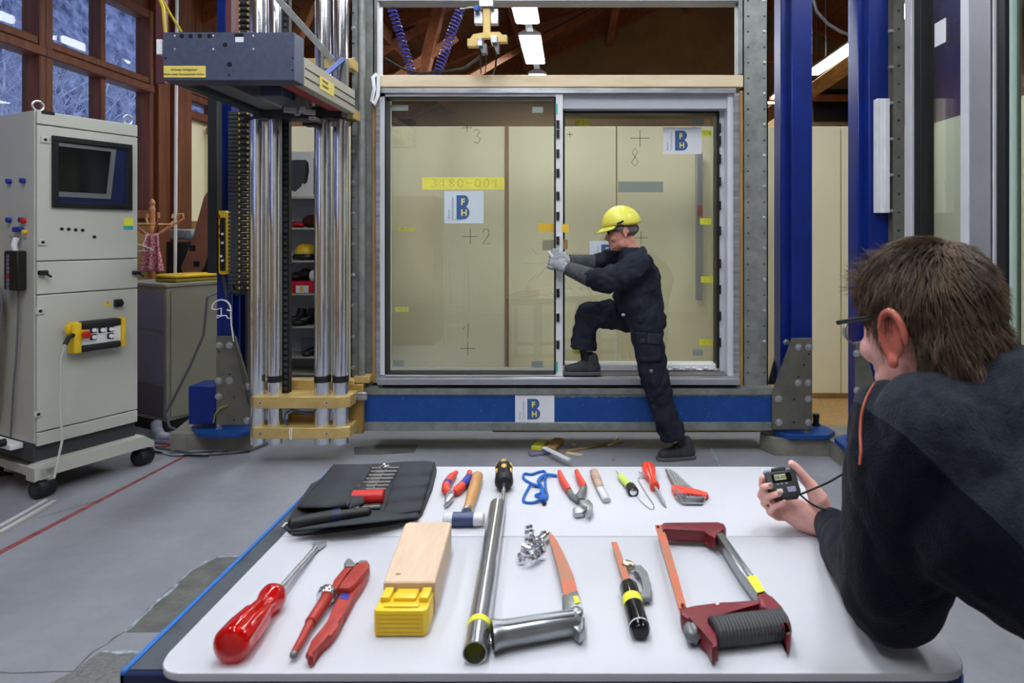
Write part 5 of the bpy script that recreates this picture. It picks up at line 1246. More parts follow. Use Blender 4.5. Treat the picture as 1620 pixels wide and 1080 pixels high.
# --- red pipe wrench
t = on_table('pipe_wrench', 'worn red pipe wrench with two open handles', 'pipe wrench', 525, 965)
m = M(); m.slab([(485, 1029), (492, 1011), (512, 995), (519, 980), (524, 962), (536, 944), (553, 916), (570, 888), (583, 887), (585, 899), (575, 918), (561, 938), (545, 962), (538, 985), (524, 1004), (505, 1016), (496, 1036), (488, 1037)], 0.003, 0.02, 0.004, 2); m.obj('fixed_handle', m_redd, t)
m = M(); m.slab([(534, 929), (543, 921), (562, 891), (579, 889), (584, 897), (560, 924), (553, 930)], 0.018, 0.030, 0.003, 2); m.obj('jaw_guide', m_redd, t)
m = M(); m.tube([T(465, 1033, .012), T(477, 1012, .012), T(491, 985, .013)], [0.0055, 0.0065, 0.0075], 10); m.tube([T(491, 985, .013), T(513, 952, .015), T(520, 941, .015)], [0.0095, 0.0105, 0.010], 10); m.obj('moving_handle', m_redd, t)
m = M(); m.slab([(520, 934), (528, 918), (544, 897), (556, 892), (558, 899), (545, 908), (535, 926), (530, 938)], 0.006, 0.022, 0.003, 2); m.obj('jaw_arm', m_redd, t)
c = T(517, 940, .016); dd = (T(521, 934, .016) - T(513, 952, .016)).normalized(); m = M(); m.lathe(c - dd * .012, dd, [(0, .014), (.003, .017), (.016, .017), (.019, .014)], 24, flute=(12, .002, 0.002, .018)); m.obj('adjusting_nut', m_chrome, t)
m = M(); m.slab([(544, 890), (549, 882), (556, 883), (564, 891), (557, 894), (546, 894)], 0.008, 0.026, 0.002); m.slab([(562, 890), (570, 885), (581, 885), (585, 892), (583, 905), (578, 906), (578, 894)], 0.004, 0.017, 0.002); m.obj('jaws', m_dsteel, t)
m = M(); m.slab([(541, 938), (553, 936), (551, 948), (537, 946)], 0.0195, 0.0206); m.obj('blue_mark', m_vblue, t, smooth=0)
for x, y in ((464.5, 1035), (489.5, 1036)): m = M(); m.sphere(T(x, y, .011), (.006, .006, .006), 8, 6); m.obj('worn_tip', m_dsteel, t)
# --- pale wood block with the yellow plug
t = on_table('wood_block', 'pale wood block with rounded far corners behind the yellow plug', 'wood block', 650, 880)
m = M(); m.prism([V((x, y, TZ + 0.001)) for x, y in [( -0.322, 1.080), (-0.234, 1.080), (-0.248, 1.300), (-0.256, 1.306), (-0.336, 1.306), (-0.343, 1.298)]], (0, 0, 0.057), 0.002); m.obj('block', m_birch, t, smooth=0.5)
m = M(); m.sphere((-0.304, 1.105, TZ + 0.0578), (0.006, 0.004, 0.0006), 8, 4); m.obj('knot', m_strip, t)
t = on_table('yellow_plug', 'yellow plastic plug block pushed against the pale wood block', 'plastic block', 635, 985)
m = M(); m.prism([V((x, y, TZ + 0.001)) for x, y in [(-0.322, 1.028), (-0.318, 1.022), (-0.240, 1.022), (-0.235, 1.028), (-0.236, 1.078), (-0.320, 1.078)]], (0, 0, 0.042), 0.003, 2); m.obj('body', m_yelp, t)
m = M(); m.box((-0.308, 1.030, TZ + .0415), (-0.250, 1.042, TZ + .046), 0.002, 2); m.box((-0.318, 1.045, TZ + .041), (-0.302, 1.078, TZ + .0515), 0.003, 2); m.box((-0.254, 1.045, TZ + .041), (-0.238, 1.078, TZ + .0515), 0.003, 2); m.box((-0.297, 1.048, TZ + .041), (-0.259, 1.078, TZ + .049), 0.003, 2); m.obj('raised_ribs', m_yelp, t)
for i in range(5): m = M(); m.box((-0.316, 1.0212, TZ + .008 + i * .007), (-0.242, 1.0225, TZ + .0085 + i * .007)); m.obj('fine_groove', mat('shade yellow', (190, 150, 20), 0.4), t, smooth=0)
# --- steel pipe
t = on_table('steel_pipe', 'polished steel pipe lying lengthwise in the middle of the table', 'pipe', 765, 920)
r = 0.0185
a = T(751, 1033, r); b = T(787, 800, r); d = (b - a).normalized(); Ln = (b - a).length
m = M(); m.lathe(a, d, [(0.12, r - .003), (0, r - .002), (0, r), (Ln, r), (Ln, r - .002), (Ln - .10, r - .003)], 32, caps=False); m.obj('tube', mat('polished steel pipe', (196, 198, 200), 0.2, 0.9), t)
m = M(); m.lathe(a + d * 0.09, d, [(0, r - .0035), (0.001, 0.002)], 24); m.obj('dark_bore', m_dark, t)
m = M(); m.lathe(a + d * .055, d, [(0, r + .0006), (.014, r + .0006)], 32); m.obj('yellow_band', m_yeln, t)
# --- ratchet screwdriver with black and yellow ball handle
t = on_table('ball_screwdriver', 'black and yellow ball handled screwdriver touching the far pipe end', 'screwdriver', 797, 770)
a = T(797, 736, .023); b = T(797.5, 773, .023); d = (b - a).normalized(); Ln = (b - a).length
prof = [(0, .004), (.003, .013), (.012, .020), (.03, .0235), (.05, .0225), (.072, .018), (.085, .017), (.088, .0225), (.115, .0235), (.128, .018), (.132, .010)]
m = M(); m.lathe(a, d, prof, 30, flute=(5, .0015, .01, .07)); m.obj('handle', m_blackr, t)
u, w = basis(d)
for k in range(5):
    th = k * 2 * math.pi / 5 + math.pi / 2
    for t0, rr in ((0.022, .0222), (.056, .0215)):
        c = a + d * t0 + (u * math.cos(th) + w * math.sin(th)) * (rr - .002); m = M(); m.sphere(c, (.0075, .013, .004), 10, 6, rot=Matrix((( u * -math.sin(th) + w * math.cos(th)), d, (u * math.cos(th) + w * math.sin(th)))).transposed()); m.obj('yellow_inlay', mat('amber inlay', (224, 178, 84), 0.4), t)
m = M(); m.lathe(a + d * .088, d, [(0, .020), (.002, .025), (.024, .025), (.028, .019)], 24, hexa=(0, 1)); m.obj('hex_collar', m_black, t)
m = M(); m.tube([a + d * .125, T(795, 812, .012)], 0.005, 12); m.obj('shaft', m_chrome, t)
# --- diagonal cutters
t = on_table('side_cutters', 'small diagonal cutters with red and blue grips beside the mallet', 'pliers', 722, 772)
def grip(pts, rs, mt, nm, n=10): m = M(); m.tube([T(x, y, h) for x, y, h in pts], rs, n); return m.obj(nm, mt, t)
grip([(722, 747, .012), (714, 754, .013), (708, 763, .013)], [0.006, .010, .011], m_redo, 'grip'); grip([(708, 763, .013), (706, 767, .013)], [.011, .0112], m_vblue, 'grip_inlay'); grip([(706, 767, .013), (705, 775, .013), (711, 779, .012)], [.011, .0105, .008], m_redo, 'grip')
grip([(743, 747, .012), (742, 755, .013)], [.0075, .010], m_redo, 'grip'); grip([(742, 755, .013), (736, 764, .013), (731, 768, .013)], [.0105, .012, .012], m_vblue, 'grip_inlay'); grip([(731, 768, .013), (724, 775, .013), (719, 779, .012)], [.0115, .012, .008], m_redo, 'grip')
m = M(); m.slab([(704, 782), (711, 772), (719, 775), (718, 783), (709, 792), (704, 794)], .004, .018, .004, 2); m.slab([(706, 789), (712, 785), (707, 795), (702, 797)], .003, .012, .003); m.obj('jaws', m_steel, t)
m = M(); m.cyl(T(713, 779, .012), T(713, 779, .0205), 0.006, n=14); m.obj('pivot', m_chrome, t)
# --- mallet
t = on_table('mallet', 'small mallet with a wooden handle and blue head with white faces', 'mallet', 738, 820)
a = T(756, 752, .014); b = T(739, 808, .0145); d = (b - a).normalized(); Ln = (b - a).length
m = M(); m.lathe(a, d, [(0, .006), (.002, .0125), (.006, .0145), (Ln * .45, .0145), (Ln * .8, .0115), (Ln, .010)], 20); m.obj('handle', m_hwood, t)
m = M(); m.lathe(b - d * .012, d, [(0, .0115), (.02, .0125)], 16, flute=(8, .002, -1, 1)); m.obj('neck', m_steel, t)
c = T(733.5, 821, .016); hh = lambda dx: c + XA * dx
m = M(); m.cyl(hh(-.024), hh(.023), 0.0155, n=24); m.obj('head', m_mallet, t)
for s0, s1 in ((-.046, -.024), (.023, .046)): m = M(); m.lathe(hh(s0 if s0 < 0 else s1), XA * (1 if s0 < 0 else -1), [(0, .010), (.002, .0135), (abs(s1 - s0), .0145)], 24); m.obj('face', m_nylon, t)
# --- blue cord
t = on_table('blue_string', 'tangled thin blue cord with a knot beside the red pliers', 'cord', 850, 775)
def tcrop(pts): return [T(680 + x / 5.4, 700 + y / 5.4, 0.0035 + h) for x, y, h in pts]
def smooth_pts(p, k=4):
    out = []
    for i in range(len(p) - 1):
        p0, p1, p2, p3 = p[max(i - 1, 0)], p[i], p[i + 1], p[min(i + 2, len(p) - 1)]
        for j in range(k):
            s = j / k; out.append(0.5 * ((2 * p1) + (p2 - p0) * s + (2 * p0 - 5 * p1 + 4 * p2 - p3) * s * s + (3 * p1 - p0 - 3 * p2 + p3) * s ** 3))
    return out + [p[-1]]
m = M(); m.tube(smooth_pts(tcrop([(1085, 280, 0), (1000, 270, 0), (945, 295, 0), (925, 330, .002), (950, 380, .003), (945, 430, .003), (905, 450, 0), (975, 475, .003), (1005, 460, 0), (990, 400, 0), (985, 320, .003), (985, 250, 0), (940, 248, 0), (870, 270, 0), (810, 265, 0), (802, 305, 0), (860, 345, 0), (925, 372, .002), (865, 360, .003), (830, 410, 0), (798, 480, 0), (815, 508, 0), (880, 512, 0), (940, 490, .003), (965, 475, .005)])), 0.0034, 8); m.obj('strand', m_bcord, t)
m = M(); m.tube(smooth_pts(tcrop([(1085, 285, 0), (1010, 278, .003), (960, 300, .003), (935, 335, .004), (965, 390, .005), (960, 440, .006), (970, 490, .004)])), 0.0034, 8); m.obj('strand', m_bcord, t)
m = M(); m.sphere(T(859.5, 788, .008), (.010, .014, .008), 12, 8); m.obj('knot', m_bcord, t); m = M(); m.cyl(T(860, 792, .006), T(861, 797, .005), .005, n=8); m.obj('end', m_navy, t)
# --- water pump pliers
t = on_table('pump_pliers', 'water pump pliers with two red dipped handles', 'pliers', 915, 780)
grip([(885, 746, .010), (889, 758, .011), (897, 772, .011), (900, 776, .010)], [.006, .0085, .009, .008], m_redd if False else m_redo, 'grip'); grip([(912, 745, .010), (917, 757, .011), (923, 768, .011), (924, 771, .010)], [.006, .0085, .009, .008], m_redo, 'grip')
m = M(); m.tube([T(900, 775, .010), T(904, 783, .010), T(913, 789, .010), T(922, 790, .011)], [.0075, .0085, .009, .008], 10, flat=(ZA, .7)); m.obj('leg', m_dsteel, t)
m = M(); m.tube([T(924, 770, .010), T(921, 779, .011), T(917, 786, .013), T(919, 793, .014)], [.0075, .0105, .012, .011], 10, flat=(ZA, .8)); m.obj('leg', m_dsteel, t)
m = M(); m.slab([(917, 790), (932, 789), (938, 796), (936, 806), (926, 811), (932, 800), (922, 800)], .006, .022, .003, 2); m.slab([(906, 803), (914, 797), (926, 797), (932, 801), (922, 810), (909, 811)], .003, .015, .003, 2); m.obj('jaws', m_steel, t)
# --- wooden handled chisel with clear cap
t = on_table('short_chisel', 'short chisel with a wooden handle and clear tip guard', 'chisel', 948, 768)
a = T(939, 745, .010); b = T(950, 772, .010); c = T(960, 791, .008); d = (b - a).normalized()
m = M(); m.tube([a, a + d * .004, L3(a, b, .5), b], [.008, .0115, .012, .0105], 12, flat=(ZA, .75)); m.obj('handle', mat('greyed wood', (190, 164, 142), 0.6, var=.15, vscale=30), t)
m = M(); m.tube([b, c], [.0105, .0105], 12, flat=(ZA, .6)); m.obj('tip_guard', m_nylon, t); m = M(); m.tube([L3(b, c, .1), L3(b, c, .85)], [.007, .007], 6, flat=(ZA, .3)); m.obj('blade', m_steel, t)
# --- penlight with wire
t = on_table('pen_torch', 'small neon yellow torch with black head and a bent wire', 'torch', 992, 768)
a = T(980, 752, .009); b = T(1000, 773, .010); c = T(1006, 784, .012); d = (b - a).normalized()
m = M(); m.tube([T(975, 745, .007), a], [.0012, .0016], 6); m.obj('pin', m_dsteel, t); m = M(); m.tube([a, a + d * .006, b], [.005, .0085, .0105], 14); m.obj('body', m_neon, t)
m = M(); dd = (c - L3(a, b, .85)).normalized(); o = L3(a, b, .85); m.lathe(o, dd, [(0, .011), (.004, .013), (.036, .0135), (.038, .011), (.034, .009)], 18, caps=True); m.obj('head', m_blackr, t); m = M(); m.lathe(o + dd * .0365, dd, [(0, .0095), (.002, .006), (.0025, .001)], 14); m.obj('lens', m_chrome, t)
m = M(); m.tube(smooth_pts([T(1009, 787, .006), T(1020, 798, .003), T(1030, 805, .003), T(1034, 803, .003), T(1033, 796, .003), T(1024, 783, .003), T(1017, 771, .003), T(1010, 760, .003), T(1012, 755, .004), T(1024, 750, .006), T(1010, 746, .004)]), .0011, 6); m.obj('wire', m_steel, t)
# --- small red ball screwdriver
t = on_table('stubby_screwdriver', 'small screwdriver with a bulbous orange red handle beside the hex keys', 'screwdriver', 1030, 755)
a = T(1024, 737, .017); b = T(1036, 770, .012); d = (b - a).normalized(); Ln = (b - a).length
m = M(); m.lathe(a, d, [(0, .003), (.002, .011), (.01, .0175), (.024, .019), (Ln * .42, .0165), (Ln * .62, .010), (Ln * .78, .0095), (Ln * .92, .0125), (Ln, .012), (Ln + .003, .006)], 32, flute=(6, .003, .02, Ln * .95)); m.obj('handle', m_redo if False else mat('bright red acetate', (232, 60, 36), 0.15, coat=0.5), t)
m = M(); e = T(1054, 802, .004); m.tube([b, L3(b, e, .6), L3(b, e, .75), L3(b, e, 1)], [.0042, .0042, .005, .001], 10); m.obj('blade', m_steel, t)
# --- hex key set
t = on_table('hex_key_set', 'set of steel hex keys in a red plastic holder', 'hex keys', 1090, 780)
m = M(); m.slab([(1062, 770), (1064, 766), (1070, 766), (1105, 774), (1120, 778), (1121, 782), (1112, 783), (1088, 779), (1069, 780)], .003, .015, .003, 2); m.obj('holder', m_redo, t)
for i in range(8):
    f = i / 7; x0 = 1055 + 33 * f ** 0.85; y0 = 743 + 27 * f ** 1.5; r = .0055 - .0035 * f; x1 = 1071 + 36 * f; y1 = 772 + 6 * f
    m = M(); m.tube([T(x0, y0, .010), T(x1, y1, .010)], r, 6); m.obj('hex_key', m_steel, t)
for i in range(6):
    f = i / 5; m = M(); m.tube([T(1069 + 34 * f, 776 + 5 * f, .010), T(1073 + 32 * f, 786 + 3 * f - 2 * f, .010), T(1080 + 36 * f, 793 - 9 * f, .009), T(1112 + 6 * f, 793 - 11 * f, .009)], .0062 - .0035 * f, 6); m.obj('key_arm', m_chrome, t)
# --- chrome fittings
t = on_table('chrome_fittings', 'tangled cluster of shiny chrome fittings beside the orange bladed saw', 'fittings', 845, 868)
r2 = random.Random(4)
pts = [(836, 834), (838, 842), (842, 850), (836, 856), (846, 858), (852, 852), (858, 848), (864, 846), (832, 866), (840, 866), (850, 864), (856, 862), (828, 876), (836, 876), (846, 874), (854, 872), (824, 884), (834, 884), (846, 884), (852, 880)]
for i, (x, y) in enumerate(pts):
    c = T(x, y, .008 + .010 * r2.random()); th = r2.uniform(0, 6.28); d = V((math.cos(th), math.sin(th), r2.uniform(-.4, .5))).normalized()
    m = M(); h = r2.uniform(.016, .024); r0 = r2.uniform(.0045, .0075)
    m.lathe(c - d * h / 2, d, [(0, r0 * .6), (.001, r0), (h * .4, r0), (h * .42, r0 * .62), (h * .6, r0 * .62), (h * .62, r0 * 1.15), (h - .001, r0 * 1.15), (h, r0 * .7)], 12, hexa=(h * .61, h) if i % 2 else None); m.obj('fitting', m_chrome, t, smooth=0.5)
m = M(); m.lathe(T(855, 856, .010), T(868, 845, .012) - T(855, 856, .010), [(0, .006), (.001, .0085), (.03, .0085), (.031, .006), (.026, .005)], 16); m.obj('sleeve', m_chrome, t)
# --- compass saw with cast grey handle
t = on_table('compass_saw', 'compass saw with a worn orange blade and cast grey handle', 'saw', 880, 960)
m = M(); m.slab([(868, 846), (874, 845), (882, 856), (895, 882), (908, 912), (914, 936), (892, 940), (886, 912), (878, 880), (871, 858)], .014, .0158); bl = m.obj('blade', m_orange, t, smooth=0)
m = M()
for i in range(24):
    f = i / 24; x, y = 869.5 + 21 * f ** .9, 851 + 86 * f; a = T(x, y, .0149); m.prism([a, T(x + .9, y + 3.2, .0149), T(x - 1.6, y + 1.8, .0149)], (0, 0, -.0008))
m.obj('teeth', m_dsteel, t, smooth=0, kind='stuff')
m = M(); m.slab([(889, 940), (905, 934), (915, 934), (919, 946), (925, 972), (925, 992), (917, 1000), (905, 988), (890, 972)], .006, .026, .004, 2); m.obj('blade_holder', m_castg, t)
ha, hb = T(917, 982, .021), T(783, 1005, .021); d = (hb - ha).normalized(); Ln = (hb - ha).length
sd = d.cross(ZA)
rs = []
for f, hw, hh in ((0, .016, .014), (.06, .019, .018), (.5, .020, .0195), (.85, .021, .0195), (.95, .023, .020), (1.0, .027, .0205), (1.03, .028, .0205)):
    c = ha + d * (Ln * f) + ZA * (hh - .019); rs.append([c + sd * (hw * math.cos(q)) * (1 if abs(math.cos(q)) < .9 else 1) + ZA * (hh * math.sin(q)) for q in [2 * math.pi * k / 20 for k in range(20)]])
m = M(); m.rings(rs); m.obj('handle', m_castg, t)
for f in (-.35, .2): m = M(); c0, c1 = ha + d * (Ln * .08) + sd * (.02 * f) + ZA * .0165, ha + d * (Ln * .92) + sd * (.02 * f) + ZA * .0185; m.tube([c0, c1], .003, 8); m.obj('ridge', m_castg, t)
e = ha + d * (Ln * 1.031); m = M(); m.lathe(e, d, [(0, .018), (.0006, .016), (.0008, .001)], 20); m.obj('hollow_end', m_dark, t); m = M(); m.sphere(e + d * .002 - ZA * .008, .005, 10, 6); m.obj('end_screw', m_chrome, t)
m = M(); c = T(912, 970, .026); m.lathe(c, ZA, [(0, .011), (.006, .011), (.008, .008)], 16, hexa=(0, 1)); m.obj('clamp_screw', m_castg, t); m = M(); m.slab([(906, 943), (914, 942), (918, 952), (910, 954)], .0265, .0272); m.obj('yellow_label', m_yeln, t, smooth=0)
# --- mini hacksaw
t = on_table('mini_hacksaw', 'mini hacksaw with a black handle, yellow band and orange blade', 'saw', 1000, 950)
m = M(); m.slab([(967, 857), (976, 857), (983, 876), (1000, 924), (988, 926), (980, 900)], .013, .0148); m.obj('blade', m_orange, t, smooth=0)
a, b = T(993, 923, .015), T(1014, 1000, .015); d = (b - a).normalized(); Ln = (b - a).length; sd = d.cross(ZA)
rs = []
for f, k in ((0, .5), (.03, .85), (.08, 1), (.5, 1.02), (.85, 1.03), (.95, 1.0), (1.0, .8), (1.01, .4)):
    c = a + d * (Ln * f); rs.append([c + sd * (.0165 * k * math.cos(q)) + ZA * (.0145 * k * math.sin(q)) for q in [2 * math.pi * j / 18 for j in range(18)]])
m = M(); m.rings(rs); m.obj('handle', m_blackg, t)
def band(f0, f1, k, nm, mt):
    m = M(); m.rings([[a + d * (Ln * f) + sd * (.0165 * k * math.cos(q)) + ZA * (.0145 * k * math.sin(q)) for q in [2 * math.pi * j / 24 for j in range(24)]] for f in (f0, f1)], False, False); m.obj(nm, mt, t)
band(.34, .50, 1.045, 'yellow_band', m_yeln); band(.895, .91, 1.05, 'white_line', m_paper)
m = M(); m.slab([(1003, 893), (1015, 893), (1024, 903), (1030, 924), (1031, 944), (1013, 945), (1012, 936), (1020, 933), (1017, 916), (1011, 905), (1003, 903)], .006, .016, .002); m.obj('bow', m_dsteel, t)
c, e = T(985, 892, .013), T(1003, 896, .013); m = M(); m.lathe(c, e - c, [(0, .006), (.002, .0095), (.016, .0095), (.019, .007), (.024, .0055)], 20, flute=(12, .0012, 0, .017)); m.obj('clamp_nut', mat('nickel', (168, 158, 140), 0.3, 0.9), t)
# --- red hacksaw
t = on_table('hacksaw', 'maroon framed hacksaw with ribbed black handle and orange blade', 'hacksaw', 1145, 925)
m = M(); m.slab([(1036, 830), (1047, 830), (1055, 850), (1071, 905), (1086, 960), (1074, 963), (1062, 918), (1048, 870)], .028, .0298); m.obj('blade', m_orange, t, smooth=0)
m = M(); m.slab([(1046, 828), (1050, 825), (1135, 824), (1146, 827), (1149, 833), (1147, 838), (1134, 841), (1131, 852), (1126, 846), (1115, 838), (1048, 838)], .010, .034, .005, 2); m.obj('front_arm', m_maroon, t)
m = M(); m.slab([(1133, 843), (1144, 841), (1168, 876), (1211, 934), (1198, 938), (1170, 899)], .012, .034, .003, 2); m.obj('top_tube', m_alu if False else mat('bright steel tube', (150, 154, 156), 0.25, 0.85), t)
m = M(); m.slab([(1181, 912), (1196, 909), (1210, 934), (1198, 937)], .0335, .0350); m.obj('yellow_label', m_yeln, t, smooth=0)
m = M(); m.slab([(1198, 938), (1212, 934), (1222, 944), (1238, 957), (1247, 975), (1252, 995), (1250, 1004), (1245, 1006), (1242, 985), (1233, 968), (1215, 962), (1202, 958)], .006, .036, .006, 2); m.obj('rear_frame', m_maroon, t)
m = M(); m.slab([(1076, 962), (1098, 958), (1146, 950), (1150, 955), (1203, 946), (1206, 956), (1150, 966), (1148, 973), (1122, 975), (1114, 976), (1120, 985), (1134, 1000), (1136, 1020), (1126, 1024), (1118, 1006), (1102, 984), (1088, 978), (1078, 972)], .006, .032, .004, 2); m.obj('knuckle_guard', m_maroon, t)
ha, hb = T(1126, 1000, .022), T(1242, 986, .022); d = (hb - ha).normalized(); Ln = (hb - ha).length; sd = d.cross(ZA)
rs = []
n = 44
for i in range(n + 1):
    f = i / n; k = 1.0 + (0.035 if i % 2 else 0) - (0.12 if f < .02 or f > .98 else 0); bulge = 1 + .06 * math.sin(math.pi * f)
    c = ha + d * (Ln * f); rs.append([c + sd * (.0235 * k * bulge * math.cos(q)) + ZA * (.021 * k * math.sin(q)) for q in [2 * math.pi * j / 20 for j in range(20)]])
m = M(); m.rings(rs); m.obj('handle', m_grip, t, smooth=0.3)
a, b = T(1090, 991, .018), T(1104, 1018, .018); dd = (b - a).normalized(); m = M(); m.lathe(a, dd, [(0, .006), (.002, .010), (.008, .010), (.010, .0135), (.026, .0135), (.03, .009)], 20, flute=(5, .004, .009, .03)); m.obj('wing_nut', m_dsteel, t)
m = M(); m.tube([T(1083, 968, .018), T(1092, 994, .018)], .006, 8); m.obj('tension_screw', m_steel, t)
for x, y in ((1041, 833), (1080, 957)): m = M(); m.cyl(T(x, y, .026), T(x, y, .033), .003, n=8); m.obj('pin', m_maroon, t)
m = M(); m.sphere(T(1135, 954, .032), (.004, .004, .0015), 8, 4); m.obj('rivet', m_chrome, t)
# --- tool roll
t = on_table('tool_roll', 'open black tool roll with wrenches and a red handle in its pockets', 'tool roll', 570, 790)
out = [(449, 833), (462, 843), (500, 842), (600, 829), (660, 819), (668, 812), (684, 772), (691, 742), (688, 730), (672, 728), (640, 729), (600, 734), (540, 734), (529, 738), (520, 752), (508, 758), (492, 764), (470, 795)]
m = M(); m.slab(out, .001, .007, .003, 2); m.obj('cloth_base', m_roll, t)
def sheet(fn, nu, nv, nm, th=.0035, mt=None): m = M(); m.grid(fn, nu, nv); o = m.obj(nm, mt or m_roll, t); md = o.modifiers.new('thickness', 'SOLIDIFY'); md.thickness = th; md.offset = 0; return o
def bil(c00, c10, c11, c01, hf):
    def fn(u, v):
        x = (1 - u) * (1 - v) * c00[0] + u * (1 - v) * c10[0] + u * v * c11[0] + (1 - u) * v * c01[0]
        y = (1 - u) * (1 - v) * c00[1] + u * (1 - v) * c10[1] + u * v * c11[1] + (1 - u) * v * c01[1]
        return T(x, y, hf(u, v))
    return fn
# folded flap over the pockets (near the blue table edge) and pocket strip on the other side
sheet(bil((470, 803), (550, 803), (590, 735), (528, 735), lambda u, v: .012 + .020 * math.sin(math.pi * min(1, u * 1.05)) * (1.1 - .4 * v) + .022 * u * (1 - v) * (0.5 + .5 * math.sin(9 * v))), 20, 16, 'flap')
sheet(bil((552, 806), (576, 797), (576, 765), (560, 770), lambda u, v: .030 - .010 * u + .006 * math.sin(6 * v)), 10, 8, 'flap_edge')
sheet(bil((604, 818), (666, 808), (687, 733), (632, 735), lambda u, v: .012 + .010 * math.sin(math.pi * u) + .003 * math.sin(24 * v)), 16, 40, 'pocket_strip')
sheet(bil((455, 840), (664, 818), (656, 800), (600, 812), lambda u, v: .010 + .030 * math.sin(math.pi * min(1, .15 + .85 * u)) * (1 - v) * (0.4 + .6 * u) + .004), 24, 8, 'front_roll')
m = M(); m.tube([T(580, 805, .022), T(607, 788, .022)] if False else [T(558, 787, .020), T(607, 785, .020)], [.0165, .0165], 16); m.obj('red_handle', m_red, t)
m = M(); m.tube([T(550, 788, .02), T(560, 787, .02)], [.009, .010], 12); m.obj('handle_ferrule', m_navy, t)
for i in range(7):
    y = 739 + i * 5.6; xo = -i * 4.2; m = M(); a, b = T(584 + xo, y + 1, .012), T(632 + xo * .8, y, .013); m.tube([a, L3(a, b, .3), L3(a, b, .32), L3(a, b, .62), L3(a, b, .64), b], [.0045, .0045, .0065, .0065, .0045, .0045], 8); m.obj('wrench', m_chrome, t)
c = T(609, 737, .016); m = M(); m.tube([c + V((.009 * math.cos(q), .009 * math.sin(q), 0)) for q in [2 * math.pi * k / 14 for k in range(14)]], .0035, 8, closed=True); m.obj('ring_end', m_chrome, t)
m = M(); a, b = T(553, 803, .012), T(602, 800, .014); m.tube([a, b], .006, 8); m.obj('wrench', m_chrome, t)
a, b = T(456, 829, .020), T(588, 808, .028); m = M(); m.tube([a, L3(a, b, .04), L3(a, b, .5), L3(a, b, .62), L3(a, b, .64), L3(a, b, .97), b], [.006, .014, .016, .014, .012, .011, .004], 14); m.obj('knife', m_blackr, t); m = M(); m.tube([L3(a, b, .52), L3(a, b, .62)], .0165, 14); m.obj('knife_collar', m_navy, t)
m = M(); m.tube([T(468, 835, .010), T(503, 832, .012)], .003, 6); m.obj('red_stripe', m_red, t); m = M(); m.tube([T(446, 835, .006), T(453, 829, .008)], [.003, .006], 8); m.obj('knife_tip', m_chrome, t)
# ------------------------------------------------------------------ debris on the floor in front of the beam
def slat(a, b, w, h, label, mt, name='wood_sliver', cat='debris', z=0.0):
    a, b = G(*a, z), G(*b, z); d = b - a; L = d.length; d.normalize(); s = d.cross(ZA); m = M(); m.obox((a + b) / 2 + ZA * (h / 2 + .0005), d * (L / 2), s * (w / 2), ZA * (h / 2), min(w, h) * .2); tag(m.obj(name, mt, smooth=0), label, cat, 'debris on the floor')
slat((848, 713), (860, 702), .075, .03, 'yellow pad lying on the floor before the beam', m_yeln, 'yellow_pad', 'pad')
slat((871, 715), (884, 700), .07, .035, 'brown wood block lying on the floor before the beam', m_ply, 'wood_offcut', 'wood block')
slat((837, 721), (870, 717), .05, .02, 'blue grey steel strip under the yellow pad', m_tin2, 'steel_strip', 'strip')
slat((860, 709), (900, 729), .03, .012, 'white pointed stick lying across the wood block', m_white, 'white_stick', 'stick', .04)
slat((890, 717), (975, 700), .02, .012, 'long thin wood sliver pointing at the worker shoe', m_ply)
slat((962, 706), (984, 698), .02, .012, 'pale wood sliver at the end of the long one', m_pine); slat((971, 700), (977, 693), .02, .012, 'short upright pale wood sliver by the beam', m_pine)
slat((896, 717), (920, 721), .03, .008, 'flat pale wood chip near the white stick', m_pine); slat((904, 703), (911, 705), .03, .008, 'tiny pale wood chip by the beam', m_pine); slat((969, 727), (973, 727), .03, .01, 'tiny yellowish wood chip on open floor', m_ply)
# ------------------------------------------------------------------ people
from mathutils.bvhtree import BVHTree
def fuse(m, name, mt, parent, voxel, it=6, disp=0.0, freq=25.0, aniso=(1, 1, 1), kind=None):
    """melt overlapping closed shapes into one continuous skin"""
    o = m.obj(name, mt, parent, smooth=0)
    r = o.modifiers.new('melt', 'REMESH'); r.mode = 'VOXEL'; r.voxel_size = voxel
    if it: s = o.modifiers.new('soften', 'SMOOTH'); s.factor = 0.6; s.iterations = it
    baked(o)
    me = o.data
    if disp:
        nr = [v.normal.copy() for v in me.vertices]
        for v, n in zip(me.vertices, nr):
            q = V((v.co.x * aniso[0], v.co.y * aniso[1], v.co.z * aniso[2])) * freq
            k = noise.noise(q) + 0.5 * noise.noise(q * 2.3 + V((5, 1, 2)))
            v.co += n * (disp * (abs(k) * 1.6 - 0.5))
    for p in me.polygons: p.use_smooth = True
    if not me.materials: me.materials.append(mt)
    return o
def limb(m, pts, rs, n=14, flat=None):
    """a tapering limb with rounded ends"""
    pts = [V(p) for p in pts]
    a, b = (pts[0] - pts[1]).normalized(), (pts[-1] - pts[-2]).normalized()
    P_ = [pts[0] + a * rs[0] * .8, pts[0] + a * rs[0] * .5] + pts + [pts[-1] + b * rs[-1] * .5, pts[-1] + b * rs[-1] * .8]
    R_ = [rs[0] * .45, rs[0] * .85] + list(rs) + [rs[-1] * .85, rs[-1] * .45]
    m.tube(P_, R_, n, flat=flat)
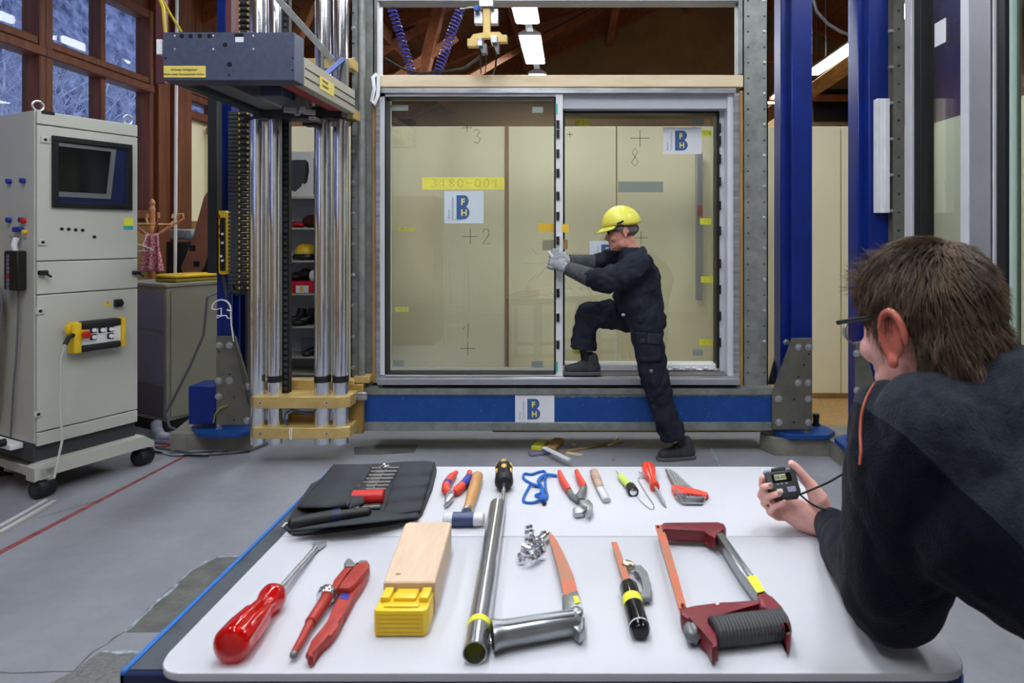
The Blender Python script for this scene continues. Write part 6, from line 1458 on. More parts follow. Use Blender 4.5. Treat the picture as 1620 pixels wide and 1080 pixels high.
def head_shapes(m, HM, neck=True):
    old = m.mx; m.mx = HM
    S = m.sphere
    S((-0.012, 0, 0.035), (0.098, 0.077, 0.092), 20, 14); S((0.03, 0, -0.02), (0.062, 0.066, 0.085), 18, 12); S((0.036, 0, -0.082), (0.052, 0.054, 0.040), 16, 10)
    S((0.078, 0, -0.098), (0.018, 0.022, 0.018), 10, 8); S((0.080, 0, 0.024), (0.014, 0.046, 0.013), 12, 8)
    for k in (-1, 1):
        S((0.058, 0.036 * k, -0.034), (0.030, 0.026, 0.026), 12, 8); S((0.010, 0.052 * k, -0.075), (0.040, 0.014, 0.030), 10, 8)
    limb(m, [(0.086, 0, 0.012), (0.100, 0, -0.014), (0.108, 0, -0.032)], [0.008, 0.010, 0.013], 10)
    for k in (-1, 1): S((0.096, 0.012 * k, -0.036), (0.010, 0.008, 0.008), 8, 6)
    S((0.090, 0, -0.058), (0.010, 0.024, 0.007), 10, 6); S((0.088, 0, -0.070), (0.010, 0.021, 0.008), 10, 6)
    if neck: limb(m, [(-0.018, 0, -0.06), (-0.035, 0, -0.12), (-0.06, 0, -0.19)], [0.056, 0.056, 0.066], 16)
    m.mx = old
def ear_shape(m, HM, k, s=1.0):
    """helix rim, bowl and lobe of an ear standing off the head"""
    old = m.mx; m.mx = HM
    c = V((-0.012, 0.078 * k, -0.008)); out = V((-0.42, 0.9 * k, 0)).normalized()
    rim = []
    for i in range(13):
        th = math.radians(-65 + 265 * i / 12); q = V((0.019 * math.cos(th) * s, 0, 0.033 * math.sin(th) * s))
        rim.append(c + V((q.x - 0.006, 0, q.z)) + out * (0.012 + 0.004 * math.sin(th) - 0.10 * max(0, q.x)))
    m.tube(rim, [0.004] + [0.0055] * 11 + [0.004], 8)
    for i in range(1, 12): limb(m, [rim[i] - out * .001, c + V((-.004, 0, rim[i].z - c.z)) * 1.0 - out * .004], [.0045, .006], 8)
    m.sphere(c + out * 0.004 + V((-0.004, 0, 0)), (0.017 * s, 0.007, 0.030 * s), 12, 8); m.sphere(c + out * 0.010 + V((0.002, 0, -0.034 * s)), (0.010, 0.006, 0.011), 10, 6)
    m.mx = old
def finger(m, pts, r0, r1, n=10):
    k = len(pts); limb(m, pts, [r0 + (r1 - r0) * i / (k - 1) for i in range(k)], n)
def frame(o, f, u, s=1.0):
    f = V(f).normalized(); l = V(u).cross(f).normalized(); u = f.cross(l).normalized()
    m = Matrix((f * s, l * s, u * s)).transposed().to_4x4(); m.translation = V(o); return m

# ================================================================== the worker at the glass door
wk = thing('person', 'person in dark workwear and yellow helmet prying at the door mullion', 'person', G(1066, 722))
Zb = 4.02
HW = frame(P(984, 366, 3.99), (-0.985, 0.04, -0.17), (-0.17, 0, 0.985), 0.98)
def ring_body(m, rows, n=20):
    m.rings([[c + V((rx * math.cos(t), ry * math.sin(t), tilt * math.cos(t))) for t in [2 * math.pi * i / n for i in range(n)]] for c, rx, ry, tilt in rows])
leg_n = [P(1020, 498, 3.92), P(1026, 550, 3.91), P(1035, 596, 3.90), P(1050, 648, 3.92), P(1066, 692, 3.94)]
leg_f = [P(1012, 500, 4.08), P(968, 497, 4.09), P(931, 497, 4.10), P(925, 525, 4.11), P(928, 562, 4.11)]
arm_n = [P(1011, 419, 3.83), P(985, 436, 3.80), P(953, 444, 3.80), P(930, 438, 3.86), P(900, 425, 3.96)]
arm_f = [P(985, 408, 4.17), P(962, 412, 4.14), P(940, 417, 4.11), P(915, 415, 4.08), P(900, 413, 4.06)]
body = M()
head_shapes(body, HW); ear_shape(body, HW, -1, .95); ear_shape(body, HW, 1, .95)
ring_body(body, [(P(1000, 400, 4.0), .045, .06, 0), (P(1005, 412, 4.0), .075, .13, 0), (P(1007, 440, 4.0), .11, .155, 0), (P(1010, 470, 4.0), .11, .15, 0), (P(1015, 500, 4.0), .11, .155, 0)])
limb(body, leg_n, [.09, .075, .062, .05, .04]); limb(body, leg_f, [.085, .075, .062, .05, .04])
limb(body, arm_n, [.06, .055, .048, .040, .024]); limb(body, arm_f, [.055, .05, .045, .036, .024])
bo = fuse(body, 'body', m_skinw, wk, 0.0075, 3)
# clothes
m = M()
ring_body(m, [(P(997, 391, 3.99), .060, .066, 0), (P(1001, 398, 4.0), .072, .10, -.02), (P(1006, 408, 4.0), .105, .175, -.02), (P(1009, 425, 4.0), .128, .195, 0), (P(1010, 450, 4.0), .145, .19, 0), (P(1009, 470, 4.0), .155, .19, 0), (P(1011, 484, 4.0), .155, .19, 0), (P(1015, 499, 4.0), .138, .175, 0)])
limb(m, [arm_n[0], L3(arm_n[0], arm_n[1], .6), arm_n[1], arm_n[2], L3(arm_n[2], arm_n[3], .6)], [.092, .090, .086, .080, .066]); limb(m, [arm_f[0], arm_f[1], arm_f[2]], [.085, .076, .062])
jk = fuse(m, 'jacket', m_work, wk, 0.009, 2, 0.014, 11, (1, 1, .9))
m = M()
ring_body(m, [(P(1012, 486, 4.0), .140, .175, 0), (P(1019, 500, 4.0), .142, .18, 0), (P(1021, 516, 4.0), .135, .175, 0)])
limb(m, [leg_n[0], leg_n[1], leg_n[2], leg_n[3]], [.118, .098, .090, .078]); m.tube([leg_n[2], leg_n[3], leg_n[4]], [.088, .080, .084], 16); limb(m, [leg_f[0], leg_f[1], leg_f[2]], [.112, .098, .085]); limb(m, [leg_f[2], leg_f[3]], [.084, .080]); m.tube([leg_f[2], leg_f[3], P(922, 552, 4.11)], [.080, .080, .088], 16)
tr = fuse(m, 'trousers', m_work, wk, 0.009, 2, 0.015, 11, (1, 1, .8))
def hit(o, px, py, off=0.004):
    bv = BVHTree.FromPolygons([o.matrix_world @ v.co for v in o.data.vertices], [p.vertices for p in o.data.polygons]) if o.name not in BV else BV[o.name]
    BV[o.name] = bv; c = V((0, 0, EYE)); d = (P(px, py, 1) - c).normalized(); q = bv.ray_cast(c, d)
    return (q[0] - d * off) if q[0] else P(px, py, 4)
BV = {}
bpy.context.view_layer.update()
def patch(o, pxs, name, mt, off=0.004, th=0.008, parent=None, nu=8, nv=8):
    m = M(); c00, c10, c11, c01 = pxs
    def fn(u, v):
        x = (1 - u) * (1 - v) * c00[0] + u * (1 - v) * c10[0] + u * v * c11[0] + (1 - u) * v * c01[0]; y = (1 - u) * (1 - v) * c00[1] + u * (1 - v) * c10[1] + u * v * c11[1] + (1 - u) * v * c01[1]
        return hit(o, x, y, off)
    m.grid(fn, nu, nv); q = m.obj(name, mt, parent or wk); md = q.modifiers.new('thickness', 'SOLIDIFY'); md.thickness = th; md.offset = 0; return q
patch(tr, ((1006, 528), (1046, 530), (1045, 572), (1012, 572)), 'cargo_pocket', m_workp, .006, .016)
patch(tr, ((1005, 526), (1022, 526), (1021, 543), (1010, 544)), 'pocket_flap', m_workp, .016, .008); patch(tr, ((1024, 527), (1048, 529), (1045, 546), (1023, 543)), 'pocket_flap', m_workp, .016, .008)
m = M(); m.tube([hit(tr, x, y, .002) for x, y in ((1014, 575), (1028, 573), (1044, 574))], .004, 6); m.obj('seam', m_workp, wk); m = M(); m.tube([hit(tr, x, y, .002) for x, y in ((1017, 600), (1032, 596), (1050, 600))], .004, 6); m.obj('seam', m_workp, wk)
c = hit(tr, 1030, 587); m = M(); m.sphere(c, (.012, .006, .012), 10, 6); m.obj('knee_button', m_dsteel, wk)
m = M(); cw_ = HW @ V((-.052, 0, -.165)); uw_ = V((-.45, 0, .9)).normalized(); u0_, w0_ = basis(uw_); m.tube([cw_ + (u0_ * math.cos(t) + w0_ * math.sin(t)) * .074 for t in [2 * math.pi * i / 24 for i in range(24)]], .012, 8, closed=True, flat=(uw_, 2.4)); m.obj('collar', m_workp, wk)
m = M(); c = P(986, 498, 3.84); m.sphere(c, (.012, .006, .009), 8, 6); m.obj('belt_clip', m_steel, wk)
# sleeve guards, gloves
for nm, a, b, r0, r1 in (('n', arm_n[4], L3(arm_n[2], arm_n[3], .75), .045, .060), ('f', arm_f[4], L3(arm_f[2], arm_f[1], .15), .044, .056)):
    m = M(); d = (b - a); m.lathe(a, d, [(0, r0 * .7), (.002, r0), (d.length * .5, (r0 + r1) / 2), (d.length, r1), (d.length + .006, r1 * .8)], 20); g = m.obj('sleeve_guard', m_sleeve, wk)
    if nm == 'n':
        patch(g, ((920, 424), (927, 427), (924, 438), (917, 434)), 'white_tag', m_paper, .002, .002, wk, 2, 2) if True else 0
def glove(wrist, knuck, grip_c, out, name):
    """fist of five fingers closed around grip_c"""
    m = M(); wrist, knuck, grip_c, out = V(wrist), V(knuck), V(grip_c), V(out)
    d = (knuck - wrist).normalized(); s = d.cross(out).normalized()
    limb(m, [wrist - d * .06, wrist, L3(wrist, knuck, .5), knuck], [.034, .031, .036, .034], 12, flat=(out, .62))
    for i, (o, L) in enumerate(((.033, .95), (.011, 1.05), (-.011, 1.0), (-.032, .85))):
        b = knuck + s * o + out * .008
        finger(m, [b, b + d * .030 * L + out * .004, b + d * .040 * L - out * .026, b + d * .018 * L - out * .046, b - d * .004 - out * .044], .0115, .0095, 8)
    b = L3(wrist, knuck, .35) + s * .036
    finger(m, [b, b + d * .03 + s * .012 - out * .018, b + d * .055 - s * .004 - out * .036, b + d * .058 - s * .022 - out * .046], .013, .010, 8)
    return fuse(m, name, m_glove, wk, 0.0045, 2)
glove(P(897, 424, 3.97), P(877, 417, 4.02), P(882, 418, 4.07), (0, -1, .15), 'glove')
glove(P(899, 412, 4.06), P(880, 405, 4.06), P(884, 405, 4.07), (-.1, -.9, .5), 'glove')
# tool in the hands: short pale lever
m = M(); m.tube([P(868, 398, 4.03), P(878, 412, 4.04), P(884, 428, 4.05)], [.008, .011, .010], 10); lv = m.obj('pry_lever', m_white); tag(lv, 'short white pry lever held in the grey gloves', 'lever')
# helmet
hl = M(HW)
prof = []
def shell(u, v):
    th = 2 * math.pi * u; ph = (math.pi / 2) * v
    r = math.cos(ph); f, s = 0.128 * r * math.cos(th) - .006, 0.106 * r * math.sin(th)
    z = 0.045 + 0.118 * math.sin(ph) ** 0.9 - (0.012 if math.cos(th) < 0 else 0) * (1 - v)
    if abs(s) < .03: z += .006 * (1 - abs(s) / .03) * v
    return V((f, s, z))
hl.grid(shell, 40, 12); hs_ = hl.obj('helmet', m_yelh, wk); md = hs_.modifiers.new('thickness', 'SOLIDIFY'); md.thickness = .004
m = M(HW); m.rings([[V((f, s, z)) for f, s, z in r] for r in ([(.118 * math.cos(t), .100 * math.sin(t), .040 + .004) for t in [math.pi * (-.42 + .84 * i / 12) for i in range(13)]], [(.118 * math.cos(t) + .052 * max(0, math.cos(t)) ** .6, .108 * math.sin(t), .026 - .012 * max(0, math.cos(t))) for t in [math.pi * (-.42 + .84 * i / 12) for i in range(13)]])], False, False)
bm_ = m.obj('helmet_peak', m_yelh, wk); md = bm_.modifiers.new('thickness', 'SOLIDIFY'); md.thickness = .005
for k in (-1, 1):
    m = M(HW); m.obox((0.005, .104 * k, .058), (.022, 0, -.006), (0, .006, 0), (0, 0, .006), .002); m.obj('helmet_clip', m_black, wk)
m = M(HW); m.tube([V((.085 * math.cos(t) - .012, .082 * math.sin(t), .028 - .016 * (1 - math.cos(t)) / 2)) for t in [2 * math.pi * i / 24 for i in range(24)]], .009, 8, closed=True, flat=((HW.to_3x3() @ ZA).normalized(), 1.6)); m.obj('headband', m_dsteel, wk)
m = M(HW); m.obox((-.098, 0, .008), (.010, 0, 0), (0, .035, 0), (0, 0, .014), .004); m.obj('headband_knob', m_black, wk)
m = M(HW); m.sphere((-.03, 0, .005), (.082, .078, .050), 18, 10); hc = m.obj('hair', m_hairg, wk)
# safety glasses
for k in (-1, 1):
    m = M(HW); m.sphere((.088, .030 * k, .012), (.010, .026, .017), 12, 8); m.obj('glasses_lens', m_lens, wk)
    m = M(HW); m.tube([V((.085, .054 * k, .016)), V((.05, .075 * k, .016)), V((0, .080 * k, .014))], .003, 6); m.obj('glasses_arm', m_black, wk)
# shoes and socks
def shoe(toe, heel, up, name='shoe'):
    toe, heel = V(toe), V(heel); d = (toe - heel).normalized(); s = d.cross(ZA).normalized(); L = (toe - heel).length; m = M()
    limb(m, [heel + d * .03 + ZA * .045, heel + d * .12 + ZA * .045, toe - d * .045 + ZA * .034], [.036, .040, .033], 14, flat=(s, 1.05)); limb(m, [heel + d * .045 + ZA * .05, heel + d * .055 + up * .11], [.040, .040], 14); limb(m, [heel + d * .075 + ZA * .08, heel + d * .13 + ZA * .055], [.034, .034], 12)
    o = fuse(m, name, m_shoe, wk, .006, 3)
    q = M(); pts = []
    for f, w in ((0, .022), (.04, .034), (.35, .034), (.6, .042), (.85, .038), (.97, .02)): pts.append((f, w))
    poly = [heel + d * (L * f) + s * w for f, w in pts] + [heel + d * (L * f) - s * w for f, w in pts[::-1]]
    q.prism([p + ZA * .001 for p in poly], (0, 0, .022), .005, 2); q.obj('sole', m_sole, wk)
    for f in (.5, .58, .66): 
        c = heel + d * (L * f * .8 + .01) + ZA * (.105 - .05 * (f - .42) * 3); q = M(); q.tube([c - s * .03, c + ZA * .006, c + s * .03], .0035, 6); q.obj('lace', m_dsteel, wk)
    q = M(); q.tube([heel + d * .05 - s * (-.043) + ZA * .05, heel + d * .11 - s * (-.044) + ZA * .075, heel + d * .16 - s * (-.040) + ZA * .045], .0025, 6); q.obj('stripe', m_grey, wk)
zs_ = zA + 0.013
shoe(V((P(889, 0, 4.10).x, 4.10, zs_)), V((P(950, 0, 4.10).x, 4.10, zs_)), V((0, 0, 1)))
hl0, to0 = G(1094, 715), G(1036, 726)
shoe(V((to0.x, 3.93, 0)), V((hl0.x, 3.97, 0)), V((-.05, 0, 1)).normalized())
for pts, r in (([P(926, 548, 4.11), P(930, 572, 4.11)], .042), ([P(1068, 688, 3.95), P(1077, 702, 3.96)], .044)):
    m = M(); m.tube(pts, r, 14); m.obj('sock', m_black, wk)

# ================================================================== the man timing at the table
mn = thing('person', 'person in a dark fleece jacket holding a stopwatch, seen from behind', 'person', (0.9, 0.9, 0))
HC = V((0.540, 0.975, 1.262))
HMn = frame(HC, (-0.36, 0.92, -0.14), (-0.10, 0.12, 0.99), 0.99)
NB_ = V((0.590, 0.895, 1.110))
shL, elL, wrL = V((0.500, 0.890, 1.098)), V((0.502, 1.000, 0.832)), P(1314, 829, 1.36)
shR, elR, wrR = V((0.86, 1.02, 1.10)), V((0.90, 1.12, 0.86)), V((0.80, 1.30, 0.80))
pel = V((1.08, 0.76, 0.88))
legs = [([V((1.02, .84, .86)), V((.80, 1.00, .60)), V((.80, .96, .33)), V((.82, .93, .09))], 'l'), ([V((1.16, .72, .86)), V((1.08, .96, .54)), V((1.10, .90, .30)), V((1.12, .86, .09))], 'r')]
b = M()
head_shapes(b, HMn); ear_shape(b, HMn, 1, 1.12); ear_shape(b, HMn, -1, 1.1)
limb(b, [HMn @ V((-.03, 0, -.10)), NB_], [.060, .070])
limb(b, [NB_ + V((.04, 0, -.08)), V((.76, .80, 1.04)), pel], [.10, .12, .13], 18)
limb(b, [shL, L3(shL, elL, .5), elL, L3(elL, wrL, .5), wrL], [.055, .05, .045, .04, .030]); limb(b, [shR, elR, wrR], [.055, .045, .03])
limb(b, [NB_ + V((.03, 0, -.07)), shL + V((0, 0, -.01))], [.07, .05]); limb(b, [NB_ + V((.03, 0, -.07)), shR], [.07, .05])
for pts, _ in legs: limb(b, pts, [.08, .06, .05, .04])
for pts, _ in legs: limb(b, [pts[-1] + V((.02, -.05, -.05)), pts[-1] + V((-.04, .13, -.06))], [.035, .03])
# left hand round the stopwatch
Hd = lambda x, y, z: P(x, y, z)
limb(b, [wrL + V((.02, -.06, 0)), wrL, Hd(1296, 826, 1.375), Hd(1278, 815, 1.388), Hd(1256, 806, 1.398)], [.029, .028, .027, .029, .026], 14)
limb(b, [Hd(1288, 832, 1.375), Hd(1262, 822, 1.392), Hd(1242, 812, 1.398)], [.020, .019, .014], 12)
limb(b, [Hd(1303, 812, 1.378), Hd(1294, 788, 1.376), Hd(1282, 766, 1.380)], [.022, .021, .0135], 12)
finger(b, [Hd(1284, 770, 1.380), Hd(1272, 754, 1.384), Hd(1261, 741, 1.388), Hd(1252, 733, 1.390)], .0125, .0085)
finger(b, [Hd(1252, 796, 1.402), Hd(1222, 784, 1.408), Hd(1205, 768, 1.396), Hd(1206, 755, 1.384)], .0092, .0072)
finger(b, [Hd(1252, 803, 1.402), Hd(1218, 796, 1.404), Hd(1203, 784, 1.388), Hd(1208, 770, 1.364), Hd(1219, 768, 1.358)], .0092, .0072)
finger(b, [Hd(1252, 811, 1.400), Hd(1222, 807, 1.400), Hd(1208, 796, 1.382), Hd(1216, 785, 1.360), Hd(1233, 780.5, 1.352)], .0090, .0071)
finger(b, [Hd(1254, 818, 1.396), Hd(1230, 818, 1.394), Hd(1217, 810, 1.378), Hd(1224, 801, 1.358), Hd(1241, 795, 1.350)], .0084, .0067)
for q, w in ((wrR + V((-.02, .06, 0)), 0),): limb(b, [wrR, q, q + V((-.01, .07, -.01))], [.03, .035, .02])
bm2 = fuse(b, 'body', m_skin, mn, 0.0028, 3)
# ear and neck redness, nails
bm2.data.materials.append(m_ear)
er = (HMn @ V((-.014, .088, -.012)))
for p in bm2.data.polygons:
    if (p.center + mn.location - er).length < 0.046 and (HMn.inverted() @ (p.center + mn.location)).y > .082: p.material_index = 1
for x, y, z, dx in ((1221, 765, 1.352, 0), (1235, 777.5, 1.346, 0), (1243, 792, 1.3445, 0)):
    m = M(); m.sphere(P(x - 2, y + 1, z), (.0052, .0022, .0042), 10, 6); m.obj('fingernail', mat('nail', (226, 176, 164), 0.3), mn)
# fleece jacket
m = M()
limb(m, [NB_ + V((.01, -.01, -.01)), NB_ + V((.05, -.06, -.045)), V((.74, .80, 1.055)), V((.92, .76, 1.02)), pel], [.095, .165, .200, .20, .18], 24)
limb(m, [V((.56, .86, 1.02)), V((.68, .82, .985)), V((.95, .76, .97))], [.12, .155, .16], 18)
limb(m, [shL + V((.03, -.01, .01)), L3(shL, elL, .12), L3(shL, elL, .5), L3(shL, elL, .85), elL], [.098, .098, .090, .084, .076], 16)
limb(m, [elL + V((0, -.01, .0)), L3(elL, wrL, .3), L3(elL, wrL, .62), L3(elL, wrL, .80)], [.072, .064, .054, .045], 16)
limb(m, [shL + V((-.01, .05, .02)), shL + V((.0, .07, -.10)), shL + V((.02, .08, -.2))], [.075, .085, .07], 16)
limb(m, [NB_ + V((.03, -.02, .02)), shR], [.12, .10]); limb(m, [shR, elR, L3(elR, wrR, .8)], [.095, .08, .055])
limb(m, [NB_ + V((-.01, -.01, -.01)), shL + V((.0, -.01, .025))], [.090, .088], 16)
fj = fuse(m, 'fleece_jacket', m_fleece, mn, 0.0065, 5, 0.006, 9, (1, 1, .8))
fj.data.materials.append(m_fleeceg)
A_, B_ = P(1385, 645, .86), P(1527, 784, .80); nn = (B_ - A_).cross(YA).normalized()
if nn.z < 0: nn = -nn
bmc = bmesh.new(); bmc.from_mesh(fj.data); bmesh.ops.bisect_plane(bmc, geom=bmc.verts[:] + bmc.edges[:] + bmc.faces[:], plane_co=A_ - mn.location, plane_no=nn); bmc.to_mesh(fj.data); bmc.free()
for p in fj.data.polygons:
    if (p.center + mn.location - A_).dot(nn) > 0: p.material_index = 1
m = M(); limb(m, [L3(elL, wrL, .74), L3(elL, wrL, .90), L3(elL, wrL, .985)], [.046, .041, .037], 16); fuse(m, 'cuff', m_fleece, mn, .005, 3)
bpy.context.view_layer.update()
# collar standing round the neck
m = M(); cc_ = HMn @ V((-.046, 0, -.150)); up_ = (HMn @ V((-.018, 0, -.06)) - HMn @ V((-.06, 0, -.19))).normalized()
u_, w_ = basis(up_); col = []
for i in range(28): t = 2 * math.pi * i / 28; col.append(cc_ + (u_ * math.cos(t) + w_ * math.sin(t)) * .073)
m.tube(col, .012, 10, closed=True, flat=(up_, 1.9)); m.obj('collar', m_fleeceg, mn)
m = M(); pts = [hit(fj, x, y, .002) for x, y in ((1398, 592), (1384, 606), (1374, 622), (1366, 642), (1362, 664), (1361, 690), (1362, 712), (1360, 735))]
pts = [p for p in pts if p.y < 1.3]
if len(pts) > 2: m.tube(smooth_pts(pts), .0021, 6); m.obj('orange_piping', m_pipe, mn)
else: m.bm.free()
# trousers
m = M(); limb(m, [pel + V((-.04, .01, .02)), pel + V((.03, -.02, -.04))], [.165, .16], 18)
for pts, _ in legs: limb(m, pts[:3] + [L3(pts[2], pts[3], .8)], [.115, .078, .07, .065], 16)
fuse(m, 'trousers', mat('black trousers', (14, 15, 18), 0.9, var=.2, vscale=20), mn, .010, 3, .006, 12)
for pts, _ in legs:
    m = M(); a = pts[-1]; limb(m, [V((a.x + .02, a.y - .06, .045)), V((a.x, a.y + .02, .05)), V((a.x - .04, a.y + .15, .038))], [.042, .045, .036], 14); fuse(m, 'shoe', m_black, mn, .008, 3)
# glasses
m = M(HMn); m.tube([V((-.005, .083, .020)), V((.04, .082, .018)), V((.096, .076, .012))], [.002, .0022, .0026], 8, flat=((HMn.to_3x3() @ ZA).normalized(), 1.5)); m.obj('glasses_arm', m_blackr, mn)
for k in (-1, 1):
    m = M(HMn); c = V((.100, .038 * k, -.006)); m.tube([c + V((-.012 * abs(math.cos(t)) * (1 if k * math.cos(t) > 0 else 0), .032 * math.cos(t), .020 * math.sin(t))) for t in [2 * math.pi * i / 20 for i in range(20)]], .0016, 6, closed=True); m.obj('glasses_rim', m_dsteel, mn)
    m = M(HMn); m.sphere(c + V((-.002, 0, 0)), (.0012, .030, .018), 14, 8); m.obj('glasses_lens', m_glassw, mn)
# hair: dark cap plus thousands of strands combed from the crown
rh = random.Random(21)
def scalp(f, s, u): return V((-0.012 + 0.101 * f, 0.080 * s, 0.035 + 0.095 * u))
def hair_ok(p):
    f, s, u = p.x, abs(p.y), p.z
    if f > 0.066 and u < 0.055: return False
    if f > 0.030 and u < 0.010 + (f - .03) * .9: return False
    if f > -0.035 and u < -0.006: return (f > 0.008 and f < 0.026 and u > -0.035)
    return u > -0.118
m = M(HMn); cap = 0
m.sphere((-0.014, 0, 0.037), (0.100, 0.0795, 0.0945), 28, 20); m.sphere((-0.052, 0, -0.02), (0.058, 0.066, 0.075), 20, 14)
dl = []
for f_ in list(m.bm.faces):
    q = HMn.inverted() @ f_.calc_center_median()
    if not hair_ok(q): dl.append(f_)
bmesh.ops.delete(m.bm, geom=dl, context='FACES'); hr = m.obj('hair', m_hairb, mn)
verts, faces = [], []
base = HMn.copy(); off = mn.location
def add_strand(root, nrm, flow, L, w):
    pts = [root]; d = (nrm * rh.uniform(.3, .8) + flow * 0.8).normalized(); p = root.copy(); seg = 5
    for i in range(seg):
        d = (d * 0.74 + flow * 0.34 + V((rh.uniform(-.10, .10), rh.uniform(-.10, .10), rh.uniform(-.10, .10)))).normalized(); p = p + d * (L / seg)
        q = V(((p.x + .012) / .104, p.y / .083, (p.z - .035) / .098))
        if q.length < 1.02 and p.z > -.02: q = q.normalized() * 1.02; p = V((q.x * .104 - .012, q.y * .083, q.z * .098 + .035))
        pts.append(p.copy())
    side = d.cross(nrm)
    if side.length < 1e-4: side = V((0, 1, 0))
    side.normalize(); b0 = len(verts)
    for i, q in enumerate(pts):
        k = w * (1 - 0.8 * (i / seg) ** 1.5)
        for o in (side * k, -side * k * .5 + nrm * k * .8, -side * k * .5 - nrm * k * .8): verts.append(tuple(base @ (q + o) - off))
    for i in range(seg):
        a = b0 + 3 * i
        for j in range(3): faces.append((a + j, a + (j + 1) % 3, a + 3 + (j + 1) % 3, a + 3 + j))
crown = V((-0.055, -0.01, 0.112))
cnt = 0
while cnt < 14000:
    z = rh.uniform(-1, 1); t = rh.uniform(0, 2 * math.pi); r = math.sqrt(1 - z * z); n = V((r * math.cos(t), r * math.sin(t), z))
    low = n.z < -0.55
    root = scalp(n.x, n.y, n.z)
    if n.z < 0.35 and rh.random() < (.75 if n.z < -.2 else .35):
        root = V((-0.052 + .060 * n.x, .068 * n.y, -0.02 + .079 * n.z)); q_ = V(((root.x + .012) / .101, root.y / .08, (root.z - .035) / .095))
        if q_.length < .96: continue
    if not hair_ok(root): continue
    away = (root - crown); away = away - n * away.dot(n)
    if away.length > 1e-5: away.normalize()
    top = max(0, n.z)
    flow = (away * 0.7 + V((-0.35 * (1 - .6 * max(0, n.x)), 0.10, -0.42 * (1 - 0.6 * top)))).normalized()
    if n.x > 0.5 and n.z > .1 and rh.random() < .4: flow = (V((0.45, 0.65, 0.25)) + V((rh.uniform(-.5, .5), rh.uniform(-.5, .5), rh.uniform(-.3, .5)))).normalized()
    clump = noise.noise(n * 5.5) * .8; flow = (flow + V((.45 * noise.noise(n * 4 + V((9, 0, 0))), .65 * clump, .35 * noise.noise(n * 4.5)))).normalized()
    L = rh.uniform(.020, .036) * (1.0 if n.z > -0.2 else 1.15) * (1.1 if n.z > .3 else 1)
    add_strand(root, n, flow, L, rh.uniform(.0004, .0009)); cnt += 1
me = bpy.data.meshes.new('hair_strands'); me.from_pydata(verts, [], faces); me.materials.append(m_hair)
for p in me.polygons: p.use_smooth = True
ho = bpy.data.objects.new('hair_strands', me); COL.objects.link(ho); ho.parent = mn; ho['kind'] = 'stuff'
# ------------------------------------------------------------------ stopwatch in his hand
WC = P(1238, 767, 1.376)
wr_ = (P(1258, 762.5, 1.372) - P(1216, 768, 1.378)).normalized(); wu_ = (P(1235, 749, 1.395) - P(1241, 787, 1.362)).normalized(); wu_ = (wu_ - wr_ * wu_.dot(wr_)).normalized(); wn_ = wr_.cross(wu_)
WM = Matrix((wr_, wu_, wn_)).transposed().to_4x4(); WM.translation = WC
sw_ = thing('stopwatch', 'black digital stopwatch held in the hand over the table corner', 'stopwatch', WC)
m = M(WM); m.prism([V((x, y, -.009)) for x, y in ((-.033, .024), (-.028, .029), (.028, .029), (.033, .024), (.033, -.020), (.024, -.031), (-.024, -.031), (-.033, -.020))], (0, 0, .018), .003, 2); m.obj('case', m_blackr, sw_)
m = M(WM); m.box((-.020, .004, .009), (.022, .022, .0098), .001); m.obj('display_frame', m_blackg, sw_); m = M(WM); m.box((-.014, .008, .0098), (.010, .020, .0104)); m.obj('display', m_lcd, sw_, smooth=0)
m = M(WM); m.box((-.016, .029, -.006), (.016, .037, .006), .002); m.obj('top_clip', m_black, sw_)
for x, w, mt in ((-.026, .008, m_tin2), (.024, .010, m_tin2)): m = M(WM); m.box((x - w, .026, -.005), (x + w, .034, .006), .003, 2); m.obj('top_button', mt, sw_)
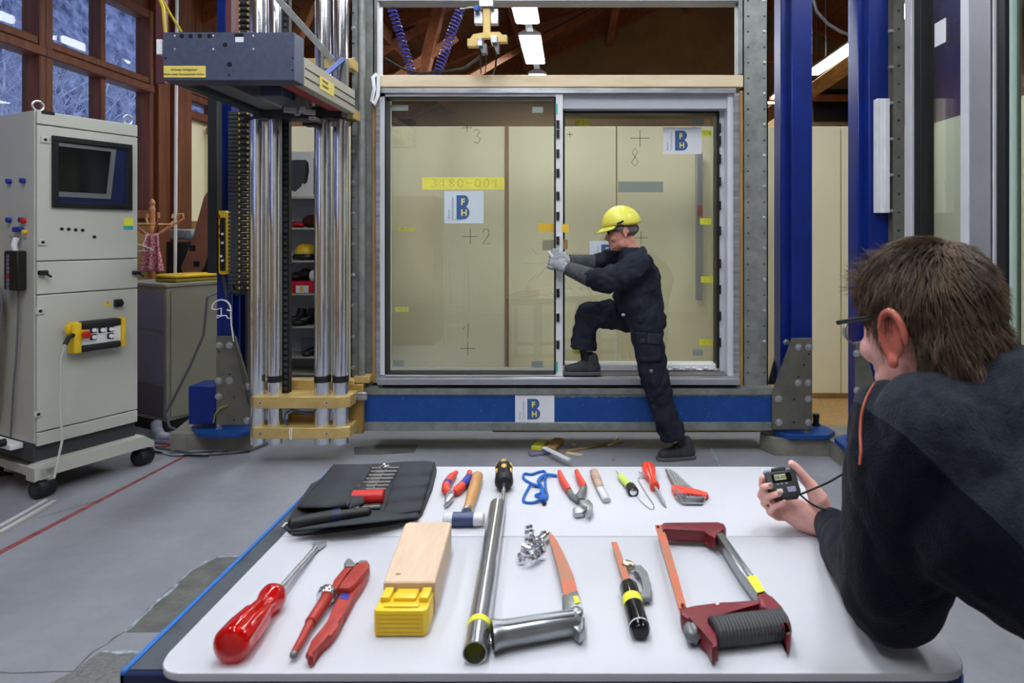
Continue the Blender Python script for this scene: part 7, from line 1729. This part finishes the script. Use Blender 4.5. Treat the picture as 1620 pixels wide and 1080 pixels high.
m = M(WM); m.box((.006, -.020, .009), (.024, -.008, .011), .001); m.obj('button', m_tin2, sw_); m = M(WM); m.box((-.016, -.020, .009), (-.004, -.010, .011), .001); m.obj('button', m_cablew, sw_)
text_on('88:88', .010, WM @ V((-.013, .0105, .0106)), wr_, wu_, m_ink, sw_)
for x in (-.012, -.004, .006): m = M(WM); m.box((x, -.001, .009), (x + .004, .001, .0096)); m.obj('print_mark', m_grey, sw_, smooth=0)
m = M(); p0 = WM @ V((.030, -.024, 0)); m.tube(smooth_pts([p0, P(1285, 774, 1.35), P(1312, 762, 1.33), P(1340, 746, 1.30), P(1356, 742, 1.25)]), .0022, 8); m.tube(smooth_pts([p0, P(1284, 797, 1.345), P(1300, 804, 1.34), P(1318, 807, 1.33)]), .0022, 8); m.obj('neck_cord', m_black, sw_)
# ------------------------------------------------------------------ furniture mirrored in the glass, standing beside the photographer
wd = thing('wardrobe', 'brown wooden wardrobe standing beside the photographer, mirrored in the glass', 'wardrobe', (-2.05, 0.2, 0))
m = M(); m.box((-2.45, -.25, .08), (-1.75, .35, 1.9), .004); m.obj('carcass', m_oak, wd, smooth=0)
for x0, x1 in ((-2.44, -2.105), (-2.095, -1.76)):
    m = M(); m.box((x0, .35, .10), (x1, .37, 1.88), .003); dd_ = m.obj('door', m_oak, wd, smooth=0); m = M(); xk = x1 - .04 if x1 < -2 else x0 + .04; m.cyl((xk, .37, 1.0), (xk, .40, 1.0), .012, n=10); m.obj('knob', m_steel, dd_)
m = M(); m.box((-2.43, -.23, 0), (-1.77, .33, .08)); m.obj('plinth', m_black, wd, smooth=0)

ld_ = thing('step_ladder', 'pale aluminium step ladder beside the photographer, mirrored in the glass', 'step ladder', (-1.5, 0.1, 0))
for x in (-1.62, -1.38):
    m = M(); m.tube([V((x, .30, 0)), V((x, .10, 1.35))], .016, 6); m.obj('rail', m_alu, ld_); m = M(); m.tube([V((x, -.30, 0)), V((x, .06, 1.3))], .012, 6); m.obj('back_leg', m_alu, ld_)
for i in range(5): z = .25 + i * .25; y = .30 - .148 * z; m = M(); m.box((-1.61, y - .05, z - .012), (-1.39, y + .03, z + .012), .003); m.obj('step', m_alu, ld_, smooth=0)
